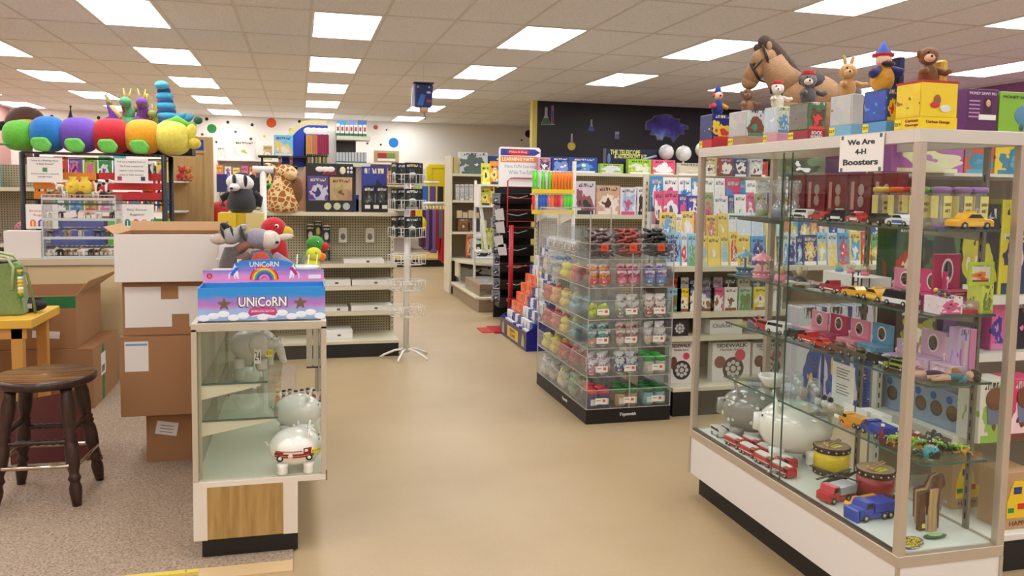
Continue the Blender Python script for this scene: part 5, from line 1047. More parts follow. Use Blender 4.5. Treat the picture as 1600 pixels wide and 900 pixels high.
t = thing('flat_carton', 'flat brown grey toy carton lying on the low base shelf', 'box', (bx0+.42, by0+.12, .191)); MB().box(-.36, .30, 0, .95, 0, .16, art((150, 128, 100), (120, 110, 110), (170, 170, 180), 3, .95, 'xz', 2)).build('carton', t, bev=.004); MB().cb(.16, -.001, .08, .12, .001, .09, BWH).build('label', t)
t = thing('black_white_kit', 'black and white picture kit lying under the curved shelf', 'boxed toy', (at(745, 440, Y=YM-.1).x, YM-.12, .1405)); MB().box(-.26, .26, 0, .3, 0, .26, art((196, 190, 184), (40, 38, 40), (214, 120, 110), 9, .9, 'xz', 4)).build('box', t, bev=.003)
# white corner rack with learning mats
YW_ = 10.7; wx0, wx1 = at(748, 300, Y=YW_).x, at(806, 300, Y=YW_).x; z1_, z2_ = at(765, 288, Y=YW_).z, at(765, 321, Y=YW_).z
t = thing('book_rack', 'white two shelf rack of bright learning mats left of the tall sign', 'rack', (wx0, YW_, 0)); w_ = wx1-wx0
for z in (z1_, z2_): MB().box(0, w_, 0, .3, z-.025, z, WHITE).build('shelf', t)
MB().prism([(.02, z2_-.025), (.06, z2_-.025), (.14, z2_-.6), (.1, z2_-.6)], .02, .05, WHITE, 'xz').build('brace', t)
z3_ = at(765, 392, Y=YW_).z
MB().box(0, w_, 0, .3, z3_-.025, z3_, WHITE).build('shelf', t)
for x in (.0, w_-.03): MB().box(x, x+.03, .27, .3, .2, z1_+.05, WHITE).build('post', t)
MB().box(0, .03, 0, .27, z2_, z1_-.025, WHITE).build('side_bar', t)
for row, z, hh in ((0, z1_, .28), (1, z2_, .25)):
    for k in range(4):
        c_ = [(214, 206, 60), (240, 150, 50), (236, 110, 60), (90, 90, 100)][k]; x = wx0+.05+w_*.24*k
        o = cbox(x+.06, YW_+.06, z+.001, .12, hh+.03*(k == 1), .03, '%s learning mat pack on the %s shelf of the white rack' % (['lime yellow', 'orange', 'coral', 'grey'][k], ('upper', 'lower')[row]), 'learning mats on the white rack', 'learning mat', 'learning_mat', art(c_, (250, 230, 120), (60, 60, 70), k+row, .7, 'xz', 3)); o.rotation_euler = (-.08, 0, 0)
        if k == 1 and row == 0: text('C', .045, WHITE, o, (0, -.001, .19), FR, .06, bold=.03)
for k in range(3): cbox(wx0+.12+.11*k, YW_+.1, z3_+.001, .09, .3, .03, 'yellow green workbook on the lowest shelf of the white rack, %s from the left' % ORD[k], 'workbooks under the white rack', 'workbook', 'workbook', art((210, 210, 90), (150, 170, 80), (236, 236, 200), k))
# tall sign, red wire rack, black bins
YS = 8.8; RW = M(176, 20, 34, .4)
x0, x1 = at(780, 260, Y=YS).x, at(845, 260, Y=YS).x; zs0, zs1 = at(812, 292, Y=YS).z, at(812, 230, Y=YS).z
t = thing('floor_rack', 'red wire floor rack of dark bags topped by a tall learning mats sign', 'display rack', ((x0+x1)/2, YS, 0)); a = (x1-x0)/2
xp = at(798, 430, Y=YS).x-t.location.x
MB().tube([(xp, 0, .02), (xp, 0, at(798, 352, Y=YS).z)], .026, RW, 10).build('pole', t)
MB().box(xp-.22, xp+.22, -.2, .2, 0, .018, RW).build('base_plate', t)
m = MB()
zf0, zf1 = at(812, 355, Y=YS).z, at(812, 283, Y=YS).z
m.tube([(-a+.1, 0, zf0), (-a+.1, 0, zf1), (-a+.13, 0, zf1+.03), (a-.08, 0, zf1+.03), (a-.05, 0, zf1), (a-.05, 0, zf0)], .007, RW, 6, True)
for k in range(4): m.tube([(-a+.1, 0, zf0+(zf1-zf0)*(k+.5)/4), (a-.05, 0, zf0+(zf1-zf0)*(k+.5)/4)], .004, RW, 5)
m.build('wire_frame', t)
for z in (.35, .72): MB().tube([(-a+.1, -.02, z), (a-.05, -.02, z)], .008, RW, 6).build('cross_wire', t)
s = MB(); s.prism([(-a, zs0), (-a, zs1-.02), (-a+.02, zs1), (a-.02, zs1), (a, zs1-.02), (a, zs0)], .02, .03, M(238, 236, 232, .4), 'xz'); s.build('sign_board', t)
hh = zs1-zs0
MB().prism([(-a+.02, zs1-.02), (a*.72, zs1-.02), (a*.98, zs1-.055), (a*.72, zs1-.09), (-a+.02, zs1-.09)], .017, .02, M(40, 60, 150, .4), 'xz').build('pencil_banner', t)
MB().prism([(-a+.02, zs1-.10), (a*.8, zs1-.10), (a*.86, zs1-.13), (a*.8, zs1-.165), (-a+.02, zs1-.165)], .017, .02, M(226, 140, 60, .4), 'xz').build('orange_banner', t)
MB().ell((-.02, .016, zs1-.055), (.13, .002, .035), M(200, 40, 50, .4), n=24, k=10).build('red_oval', t)
text('Melissa & Doug', .2, WHITE, t, (-.02, .0125, zs1-.055), FR, .03); text('LEARNING MATS', .36, WHITE, t, (-.02, .0165, zs1-.133), FR, .038, bold=.02)
text('Have FUN Learning', .36, M(150, 150, 156, .5), t, (.01, .0195, zs1-.215), FR, .045); text('While You Eat!', .27, M(150, 150, 156, .5), t, (.01, .0195, zs1-.275), FR, .045); text('Activities and games', .2, M(120, 120, 124, .5), t, (.03, .0195, zs1-.335), FR, .018)
for k in range(8): MB().prism([(-a-.03, zs0+.05*k), (-a, zs0+.05*k+.02), (-a, zs0+.05*k-.015)], .02, .028, M(*[(230, 190, 50), (60, 140, 190), (240, 140, 60)][k % 3], .5), 'xz').build('pencil_tip', t)
t = thing('bin_tower', 'black tower of hanging fabric bins behind the red rack', 'storage tower', (at(808, 400, Y=9.5).x, 9.5, 0)); BB = M(34, 30, 32, .3)
ztb = at(808, 292, Y=9.5).z; nb_ = 7
MB().box(-.23, .23, .22, .26, 0, ztb, M(20, 18, 20, .6)).build('back_frame', t)
for k in range(nb_):
    z = .15+(ztb-.15)*k/nb_; hb = (ztb-.15)/nb_
    b = MB(); b.hexa([(-.22, 0, z), (-.22, .22, z), (.22, .22, z), (.22, 0, z)], [(-.23, -.07, z+hb*.62), (-.23, .22, z+hb*.62), (.23, .22, z+hb*.62), (.23, -.07, z+hb*.62)], BB); b = b.build('bin', t, bev=.006)
    MB().tube([(-.14, -.065, z+hb*.45), (-.02, -.085, z+hb*.35), (.1, -.065, z+hb*.5)], .006, M(190, 186, 186, .3), 6).build('label_strap', b)
for k, (px, py) in enumerate(((782, 330), (783, 350), (786, 385), (781, 372))):
    o = MB().hexa([(-.05, 0, 0), (-.05, .02, 0), (.05, .02, 0), (.05, 0, 0)], [(-.07, 0, .12), (-.07, .02, .12), (.03, .02, .14), (.03, 0, .14)], M(226, 224, 224, .5)).build('white_bag', loc=at(px, py+14, Y=9.375)); tag(o, 'white plastic bag clipped to the strip beside the black bins, %s from the top' % ORD[k], 'plastic bag', 'white bags beside the black bins')
for k in range(9):
    r = rect(769+(k % 2)*2, 302+19*k, 781, 319+19*k, 9.4); o = carton(r, 9.4, .03, art((150, 152, 160), (40, 40, 46), (220, 220, 226), k % 4, .8, 'xz', 4), 'hanging_pack', 'silver and black toy pack on the hanging strip, %s from the top' % ORD[k], 'hanging pack', 'packs on the strip beside the bins')
# ---------------------------------------------------------------- blue tiered floor display
NAVY = M(20, 24, 130, .4); x_, ya, yb = 2.14, 7.58, 8.64
t = thing('floor_display', 'blue cardboard stepped floor display of small boxed games, yellow logo on its front', 'display stand', (x_, ya, 0)); L_ = yb-ya
NT = 10; run, rise = .05, .098
prof = [(0, 0), (0, .19), (.09, .25), (.11+.048*NT, .06+rise*NT), (.14+.05*NT, .06+rise*NT), (.14+.05*NT, 0)]
for y in (0, L_-.008): MB().prism(prof, y, y+.008, NAVY, 'xz').build('side_panel', t)
MB().box(-.006, 0, 0, L_, 0, .185, M(60, 52, 96, .4)).build('front_panel', t)
lg = MB(); lg.box(-.009, -.006, .30, .74, .03, .145, M(226, 190, 50, .4)).build('logo_plate', t, bev=.002)
text('SMART', .22, M(120, 60, 30, .5), t, (-.0095, .52, .115), LF, .035, bold=.02); text('ZONE', .2, M(120, 60, 30, .5), t, (-.0095, .52, .065), LF, .035, bold=.02)
for y in (.12, .92): MB().prism([(y-.05, .03), (y-.03, .12), (y, .16), (y+.03, .12), (y+.05, .03)], -.009, -.006, M(190, 186, 130, .5), 'yz').build('picture', t)
stp = MB()
for k in range(NT): stp.box(.012+run*k, .14+.05*NT, .008, L_-.008, .02+rise*k-(.0 if k else .0), .02+rise*k+.004, NAVY)
stp.build('step_shelf', t)
GC = [((236, 130, 70), (250, 236, 220), 'orange'), ((230, 230, 234), (40, 60, 130), 'white'), ((40, 60, 140), (226, 230, 236), 'navy'), ((226, 90, 60), (244, 220, 190), 'red'), ((236, 236, 232), (150, 190, 80), 'white and green'), ((190, 200, 216), (60, 80, 140), 'pale blue')]
for k in range(NT):
    n = 9
    for j in range(n):
        ci = (0 if 2 <= k <= 5 and j > 4 else 1 if j % 2 else (2 if (j+k) % 3 else 4)); ci = [0, 3][(j+k) % 2] if ci == 0 else ci; ci = 5 if k > 7 and j < 4 else ci
        c1, c2, nm = GC[ci]; y = ya+.015+(L_-.03)*(j+.5)/n
        o = MB().box(0, .036, -.047, .047, 0, .145 if k else .17, art(c1, c2, (90, 100, 130) if ci else (250, 240, 230), (j*3+k) % 4, .62, 'xz', 3)).build('game_box', bev=.001, loc=(x_+.014+run*k, y, .0252+rise*k))
        tag(o, '%s boxed game, %s from the near end, %s tier of the blue display' % (nm, ORD[j], ORD[k]), 'boxed game', 'boxed games in the blue floor display')
o = MB().box(-.06, .2, 0, .3, 0, .01, M(190, 50, 40, .6)).build('red_mat', loc=(2.0, 8.66, 0)); tag(o, 'small red mat corner on the floor behind the blue display', 'mat')
# ---------------------------------------------------------------- peg strip of light-up toys
YP = 6.42; t = thing('peg_panel', 'white wire panel hung with two rows of bright light-up toys', 'display panel', (at(897, 300, Y=YP).x, YP, 0)); xo = t.location.x
MB().box(-.012, .015, 0, .025, 0, at(897, 252, Y=YP).z, WHITE).build('post', t)
zz1, zz2 = at(862, 268, Y=YP).z, at(862, 304, Y=YP).z; xl_ = at(829, 300, Y=YP).x-xo
for z in (zz1, zz2): MB().tube([(xl_, .012, z), (-.01, .012, z)], .006, WHITE, 6).build('cross_bar', t)
for z0_, row in ((at(862, 300, Y=YP).z, 0), (at(862, 332, Y=YP).z, 1)): MB().box(xl_, -.014, -.045, -.04, z0_-.012, z0_+.022, M(232, 196, 40, .5)).build('yellow_strip', t)
cols = [['green', 'green', 'clear', 'green', 'clear', 'green', 'orange', 'orange', 'orange', 'orange', 'orange', 'orange', 'orange'], ['red', 'clear', 'blue', 'blue', 'blue', 'pink', 'orange', 'red', 'red', 'pink', 'green', 'green', 'green']]
LC = {'green': (90, 220, 50), 'clear': (206, 206, 196), 'orange': (246, 130, 30), 'red': (216, 40, 50), 'blue': (30, 90, 190), 'pink': (236, 120, 130)}
lp = {}
for r_ in (0, 1):
    for k, cn in enumerate(cols[r_]):
        x = xo+xl_+.02+(-xl_-.05)*k/12; z = (zz1, zz2)[r_]-.155; lb = '%s light-up toy on the %s row of the white panel, %s from the left' % (cn, ('upper', 'lower')[r_], ORD[k])
        if cn in lp: dup(lp[cn], (x, YP-.02, z), None, lb, 'light-up toys on the white panel'); continue
        tt = thing('light_toy', lb, 'hanging toy', (x, YP-.02, z), 0, 'light-up toys on the white panel'); lp[cn] = tt
        MB().lathe((0, 0, 0), [(.006, 0), (.0105, .01), (.010, .06), (.0115, .075), (.008, .11), (.004, .125)], M(*LC[cn], .3), 10).build('toy_body', tt); MB().box(-.012, .012, .003, .005, .07, .15, M(*[min(255, q+20) for q in LC[cn]], .5)).build('card', tt)
        MB().tube([(0, .004, .15), (0, .02, .155), (0, .03, .152)], .0025, BLACK, 5).build('peg_hook', tt)
# ---------------------------------------------------------------- acrylic candy and novelty display
cxa, cxb, cya, cyb = 1.868, 2.484, 5.115, 6.30; lev = [.106, .325, .521, .715, .93, 1.122]; ctop = 1.44
t = thing('novelty_display', 'clear acrylic multi-tier novelty display on a black base in the centre', 'display rack', (cxa, cya, 0)); W_, D_ = cxb-cxa, cyb-cya
MB().box(0, W_, 0, D_, 0, .100, BLACK).build('base', t, bev=.002)
text('Toysmith', .12, WHITE, t, (W_*.49, -.0006, .055), FR, .028, bold=.02, shear=.3); text('Toysmith', .12, WHITE, t, (-.0006, .46, .055), LF, .028, bold=.02, shear=.3)
AC2 = glass((.95, .965, .965), 1.2, .04, .03); AE2 = M(186, 184, 180, .2)
sh = MB(); ed = MB(); 
CD = .30      # bin depth
for i, z in enumerate(lev):
    sh.box(.004, W_-.004, .004, D_-.004, z-.003, z, AC2)
    lip = .125 if i < 5 else .10
    sh.box(0, W_, 0, .004, z, z+lip, AC2).box(0, .004, .004, D_, z, z+lip, AC2).box(W_-.004, W_, .004, D_, z, z+lip, AC2)
    for q in (z-.004, z+lip):
        ed.box(-.001, W_+.001, -.001, .0035, q-.0015, q+.0025, AE2).box(-.001, .0035, .0035, D_, q-.0015, q+.0025, AE2)
sh.build('tiers', t); ed.build('tier_edges', t)
dv = MB(); 
for i, z in enumerate(lev):
    zt_2 = (lev[i+1]-.004) if i < 5 else ctop-.0
    h_ = min(.19, zt_2-z) if i < 5 else .19
    for f in (0, 1/3, 2/3, 1): MB().box(f*(W_-.004), f*(W_-.004)+.004, .004, CD, z, z+h_, AC2).build('divider', t)
    for f in (.25, .45, .65, .82, 1): MB().box(.004, CD*.8, f*D_-.006, f*D_-.002, z, z+h_, AC2).build('divider', t)
dv.box(.004, W_-.004, CD, CD+.004, lev[5], lev[5]+.2, AC2)
dv.build('divider', t)
ps = MB()
for x, y in ((0, 0), (W_*.5, .0), (W_-.006, 0), (0, D_-.006), (W_-.006, D_-.006)): ps.box(x, x+.006, y, y+.006, .1, (ctop if x == 0 or y > .1 else lev[5]+.1), AE2)
ps.box(0, W_, D_-.006, D_, ctop-.008, ctop, AE2).box(0, .006, D_*.4, D_, ctop-.008, ctop, AE2)
ps.build('corner_posts', t)
MB().box(.004, .010, D_*.35, D_-.006, lev[5]+.1, ctop, AC2).build('side_panel', t); MB().box(W_*.42, W_*.58, CD+.02, D_-.02, .1, lev[5], glass((.86, .84, .82), .5, .2, .35)).build('core', t)
# contents : each bin lists kind, colours
def ball_toy(label, loc, c, r, group): 
    t = thing('squishy_toy', label, 'small toy', loc, RD.uniform(0, 6), group); MB().ell((0, 0, r*.88), (r, r*.95, r*.88), M(*c, .35), n=12, k=8).build('ball', t); MB().ell((r*.5, 0, r*1.55), (r*.35, r*.35, r*.3), M(*[min(255, q+40) for q in c], .4), n=8, k=6).ell((-r*.3, -r*.75, r), (r*.22, r*.22, r*.22), M(*[max(0, q-80) for q in c], .4), n=8, k=6).build('face', t); return t
bp = {}
def ball(c, r, label, loc, group):
    k = (c, r)
    if k in bp: dup(bp[k], loc, RD.uniform(0, 6), label, group)
    else: bp[k] = ball_toy(label, loc, c, r, group)
def bag(c1, c2, label, loc, group, s=.066):
    k = ('bag', c1, c2, s)
    if k in bp: dup(bp[k], loc, RD.uniform(-.6, .6), label, group); return
    t = thing('toy_packet', label, 'packet', loc, RD.uniform(-.4, .4), group); bp[k] = t
    MB().ell((0, 0, s*.72), (s*.6, s*.3, s*.7), art(c1, c2, (236, 232, 230), 3, .7, 'xz', 4), n=10, k=8).build('pouch', t); MB().box(-s*.5, s*.5, -.001, .001, s*1.3, s*1.6, M(236, 234, 230, .4)).build('header', t)
def jar(capc, bodyc, label, loc, group):
    k = ('jar', capc)
    if k in bp: dup(bp[k], loc, RD.uniform(-.5, .5), label, group); return
    t = thing('novelty_jar', label, 'jar', loc, 0, group); bp[k] = t
    MB().lathe((0, 0, 0), [(.034, 0), (.040, .01), (.040, .075), (.032, .088)], M(*bodyc, .25), 16).build('jar_body', t); MB().lathe((0, 0, .088), [(.037, 0), (.038, .022), (.032, .03), (0, .031)], M(*capc, .35), 18).build('lid', t); MB().box(-.022, .022, -.0425, -.0395, .02, .06, WHITE).build('label', t)
def tagc(x, z, y=-.0, w_=.07, h_=.04, c=WHITE): return x
RD.seed(11)
tnm = ['bottom', 'second', 'third', 'fourth', 'fifth', 'top']
front = [[('jar', (226, 70, 76), (60, 60, 110), 'red-capped'), ('jar', (40, 150, 60), (206, 150, 110), 'green-capped'), ('jar', (30, 130, 60), (120, 190, 190), 'dark green-capped')],
         [('bag', (236, 230, 232), (214, 130, 160), 'white and pink'), ('bag', (226, 232, 240), (60, 70, 120), 'pale blue'), ('jar', (50, 190, 60), (206, 200, 180), 'bright green-capped')],
         [('bag', (60, 160, 160), (236, 150, 120), 'teal and coral'), ('bag', (200, 130, 120), (236, 226, 210), 'rust'), ('bag', (214, 214, 220), (240, 190, 140), 'clear')],
         [('ball', (190, 206, 60), .031, 'lime'), ('bag', (220, 216, 206), (150, 140, 130), 'beige'), ('bag', (226, 206, 190), (180, 90, 70), 'cream plush')],
         [('bag', (240, 150, 60), (220, 50, 80), 'orange and pink'), ('bag', (220, 60, 110), (236, 130, 160), 'hot pink'), ('bag', (120, 80, 170), (90, 150, 200), 'purple and blue')],
         [('snake', (100, 80, 76), 'grey brown'), ('snake', (140, 60, 48), 'rust red'), ('snake', (40, 40, 38), 'black')]]
def snake(c, label, loc, group):
    k = ('sn', c)
    if k in bp: dup(bp[k], loc, RD.uniform(0, 6), label, group); return
    t = thing('rubber_creature', label, 'rubber toy', loc, 0, group); bp[k] = t
    m = MB(); pts = [(.05*cos(a_*1.3)*(1-.06*a_), .04*sin(a_*1.3), .012+.011*a_) for a_ in range(9)]; m.tube(pts, [.006, .011, .012, .012, .012, .011, .010, .008, .012], M(*c, .4), 7); m.build('body', t)
    m = MB()
    for q in pts[1:8:2]: m.ell((q[0], q[1], q[2]+.010), (.006, .006, .004), M(*[min(255, v+110) for v in c], .5), n=6, k=4)
    m.build('spots', t)
for i in range(6):
    for b_ in range(3):
        spec = front[i][b_]; x0 = cxa+W_*b_/3+.01; bw = W_/3-.016; z = lev[i]+.0008; side_ = ('left', 'middle', 'right')[b_]; gp_ = 'novelties in the clear display'
        if spec[0] == 'jar':
            for q, (fx, fy, dz) in enumerate(((.25, .05, 0), (.72, .06, 0), (.3, .15, 0), (.76, .16, 0), (.5, .24, 0))): jar(spec[1], spec[2], '%s novelty jar %s, %s bin, %s front tier' % (spec[3], ['at front left', 'at front right', 'in the middle left', 'in the middle right', 'at the back'][q], side_, tnm[i]), (x0+bw*fx, cya+fy, z), gp_)
        else:
            n = 8 if spec[0] != 'snake' else 18
            for q in range(n):
                lay = q//(4 if spec[0] != 'snake' else 6); fx = .18+.64*((q % 4)/3) if spec[0] != 'snake' else .2+.6*((q % 6)/5); pos = (x0+bw*fx, cya+.04+.06*(q % 2)+.03*lay, z+(.045 if spec[0] == 'bag' else .036 if spec[0] == 'ball' else .045)*lay)
                wh = '%s in the %s bin, %s front tier' % (ORD[q], side_, tnm[i])
                if spec[0] == 'ball': ball(spec[1], spec[2], '%s squishy ball toy, %s' % (spec[3], wh), pos, gp_)
                elif spec[0] == 'bag': bag(spec[1], spec[2], '%s toy packet, %s' % (spec[3], wh), pos, gp_)
                else: snake(spec[1], '%s rubber creature, %s' % (spec[2], wh), pos, gp_)
        if i < 4: o = MB().cb(0, 0, 0, .085, .0012, .042, M(238, 234, 226, .5)).build('price_card', loc=(x0+bw*.5, cya-.0022, lev[i]+.05)); tag(o, 'white price card on the %s bin, %s front tier of the clear display' % (side_, tnm[i]), 'price card', 'price cards on the clear display'); MB().cb(.022, -.0009, .003, .02, .0006, .018, M(206, 90, 60, .5)).build('picture', o); MB().cb(-.018, -.0009, .006, .03, .0006, .004, DARK).build('printed_line', o)
        if i == 5: o = MB().cb(0, 0, 0, .055, .0012, .045, M(226, 80, 40, .5)).build('price_card', loc=(x0+bw*.5, cya-.0022, lev[i]+.075)); tag(o, 'orange red price card on the %s bin of the top front tier' % side_, 'price card', 'price cards on the clear display'); text('99c', .03, DARK, o, (0, -.0008, 0), FR, .02)
sidec = [[(232, 232, 228), (206, 200, 190), (226, 216, 150), (120, 190, 110)], [(226, 220, 90), (236, 206, 60), (200, 50, 80), (190, 70, 100)], [(206, 40, 60), (226, 110, 110), (236, 206, 70), (90, 160, 170)], [(206, 40, 50), (236, 160, 80), (226, 200, 90), (120, 180, 200)], [(220, 214, 206), (120, 150, 190), (236, 226, 60), (200, 60, 60)]]
for i in range(5):
    for b_ in range(4):
        y0 = cya+D_*[.27, .47, .67, .84][b_]; c_ = sidec[i][3-b_]; nm = ctag(c_)
        for q in range(7):
            lay = q//4; pos = (cxa+.042+.066*(q % 2)+.02*lay, y0+.03+.066*((q//2) % 2)+.02*lay, lev[i]+.001+.05*lay)
            wh = '%s in the %s bin, %s tier on the display left side' % (ORD[q], ORD[b_], tnm[i])
            if i in (0, ) or (i == 4 and b_ > 1): bag(c_, (230, 226, 220), '%s packet, %s' % (nm, wh), pos, 'toys on the display side')
            else: ball(c_, .034, '%s squishy, %s' % (nm, wh), pos, 'toys on the display side')
for q in range(10):
    bag((206, 200, 192), (110, 84, 74), 'pale toy packet, %s in the upper left side row of the clear display' % ORD[q], (cxa+.06+.05*(q % 2), cya+.5+.07*q, lev[5]+.001), 'packets on the upper display side', .055)
# ---------------------------------------------------------------- craft kits shelf behind
YKt = 6.75; kx0, kx1 = at(899, 310, Y=YKt).x, at(1060, 310, Y=YKt).x; zk = at(950, 336, Y=YKt).z
gondola('cream shelving with upright craft kits behind the clear novelty display', kx0, kx1, YKt, .5, zk+.0, [(zk, .44), (.9, .42), (.5, .42)], base=.15)
for k, (p0, p1, yt, c1, c2, c3, nm) in enumerate(((900, 930, 283, (216, 206, 214), (150, 90, 100), (60, 60, 60), 'grey and red fairy'), (932, 968, 290, (206, 170, 140), (236, 220, 206), (90, 60, 50), 'tan doll'), (969, 994, 293, (226, 220, 232), (180, 190, 214), (206, 90, 140), 'white and lilac'), (996, 1014, 292, (230, 226, 224), (60, 50, 56), (206, 110, 130), 'black and white dress-up'))):
    card(p0, yt, p1, 335, YKt+.12, zk, '%s craft kit box standing behind the clear display' % nm, art(c1, c2, c3, k+3, .82, 'xz', 3), .06, 'craft kits behind the clear display', 'craft_kit', 'craft kit')
# ---------------------------------------------------------------- science kits shelf and globes
YG = 8.6; gx0_, gx1_ = at(858, 275, Y=YG).x, 6.2; zg_ = at(960, 271, Y=YG+.05).z
gondola('long cream shelving under the black wall with science kits on top', gx0_, gx1_, YG, .55, zg_, [(zg_, .48), (1.3, .44), (.8, .44)], base=.15)
kits = [(841, 860, 246, (206, 150, 170), (90, 60, 90), 'pink and purple'), (862, 889, 245, (20, 50, 130), (120, 150, 210), 'dark blue'), (892, 933, 246, (24, 80, 160), (90, 150, 210), 'wide blue'), (938, 974, 256, (150, 190, 70), (214, 220, 214), 'green crafting'), (982, 1018, 249, (160, 200, 50), (220, 226, 200), 'lime green'), (1019, 1055, 250, (226, 90, 120), (236, 236, 236), 'pink and white'), (1057, 1106, 255, (186, 180, 150), (206, 200, 170), 'dull tan'), (1140, 1152, 262, (220, 214, 90), (236, 232, 200), 'yellow'), (1150, 1200, 252, (190, 60, 50), (50, 60, 150), 'red and blue'), (1215, 1290, 238, (110, 120, 90), (70, 76, 60), 'olive green')]
for k, (p0, p1, yt, c1, c2, nm) in enumerate(kits): card(p0, yt, p1, 271, YG+.1, zg_, '%s science kit box on the long shelf under the black wall' % nm, art(c1, c2, (236, 236, 230), k+5, .8, 'xz', 3), .08, 'science kits on the long shelf', 'science_kit', 'science kit')
r = rect(947, 233, 1031, 262, YG+.3); t = thing('telescope_box', 'long navy telescope kit box with yellow lettering standing behind the kits', 'science kit', ((r[0]+r[1])/2, YG+.3, zg_+.001)); a = (r[1]-r[0])/2; h = r[3]-zg_
MB().box(-a, a, 0, .1, 0, h, M(18, 26, 60, .35)).build('carton', t, bev=.003); text('THE TELESCOPE', a*1.1, M(226, 226, 120, .5), t, (-a*.3, -.001, h*.86), FR, .055, bold=.02); text('& ASTRONOMY KIT', a*1.2, M(226, 226, 120, .5), t, (-a*.1, -.001, h*.70), FR, .05, bold=.02)
MB().tube([(a*.25, -.012, h*.55), (a*.85, -.012, h*.75)], .014, M(180, 190, 210, .4), 8).build('telescope_picture', t); MB().ell((-a*.9, -.003, h*.6), (.02, .004, .06), M(90, 120, 170, .5)).build('planet_picture', t)
def globe(px, py, rpx, Y, c1, c2, label):
    q = at(px, py, Y=Y); R_ = rpx*Y/FOC*.98; t = thing('globe', label, 'globe', (q.x, Y, zg_+.001), 0, 'globes on the long shelf')
    m_, nt, p, N, L = nodes_mat('globe_print'); tc = N('TexCoord'); n = N('TexNoise'); n.inputs['Scale'].default_value = 7; n.inputs['Detail'].default_value = 4; L(tc.outputs['Object'], n.inputs['Vector']); r_ = N('ValToRGB'); e = r_.color_ramp.elements; e[0].position = .5; e[1].position = .54; e[0].color = (lin(c1[0]), lin(c1[1]), lin(c1[2]), 1); e[1].color = (lin(c2[0]), lin(c2[1]), lin(c2[2]), 1); L(n.outputs['Fac'], r_.inputs[0]); L(r_.outputs[0], p.inputs['Base Color']); p.inputs['Roughness'].default_value = .15
    z = q.z-zg_; MB().ell((0, 0, z), R_, m_, n=28, k=18).build('sphere', t); MB().lathe((0, 0, 0), [(R_*.6, 0), (R_*.6, .012), (.012, .02), (.012, z-R_+.004)], M(226, 224, 220, .3), 16).build('stand', t)
    MB().tube([(0, R_*1.04*sin(a_), z-R_*1.04*cos(a_)) for a_ in [pi*k/12 for k in range(13)]], .004, M(200, 190, 150, .3, .5), 6).build('meridian', t)
globe(1041, 238, 13, YG+.25, (214, 214, 210), (190, 190, 186), 'pale grey globe, first of the row next to the telescope kit')
globe(1068, 240, 13.5, YG+.25, (222, 222, 218), (200, 198, 190), 'white globe, second of the row under the black wall')
globe(1099, 234, 14, YG+.25, (206, 220, 226), (196, 200, 180), 'pale blue globe behind the corner of the tall showcase')
globe(1129, 247, 10, YG+.25, (120, 170, 206), (196, 200, 170), 'small blue globe seen through the showcase glass')
# decals on the black wall
def wallpt(px, py): return at(px, py, Y=12.985)
def flask(label, px, py, h_px, liquid, kind):
    q = wallpt(px, py); s = h_px*13/FOC; t = thing('flask_decal', label, 'wall decal', q, 0, 'laboratory decals on the black wall'); G = M(170, 176, 176, .5); Lq = M(*liquid, .5)
    if kind == 'cone': MB().prism([(-.3*s, 0), (-.08*s, .55*s), (-.08*s, 1*s), (.08*s, 1*s), (.08*s, .55*s), (.3*s, 0)], 0, .006, G, 'xz').build('glass_outline', t); MB().prism([(-.27*s, .02*s), (-.14*s, .38*s), (.14*s, .38*s), (.27*s, .02*s)], -.003, -.0005, Lq, 'xz').build('liquid', t)
    elif kind == 'round': MB().box(-.06*s, .06*s, 0, .006, .4*s, s, G).lathe((0, .006, .26*s), [(.26*s, 0), (.26*s, .006)], G, 24, False, (0, -1, 0)).build('glass_outline', t); MB().lathe((0, -.0005, .24*s), [(.22*s, 0), (.22*s, .002)], Lq, 24, False, (0, -1, 0)).build('liquid', t)
    elif kind == 'tube': MB().box(-.07*s, .07*s, 0, .006, 0, s, M(150, 110, 160, .5)).box(-.16*s, .16*s, 0, .006, -.03*s, 0, G).build('glass_outline', t); MB().box(-.04*s, .04*s, -.003, -.0005, .05*s, .7*s, Lq).build('liquid', t)
    else: MB().box(-.3*s, .3*s, 0, .006, 0, s, G).build('glass_outline', t); MB().box(-.26*s, .26*s, -.003, -.0005, .05*s, .6*s, Lq).build('liquid', t)
flask('green conical flask painted at the upper left of the black wall', 853, 195, 28, (60, 110, 60), 'cone'); flask('purple test tube painted beside the green flask on the black wall', 863, 194, 30, (120, 60, 140), 'tube')
flask('blue conical flask painted in the middle of the black wall', 924, 204, 18, (60, 110, 200), 'cone'); flask('yellow round flask painted low on the black wall', 893, 235, 27, (226, 206, 40), 'round'); flask('small lilac beaker painted on the black wall below the blue flask', 964, 217, 12, (130, 110, 190), 'beaker')
m_, nt, p, N, L = nodes_mat('galaxy_print'); tc = N('TexCoord'); n = N('TexNoise'); n.inputs['Scale'].default_value = 2.6; n.inputs['Detail'].default_value = 5; L(tc.outputs['Object'], n.inputs['Vector']); r_ = N('ValToRGB'); e = r_.color_ramp.elements; e[0].position = .32; e[1].position = .72; e[0].color = (.012, .01, .08, 1); e[1].color = (.55, .7, .95, 1); k_ = e.new(.5); k_.color = (.09, .06, .5, 1); k_ = e.new(.6); k_.color = (.12, .2, .75, 1); L(n.outputs['Fac'], r_.inputs[0]); L(r_.outputs[0], p.inputs['Base Color'])
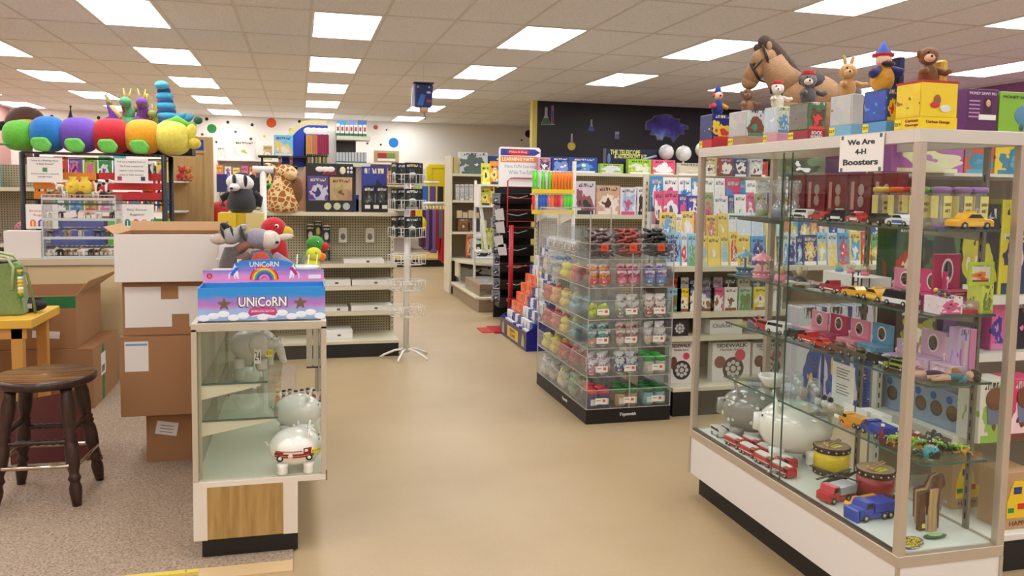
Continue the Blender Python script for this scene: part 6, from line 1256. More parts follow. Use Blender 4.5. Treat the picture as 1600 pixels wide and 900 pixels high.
gp2 = [(-.72, .05), (-.68, .22), (-.5, .3), (-.42, .42), (-.2, .46), (.0, .50), (.2, .47), (.3, .36), (.5, .34), (.48, .2), (.78, .12), (.82, .0), (.62, -.06), (.68, -.2), (.5, -.22), (.36, -.4), (.28, -.52), (.18, -.34), (-.02, -.3), (-.1, -.46), (-.3, -.44), (-.34, -.3), (-.55, -.26), (-.5, -.1), (-.7, -.08)]
q = wallpt(1040, 200); t = thing('galaxy_decal', 'torn hole wall decal of a blue purple galaxy on the black wall', 'wall decal', q); MB().prism([(x*1.08*.52, z*1.1*.46) for x, z in gp2], .001, .006, M(120, 116, 116, .7), 'xz').build('torn_edge', t); MB().prism([(x*.52, z*.46) for x, z in gp2], -.003, .001, m_, 'xz').build('galaxy_print', t)
t.scale = (.95, 1, .95)
# ---------------------------------------------------------------- book shelving seen through the showcase
YBk = 5.17; bx0_, bx1_ = 2.53, 4.75
zb = [at(1075, 416, Y=5.3).z, at(1075, 488, Y=5.3).z, at(1075, 524, Y=5.3).z]
gondola('cream book shelving behind the tall showcase with rows of workbooks', bx0_, bx1_, YBk, .62, 1.70, [(zb[0], .5), (zb[1], .5), (zb[2], .5)], base=.205, peg=M(176, 160, 132, .6))
RD.seed(5)
rows = [(zb[0]+.001, 5.30, .235, 'front', 0), (zb[0]+.155, 5.40, .22, 'second', 1), (zb[0]+.29, 5.50, .235, 'third', 2), (zb[0]+.38, 5.58, .25, 'back', 2)]
stx = MB()
for z, y, h_, nm, st in rows[1:]: stx.box(bx0_-.03, bx1_-.04, y-.004, y+.052, zb[0]+.0015, z-.003, M(206, 202, 190, .5))
tag(stx.build('book_riser'), 'clear grey stepped riser under the upper workbook rows', 'riser')
BC = [[(90, 160, 205), (110, 165, 110), (236, 206, 110), (200, 80, 80), (150, 196, 222), (70, 66, 130), (150, 196, 222), (206, 214, 220)], [(110, 166, 210), (214, 226, 232), (226, 200, 110), (70, 96, 160), (206, 222, 232), (206, 130, 110), (226, 226, 222)], [(232, 230, 226), (226, 226, 232), (214, 90, 130), (236, 232, 226), (150, 160, 110), (70, 70, 160), (238, 236, 232)], [(236, 234, 232), (40, 140, 190), (226, 222, 216), (230, 228, 224), (200, 60, 110), (236, 236, 234)]]
for ri, (z, y, h_, nm, st) in enumerate(rows):
    x = bx0_-.02; k = 0
    while x < bx1_-.12 and k < 28:
        w_ = RD.choice([.045, .065, .085, .10, .12]); c_ = RD.choice(BC[ri]); c2 = RD.choice(BC[ri]); hh_ = h_*RD.uniform(.9, 1.06)
        o = cbox(x+w_/2, y, z, w_, hh_, .012, '%s workbook, %s from the left in the %s row of the book shelving' % (ctag(c_), ORD[k], nm), 'workbooks in the %s row' % nm, 'book', 'workbook', art(c_, c2, (240, 238, 232) if ri < 2 else (90, 90, 100), RD.randint(0, 5), .8, 'xz', RD.choice([3, 5, 8])))
        o.rotation_euler = (-.10, 0, 0); o.location.y += RD.uniform(0, .015); x += w_+.004; k += 1
for k in range(4):
    c_ = [(206, 180, 130), (150, 60, 50), (60, 70, 110), (200, 200, 196)][k]
    cbox(3.02+.13*k, 5.66, 1.7015, .11, .14, .05, '%s framed picture toy, %s from the left above the book rows' % (['tan', 'dark red', 'navy', 'white'][k], ORD[k]), 'framed toys above the books', 'toy', 'framed_toy', art(c_, (236, 230, 220), (90, 70, 60), k))
for k in range(9):
    px = [1046, 1060, 1078, 1098, 1112, 1134, 1156, 1180, 1205][k]; c_ = [(150, 190, 210), (240, 206, 50), (60, 90, 110), (120, 120, 150), (226, 90, 140), (236, 232, 226), (160, 190, 160), (226, 214, 60), (200, 190, 180)][k]
    x = at(px+8, 470, Y=5.33).x; cbox(x, 5.33, zb[1]+.001, .105, .17, .02, '%s picture book standing on the middle book shelf, %s from the left' % (['pale blue tree', 'yellow', 'dark grey', 'blue grey', 'pink', 'white', 'sage', 'lemon', 'beige'][k], ORD[k]), 'picture books on the middle shelf', 'book', 'picture_book', art(c_, (90, 140, 70) if k in (0, 6) else (236, 236, 230), (150, 90, 50), k, .8, 'xz', 3))
    cbox(x+.04, 5.42, zb[1]+.001, .10, .235, .02, '%s picture book, back line of the middle book shelf, %s from the left' % (['orange', 'white', 'navy', 'slate', 'lilac', 'black', 'cream', 'blue', 'rose'][k], ORD[k]), 'back line of picture books', 'book', 'picture_book', art([(226, 110, 50), (236, 236, 230), (40, 50, 100), (90, 110, 130), (200, 170, 200), (30, 30, 34), (226, 220, 200), (90, 130, 180), (214, 150, 160)][k], (236, 232, 226), (60, 60, 66), k+1, .8))
def mandala(o, cx, cz, r, y, mat):
    m = MB(); m.lathe((cx, y, cz), [(r, 0), (r, .001)], M(56, 50, 54, .5), 28, False, (0, -1, 0))
    for k in range(8): a_ = k*pi/4; m.lathe((cx+r*.55*cos(a_), y-.0012, cz+r*.55*sin(a_)), [(r*.2, 0), (r*.2, .0006)], mat, 12, False, (0, -1, 0))
    m.lathe((cx, y-.0012, cz), [(r*.25, 0), (r*.25, .0006)], mat, 16, False, (0, -1, 0)); m.build('mandala_print', o)
for k, (p0, p1, lab) in enumerate(((1045, 1082, 'left one, half behind the clear display'), (1113, 1172, 'middle one, seen through the showcase'), (1176, 1226, 'right one behind the white bowl'))):
    r = rect(p0, 535, p1, 600, 5.3); o = carton(r, 5.3, .07, M(226, 220, 214, .5), 'chalk_kit', 'white sidewalk chalk kit, %s' % lab, 'craft kit', 'sidewalk chalk kits on the lowest book shelf', zb=.2056); a = (r[1]-r[0])/2; h = r[3]-.2056
    text('SIDEWALK', a*1.6, M(40, 36, 40, .5), o, (0, -.001, h*.92), FR, .026, bold=.02); text('Mandala Stencil', a*1.2, M(90, 40, 50, .5), o, (0, -.001, h*.82), FR, .018)
    mandala(o, a*.1, h*.32, min(a*.75, h*.3), -.0005, M(200, 196, 190, .5)); m = MB(); m.lathe((a*.45, -.0006, h*.66), [(a*.28, 0), (a*.28, .001)], M(206, 70, 100, .5), 18, False, (0, -1, 0)); m.build('pink_print', o)
    MB().ell((-a*.6, -.001, h*.5), (a*.3, .002, h*.16), M(120, 70, 50, .5), n=12, k=8).build('child_picture', o)
r = rect(1109, 499, 1160, 521, 5.28); o = carton(r, 5.28, .2, M(214, 212, 206, .5), 'chalk_set', 'white chalk set box with black script title on the shelf above the chalk kits', 'craft kit', zb=zb[2]+.001); text('ChalkSet', (r[1]-r[0])*.6, M(50, 60, 70, .5), o, (-.03, -.001, (r[3]-zb[2])*.6), FR, .03)
r = rect(1048, 499, 1076, 521, 5.28); o = carton(r, 5.28, .2, M(40, 38, 40, .5), 'chalk_set', 'black chalk mandala box at the left of the shelf above the chalk kits', 'craft kit', zb=zb[2]+.001); mandala(o, 0, .055, .05, -.0005, M(206, 204, 200, .5))
for k, px in enumerate((1270, 1310, 1350)):
    x = at(px, 600, Y=5.0).x; t = thing('easel_box', 'tall blue and white magnetic easel box standing before the book shelving, %s from the left' % ORD[k], 'boxed toy', (x, 5.0, .0), 0, 'magnetic easel boxes'); 
    MB().box(-.13, .06, 0, .15, 0, .78, art((196, 200, 210), (40, 80, 150), (226, 190, 90), k, .9, 'xz', 2)).box(.06, .09, 0, .15, 0, .78, M(40, 60, 130, .4)).build('carton', t, bev=.002); text('magnetic easel', .6, M(24, 50, 120, .5), t, (.01, -.001, .36), (pi/2, -pi/2, 0), .08, bold=.02)
# ---------------------------------------------------------------- end shelving at the right edge
ex0, ex1, ey = 2.74, 4.3, 2.70; ze = [.535, .895, 1.145, 1.655]
gondola('white end shelving of boxed toys at the right edge behind the showcase', ex0, ex1, ey, .72, 1.66, [(z, .5) for z in ze[:3]], base=.165, peg=M(150, 140, 120, .6), pm=M(226, 224, 214, .45))
t = thing('top_shelf', 'white top shelf with savings bank boxes at the right edge', 'shelf', (ex0, ey, 0)); MB().box(-.1, ex1-ex0, .15, .72, 1.662, 1.675, M(226, 224, 214, .45)).build('board', t); MB().box(-.1, ex1-ex0, .20, .70, 1.838, 1.85, M(226, 224, 214, .45)).build('board', t); MB().box(-.1, -.09, .6, .7, 1.675, 1.838, CREAM).box(.7, .71, .6, .7, 1.675, 1.838, CREAM).build('bracket', t)
def pbox(p0, p1, z, h_, y, lab, mat, d=.12, cat='boxed toy', name='toy_box', grp=None):
    x0_ = at(p0, 400, Y=y).x; x1_ = at(p1, 400, Y=y).x
    o = MB().box(0, x1_-x0_, 0, d, 0, h_, mat).build(name, bev=.0015, loc=(x0_, y, z)); tag(o, lab, cat, grp); return o, x1_-x0_, h_
o, w_, h_ = pbox(1497, 1545, 1.8505, .185, 2.92, 'purple savings bank box with a girl portrait, back side facing the aisle', M(84, 30, 84, .4)); text('MONEY SAVVY PIG', w_*.85, M(226, 200, 226, .5), o, (w_*.5, -.001, h_*.9), FR, .012); MB().box(w_*.55, w_*.8, -.001, 0, h_*.45, h_*.8, M(60, 24, 50, .5)).ell((w_*.68, -.002, h_*.68), (.012, .002, .016), M(214, 160, 130, .5), n=10, k=8).build('portrait', o); MB().box(w_*.4, w_*.95, -.001, 0, h_*.30, h_*.42, WHITE).build('label', o)
for k in range(5): MB().box(w_*.08, w_*.42, -.001, 0, h_*(.35+.09*k), h_*(.38+.09*k), M(190, 140, 190, .5)).build('printed_line', o)
o, w_, h_ = pbox(1548, 1625, 1.8505, .18, 2.92, 'lime green savings bank box picturing a clear blue pig', M(130, 180, 50, .4)); text('MONEY SAVVY', w_*.6, M(60, 50, 60, .5), o, (w_*.36, -.001, h_*.88), FR, .012); m = MB(); m.ell((w_*.6, -.001, h_*.45), (w_*.3, .003, h_*.28), M(90, 140, 170, .3), n=20, k=12)
for q in (.45, .75): m.ell((w_*q, -.001, h_*.16), (.012, .003, .016), M(60, 90, 110, .3), n=8, k=6)
m.build('pig_picture', o)
for k, (p0, p1, c1, c2, c3, nm) in enumerate(((1385, 1497, (170, 96, 170), (226, 222, 180), (190, 120, 190), 'long purple and cream'), (1499, 1544, (206, 90, 60), (60, 140, 170), (90, 160, 190), 'red and teal'), (1546, 1600, (236, 200, 50), (50, 130, 160), (90, 170, 190), 'yellow and teal'), (1601, 1650, (220, 190, 60), (90, 140, 90), (60, 120, 150), 'amber and green'))):
    pbox(p0, p1, 1.6755, .152 if k else .145, 2.9, '%s savings bank box on the upper right shelf' % nm, art(c1, c2, c3, k+2, .82, 'xz', 2), grp='savings bank boxes upper right')
for k, (p0, p1, z, h_, c1, c2, nm) in enumerate(((1400, 1440, ze[2], .33, (60, 90, 60), (180, 60, 50), 'green and red'), (1442, 1500, ze[2], .36, (70, 110, 60), (40, 50, 40), 'dark green'), (1502, 1560, ze[2], .4, (40, 40, 44), (200, 190, 60), 'black and yellow'), (1562, 1620, ze[2], .42, (214, 206, 60), (50, 70, 90), 'lemon and navy'), (1405, 1470, ze[1], .2, (60, 50, 50), (150, 150, 60), 'brown'))):
    o, w_, hh_ = pbox(p0, p1, z+.001, h_, 2.95, '%s money toy box on the right end shelving' % nm, art(c1, c2, (226, 220, 200), k+1, .84, 'xz', 3), grp='money toy boxes right')
    if k == 3: text('Money', w_*.6, WHITE, o, (w_*.4, -.001, hh_*.6), FR, .04, bold=.02)
for k, (p0, p1, z, h_, c1, c2, nm) in enumerate(((1480, 1540, ze[1]-.001+.0, .20, (90, 60, 120), (60, 50, 60), 'plum'), (1556, 1577, ze[1], .24, (236, 100, 170), (50, 60, 150), 'hot pink and blue'), (1579, 1620, ze[1], .22, (90, 90, 96), (40, 40, 44), 'charcoal'))):
    pbox(p0, p1, z+.001, h_, 2.95, '%s toy box standing on the middle right shelf' % nm, art(c1, c2, (226, 140, 180), k, .84, 'xz', 3), grp='toy boxes third right shelf')
# blue cupcake box facing the aisle, and cupcake boxes on the low shelf
t = thing('cupcake_box', 'long pale blue baking kit box with a row of cupcake pictures behind the showcase', 'boxed toy', (2.80, 2.80, ze[0]+.001)); hh_ = .17
MB().box(0, .08, 0, .60, 0, hh_, M(150, 172, 200, .4)).build('carton', t, bev=.002)
for k in range(6):
    m = MB(); y = .06+.095*k; m.lathe((-.0005, y, hh_-.09), [(.036, 0), (.036, .001)], M(70, 70, 76, .5), 14, False, (-1, 0, 0)).lathe((-.0017, y-.006, hh_-.085), [(.028, 0), (.028, .001)], M(120, 84, 56, .5), 14, False, (-1, 0, 0)).lathe((-.0005, y+.02, hh_-.035), [(.018, 0), (.018, .001)], M(40, 100, 180, .5), 14, False, (-1, 0, 0)); m.build('cupcake_picture', t)
for k, (p0, p1, c1, c2, nm) in enumerate(((1545, 1592, (226, 222, 206), (150, 190, 80), 'white cupcake'), (1594, 1640, (206, 60, 110), (240, 206, 216), 'pink and purple'))):
    o, w_, hh_ = pbox(p0, p1, ze[0]+.001, .27, 2.78, '%s baking kit box on the low right shelf' % nm, art(c1, c2, (110, 70, 50), k+4, .85, 'xz', 2), grp='baking kits right')
    MB().hexa([(w_*.3, -.003, .08), (w_*.3, -.001, .08), (w_*.7, -.001, .08), (w_*.7, -.003, .08)], [(w_*.22, -.003, .16), (w_*.22, -.001, .16), (w_*.78, -.001, .16), (w_*.78, -.003, .16)], M(110, 120, 150, .5)).ell((w_*.5, -.003, .19), (w_*.32, .003, .05), M(120, 70, 40, .6), n=14, k=8).build('cupcake_print', o)
def vehicle_box(px, nm, y, z):
    x = at(px, 780, Y=y).x; t = thing('wooden_vehicle_box', 'tan box picturing a red and yellow wooden toy vehicle, %s' % nm, 'boxed toy', (x, y, z), 0, 'wooden toy boxes'); m = M(186, 152, 112, .6)
    MB().box(-.07, .09, 0, .13, 0, .25, m).build('carton', t, bev=.002)
    MB().prism([(-.05, .05), (-.05, .12), (-.02, .21), (.03, .21), (.05, .12), (.075, .10), (.075, .05)], -.004, -.001, M(236, 200, 40, .5), 'xz').build('vehicle_print', t)
    MB().cb(-.0, -.005, .17, .04, .002, .03, M(40, 60, 120, .5)).cb(.03, -.005, .10, .05, .002, .025, M(206, 50, 40, .5)).cb(-.03, -.005, .085, .03, .002, .02, M(40, 140, 70, .5)).build('block_print', t)
    text('HAPPY', .1, M(120, 50, 40, .5), t, (.02, -.001, .025), FR, .02)
vehicle_box(1506, 'left one seen through the showcase', 2.98, .1656); vehicle_box(1588, 'right one beside the showcase corner', 2.74, .1656)
# ---------------------------------------------------------------- tall glass showcase on the right
sx0, sx1, sy0, sy1 = 1.98, 2.425, 2.29, 3.84; SW, SD = sx1-sx0, sy1-sy0
PW = M(226, 222, 216, .4); FRM = M(196, 184, 166, .32, .5)
t = thing('tall_showcase', 'tall aluminium framed glass showcase on a white base, full of toys, right foreground', 'display case', (sx0, sy0, 0)); SHOW = t
MB().box(.045, SW-.02, .06, SD-.04, 0, .108, BLACK).build('kick_plate', t)
MB().box(.006, SW-.006, .006, SD-.006, .108, .302, PW).build('base_cabinet', t)
m = MB()
for x in (0, SW-.012):
    for y in (0, SD-.012): m.box(x, x+.012, y, y+.012, .108, .302, FRM)
m.build('corner_strip', t)
m = MB(); p_ = .030
m.box(0, SW, 0, p_, .302, .342, FRM).box(0, SW, SD-p_, SD, .302, .342, FRM).box(0, p_, p_, SD-p_, .302, .342, FRM).box(SW-p_, SW, p_, SD-p_, .302, .342, FRM)
for x in (0, SW-p_):
    for y in (0, SD-p_): m.box(x, x+p_, y, y+p_, .342, 1.755, FRM)
m.build('frame', t, bev=.0015)
AW = M(214, 210, 200, .35, .3); m = MB()
m.box(0, SW, 0, p_, 1.755, 1.80, AW).box(0, SW, SD-p_, SD, 1.755, 1.80, AW).box(0, p_, p_, SD-p_, 1.755, 1.80, AW).box(SW-p_, SW, p_, SD-p_, 1.755, 1.80, AW); m.build('top_frame', t, bev=.0015)
MB().box(p_, SW-p_, p_, SD-p_, .338, .345, M(222, 226, 216, .3)).build('deck', t)
MB().box(p_, SW-p_, p_, SD-p_, 1.786, 1.792, glass((.88, .9, .88), .6, .1, .1)).build('top_glass', t)
G2 = glass((.965, .985, .975), .9, .01)
MB().box(p_, SW-p_, .012, .017, .342, 1.755, G2).build('end_glass', t)
MB().box(p_, SW-p_, SD-.017, SD-.012, .342, 1.755, G2).build('end_glass', t)
MB().box(SW-.016, SW-.011, p_, SD-p_, .342, 1.755, G2).build('back_glass', t)
MB().box(.008, .013, p_, .80, .350, 1.750, G2).box(.0075, .0135, .797, .80, .350, 1.750, GEDGE).build('sliding_door', t)
MB().box(.017, .022, .745, SD-p_, .350, 1.750, G2).box(.0165, .0225, .745, .748, .350, 1.750, GEDGE).build('sliding_door', t)
MB().box(.005, .026, p_, SD-p_, .342, .350, M(110, 100, 88, .4, .5)).build('door_track', t)
MB().cb(.012, .79, .372, .02, .03, .012, STEEL).cyl((.0, .79, .372), (-.012, .79, .372), .007, STEEL).build('door_lock', t)
for y in (.14, .76, 1.42):
    m = MB().box(SW-.030, SW-.018, y, y+.022, .345, 1.755, M(130, 126, 112, .4, .4))
    for k in range(26): m.box(SW-.0306, SW-.0298, y+.008, y+.014, .38+.05*k, .405+.05*k, BLACK)
    m.build('shelf_standard', t)
SZ = [.345, .635, .918, 1.163, 1.463]
for z in SZ[1:]:
    s = MB().box(.145, SW-.032, .065, SD-.08, z-.008, z, GLS).box(.1435, .1452, .065, SD-.08, z-.008, z, GEDGE).box(.145, SW-.032, .0635, .0652, z-.008, z, GEDGE).build('glass_shelf', t)
    for y in (.145, .765, 1.425): MB().prism([(SW-.032, z-.009), (.17, z-.009), (.17, z-.02), (SW-.032, z-.045)], y+.009, y+.013, M(150, 146, 130, .4, .3), 'xz').build('shelf_bracket', t)
# paper sign on the aisle side
y1_, y0_ = at(1310, 240, X=sx0-.012).y, at(1378, 240, X=sx0-.012).y; z0_, z1_ = at(1345, 268, X=sx0-.012).z, at(1345, 210, X=sx0-.012).z
t = thing('paper_sign', 'white boosters club sign with clover corners taped high on the showcase', 'sign', (sx0-.004, (y0_+y1_)/2, z0_)); a = (y1_-y0_)/2; h = z1_-z0_
MB().box(-.003, 0, -a, a, 0, h, WHITE).build('sheet', t)
text('We Are', 1.25*a, M(40, 60, 56, .6), t, (-.0036, 0, h*.80), LF, h*.15, bold=.03); text('4-H', .5*a, M(40, 60, 56, .6), t, (-.0036, 0, h*.54), LF, h*.15, bold=.03); text('Boosters', 1.6*a, M(40, 60, 56, .6), t, (-.0036, 0, h*.26), LF, h*.17, bold=.03)
for yy in (-.88, .88):
    for z_ in (.06, .94):
        m = MB()
        for q in range(4): m.ell((-.0034, yy*a+.0045*cos(q*pi/2+.78), z_*h+.0045*sin(q*pi/2+.78)), (.0005, .0042, .0042), M(50, 120, 90, .5), n=8, k=6)
        m.build('clover', t)
# ---------------------------------------------------------------- toy vehicles
WH = M(26, 26, 28, .5); HUB = M(206, 206, 200, .25, .5); WIN = M(30, 36, 44, .12); 
def vehicle(kind, col, label, loc, rz, L_=.12, c2=None, group='toy vehicles in the tall showcase', name='toy_car', cat='toy car'):
    t = thing(name, label, cat, loc, rz, group); s = L_; c = M(*col, .25, coat=.5); d = M(*(c2 or (230, 230, 226)), .3); w_ = .21*s; r = .085*s; zc = r*.75
    P_ = {'sedan': ([(-.5, 0), (-.5, .13), (-.42, .17), (-.24, .19), (-.12, .31), (.14, .31), (.26, .19), (.44, .16), (.5, .12), (.5, 0)], [(-.2, .2), (-.11, .285), (.13, .285), (.22, .2)]),
          'suv': ([(-.5, 0), (-.5, .30), (-.46, .36), (.14, .36), (.24, .22), (.46, .20), (.5, .14), (.5, 0)], [(-.44, .22), (-.43, .33), (.12, .33), (.2, .22)]),
          'van': ([(-.5, 0), (-.5, .36), (-.44, .40), (.38, .40), (.47, .24), (.5, .16), (.5, 0)], [(-.42, .24), (-.42, .36), (.34, .36), (.42, .24)]),
          'pickup': ([(-.5, 0), (-.5, .20), (-.08, .20), (-.06, .34), (.12, .34), (.22, .22), (.46, .20), (.5, .14), (.5, 0)], [(-.03, .22), (-.02, .31), (.11, .31), (.18, .22)]),
          'truck': ([(-.5, 0), (-.5, .10), (.12, .10), (.12, .36), (.32, .36), (.38, .22), (.5, .20), (.5, 0)], [(.16, .22), (.16, .33), (.30, .33), (.34, .22)]),
          'fire': ([(-.5, 0), (-.5, .28), (.20, .28), (.20, .32), (.46, .32), (.5, .2), (.5, 0)], [(.24, .18), (.24, .29), (.44, .29), (.47, .18)]),
          'tank': ([(-.5, .04), (-.44, .17), (.44, .17), (.5, .04), (.42, 0), (-.42, 0)], [])}[kind]
    prof = [(x*s, z*s+zc) for x, z in P_[0]]
    MB().prism(prof, -w_, w_, c, 'xz').build('body', t, bev=.012*s)
    if P_[1]: MB().prism([(x*s, z*s+zc) for x, z in P_[1]], -w_*1.02, w_*1.02, WIN, 'xz').build('windows', t)
    for x in ((-.30, .30) if kind not in ('truck', 'fire') else (-.36, -.18, .34)):
        for y in (-1, 1):
            wl = MB(); wl.lathe((x*s, y*w_*.78, r), [(r, 0), (r, w_*.3)], WH, 14, True, (0, y, 0)).lathe((x*s, y*w_*1.09, r), [(r*.5, 0), (r*.5, .004*s)], HUB, 10, True, (0, y, 0)); wl.build('wheel', t)
    if kind == 'truck': MB().hexa([(-.48*s, -w_, .12*s+zc), (-.48*s, w_, .12*s+zc), (.09*s, w_, .12*s+zc), (.09*s, -w_, .12*s+zc)], [(-.52*s, -w_*1.05, .32*s+zc), (-.52*s, w_*1.05, .32*s+zc), (.10*s, w_*1.05, .32*s+zc), (.10*s, -w_*1.05, .32*s+zc)], d).build('load_bed', t)
    if kind == 'fire':
        MB().box(-.48*s, .18*s, -w_*.8, w_*.8, .285*s+zc, .335*s+zc, d).box(-.46*s, .40*s, -w_*.35, w_*.35, .34*s+zc, .37*s+zc, d).build('ladder', t); MB().box(-.46*s, .4*s, -w_*1.03, w_*1.03, .09*s+zc, .12*s+zc, d).build('stripe', t)
    if kind in ('sedan', 'suv') and c2: MB().box(-.06*s, .06*s, -w_*.7, w_*.7, (.31 if kind == 'sedan' else .36)*s+zc, (.35 if kind == 'sedan' else .40)*s+zc, d).build('roof_light', t); MB().box(-.22*s, .2*s, -w_*1.03, w_*1.03, .04*s+zc, .13*s+zc, d).build('door_panel', t)
    if kind == 'pickup' and c2: MB().box(-.46*s, .44*s, -w_*1.03, w_*1.03, .05*s+zc, .09*s+zc, d).build('stripe', t)
    if kind == 'van' and c2: MB().box(-.5*s, .5*s, -w_*1.03, w_*1.03, .02*s+zc, .16*s+zc, d).build('lower_panel', t)
    if kind == 'tank': MB().ell((0, 0, .22*s+zc), (.17*s, .13*s, .09*s), c, n=12, k=8).cyl((.1*s, 0, .24*s+zc), (.55*s, 0, .27*s+zc), .022*s, c).build('turret', t)
    return t
def on(px, py, lv, xmin=2.14, xmax=2.385):
    q = at(px, py, Z=SZ[lv]); k = 1
    x = min(max(q.x, xmin), xmax); y = min(max(q.y*(x/q.x) if abs(q.x-x) > 1e-4 else q.y, 2.38), 3.72)
    return Vector((x, y, SZ[lv]+.0006))
UPY = pi/2
cars = [('suv', (232, 232, 228), (30, 30, 32), 'black and white police car', 1252, 341, 4, .11), ('sedan', (196, 34, 40), None, 'red coupe', 1282, 344, 4, .11), ('suv', (30, 30, 34), (236, 236, 232), 'black and white police suv with light bar', 1311, 346, 4, .12), ('sedan', (190, 30, 40), (230, 226, 220), 'red sedan with white doors', 1341, 349, 4, .115), ('sedan', (32, 30, 34), None, 'black coupe', 1374, 352, 4, .12), ('sedan', (228, 232, 236), (60, 100, 170), 'white police sedan with blue door panel', 1409, 355, 4, .12),
        ('pickup', (170, 40, 60), (236, 230, 230), 'dark red pickup with white stripe', 1303, 455, 3, .13), ('sedan', (240, 176, 30), None, 'amber race coupe', 1338, 459, 3, .12), ('sedan', (240, 170, 30), (240, 206, 90), 'yellow taxi parked on the third shelf', 1370, 470, 3, .135), ('van', (40, 40, 44), (232, 236, 236), 'white and black camper van', 1407, 476, 3, .13),
        ('van', (196, 40, 44), None, 'red hatchback', 1196, 513, 2, .10), ('van', (226, 228, 230), None, 'white minivan', 1216, 519, 2, .12), ('suv', (44, 44, 48), None, 'dark grey jeep', 1241, 526, 2, .11), ('pickup', (206, 36, 40), (236, 232, 230), 'bright red pickup with white stripe', 1268, 532, 2, .13), ('sedan', (214, 50, 40), None, 'scarlet buggy', 1286, 541, 2, .10),
        ('tank', (110, 76, 50), None, 'rust brown tank', 1315, 547, 2, .13), ('tank', (86, 76, 46), None, 'olive brown tank', 1345, 553, 2, .13), ('suv', (36, 34, 36), None, 'black monster truck', 1366, 562, 2, .10), ('suv', (40, 36, 44), (220, 220, 220), 'black and white quad truck', 1384, 569, 2, .10), ('suv', (150, 160, 50), (30, 30, 34), 'black and lime monster truck', 1403, 578, 2, .105),
        ('truck', (226, 160, 36), (226, 160, 36), 'yellow dump truck on the lowest glass shelf', 1335, 660, 1, .12), ('truck', (36, 60, 160), (40, 66, 170), 'blue dump truck on the lowest glass shelf', 1372, 672, 1, .14)]
for kd, c1, c2, nm, px, py, lv, L_ in cars:
    q = on(px, py, lv, 2.165, 2.19); vehicle(kd, c1, nm+(' on the top glass shelf' if lv == 4 else ' on the third glass shelf' if lv == 3 else ' on the second glass shelf' if lv == 2 else ''), q, UPY+RD.uniform(-.15, .25), L_, c2)
vehicle('sedan', (240, 176, 30), 'yellow taxi at the near end of the top glass shelf', (2.285, 2.385, SZ[4]+.0006), pi-.05, .15, (240, 200, 80))
for k in range(7):
    q = Vector((2.055+.075*(k % 2), 3.50-.135*(k//2)-.03*(k % 2), SZ[0]+.0006))
    vehicle('fire', (190, 26, 36), 'red and white toy fire truck, %s in the %s row along the showcase deck' % (ORD[k//2], ('front', 'rear')[k % 2]), q, -UPY+.1, .12, (236, 236, 232), 'toy fire trucks on the showcase deck', 'toy_fire_truck', 'toy truck')
for k in range(2): vehicle('van', (226, 226, 222), 'white toy ambulance van, %s of two at the far end of the showcase deck' % ORD[k], Vector((2.06+.06*k, 3.68, SZ[0]+.0006)), -UPY, .10, None, 'white toy vans', 'toy_van')
q = on(1306, 788, 0, 2.1, 2.3); t = vehicle('truck', (196, 36, 50), 'red toy semi truck with grey printed trailer on the showcase deck', q, pi+.25, .16, (176, 180, 184), None, 'toy_truck', 'toy truck')
q = on(1352, 800, 0, 2.1, 2.3); t = vehicle('truck', (236, 160, 36), 'yellow toy loader truck in front of the red drum', q, pi+.2, .14, (236, 160, 36), None, 'toy_truck', 'toy truck')
MB().prism([(.52*.14, .0), (.60*.14, .0), (.62*.14, .04), (.56*.14, .05)], -.03, .03, M(236, 160, 36, .3), 'xz').build('bucket', t)
q = on(1360, 818, 0, 2.12, 2.3); t = vehicle('truck', (34, 62, 170), 'blue toy snow plow truck at the front of the showcase deck', q, pi+.1, .17, (40, 70, 180), None, 'toy_truck', 'toy truck')
MB().prism([(.52*.17, .002), (.58*.17, .0), (.60*.17, .045), (.55*.17, .05)], -.035, .035, M(40, 80, 180, .3), 'xz').build('plow_blade', t)
# helicopter
t = thing('toy_helicopter', 'dark toy helicopter between the red truck and the drums', 'toy helicopter', on(1302, 768, 0, 2.1, 2.3), pi+.35); HC = M(52, 50, 40, .5)
MB().ell((0, 0, .035), (.075, .022, .026), HC).cyl((-.05, 0, .04), (-.16, 0, .055), .010, HC, .005).prism([(-.165, .05), (-.15, .05), (-.165, .09), (-.18, .09)], -.002, .002, HC, 'xz').build('fuselage', t); MB().ell((.05, 0, .036), (.03, .019, .02), WIN).build('windshield', t)
MB().cyl((0, 0, .06), (0, 0, .075), .004, HC).box(-.12, .12, -.006, .006, .073, .075, HC).box(-.006, .006, -.12, .12, .0752, .077, HC).build('rotor', t); MB().tube([(-.05, -.02, .004), (.06, -.02, .004)], .003, HC, 6).tube([(-.05, .02, .004), (.06, .02, .004)], .003, HC, 6).tube([(0, -.02, .004), (0, 0, .02), (0, .02, .004)], .003, HC, 6).build('skids', t)
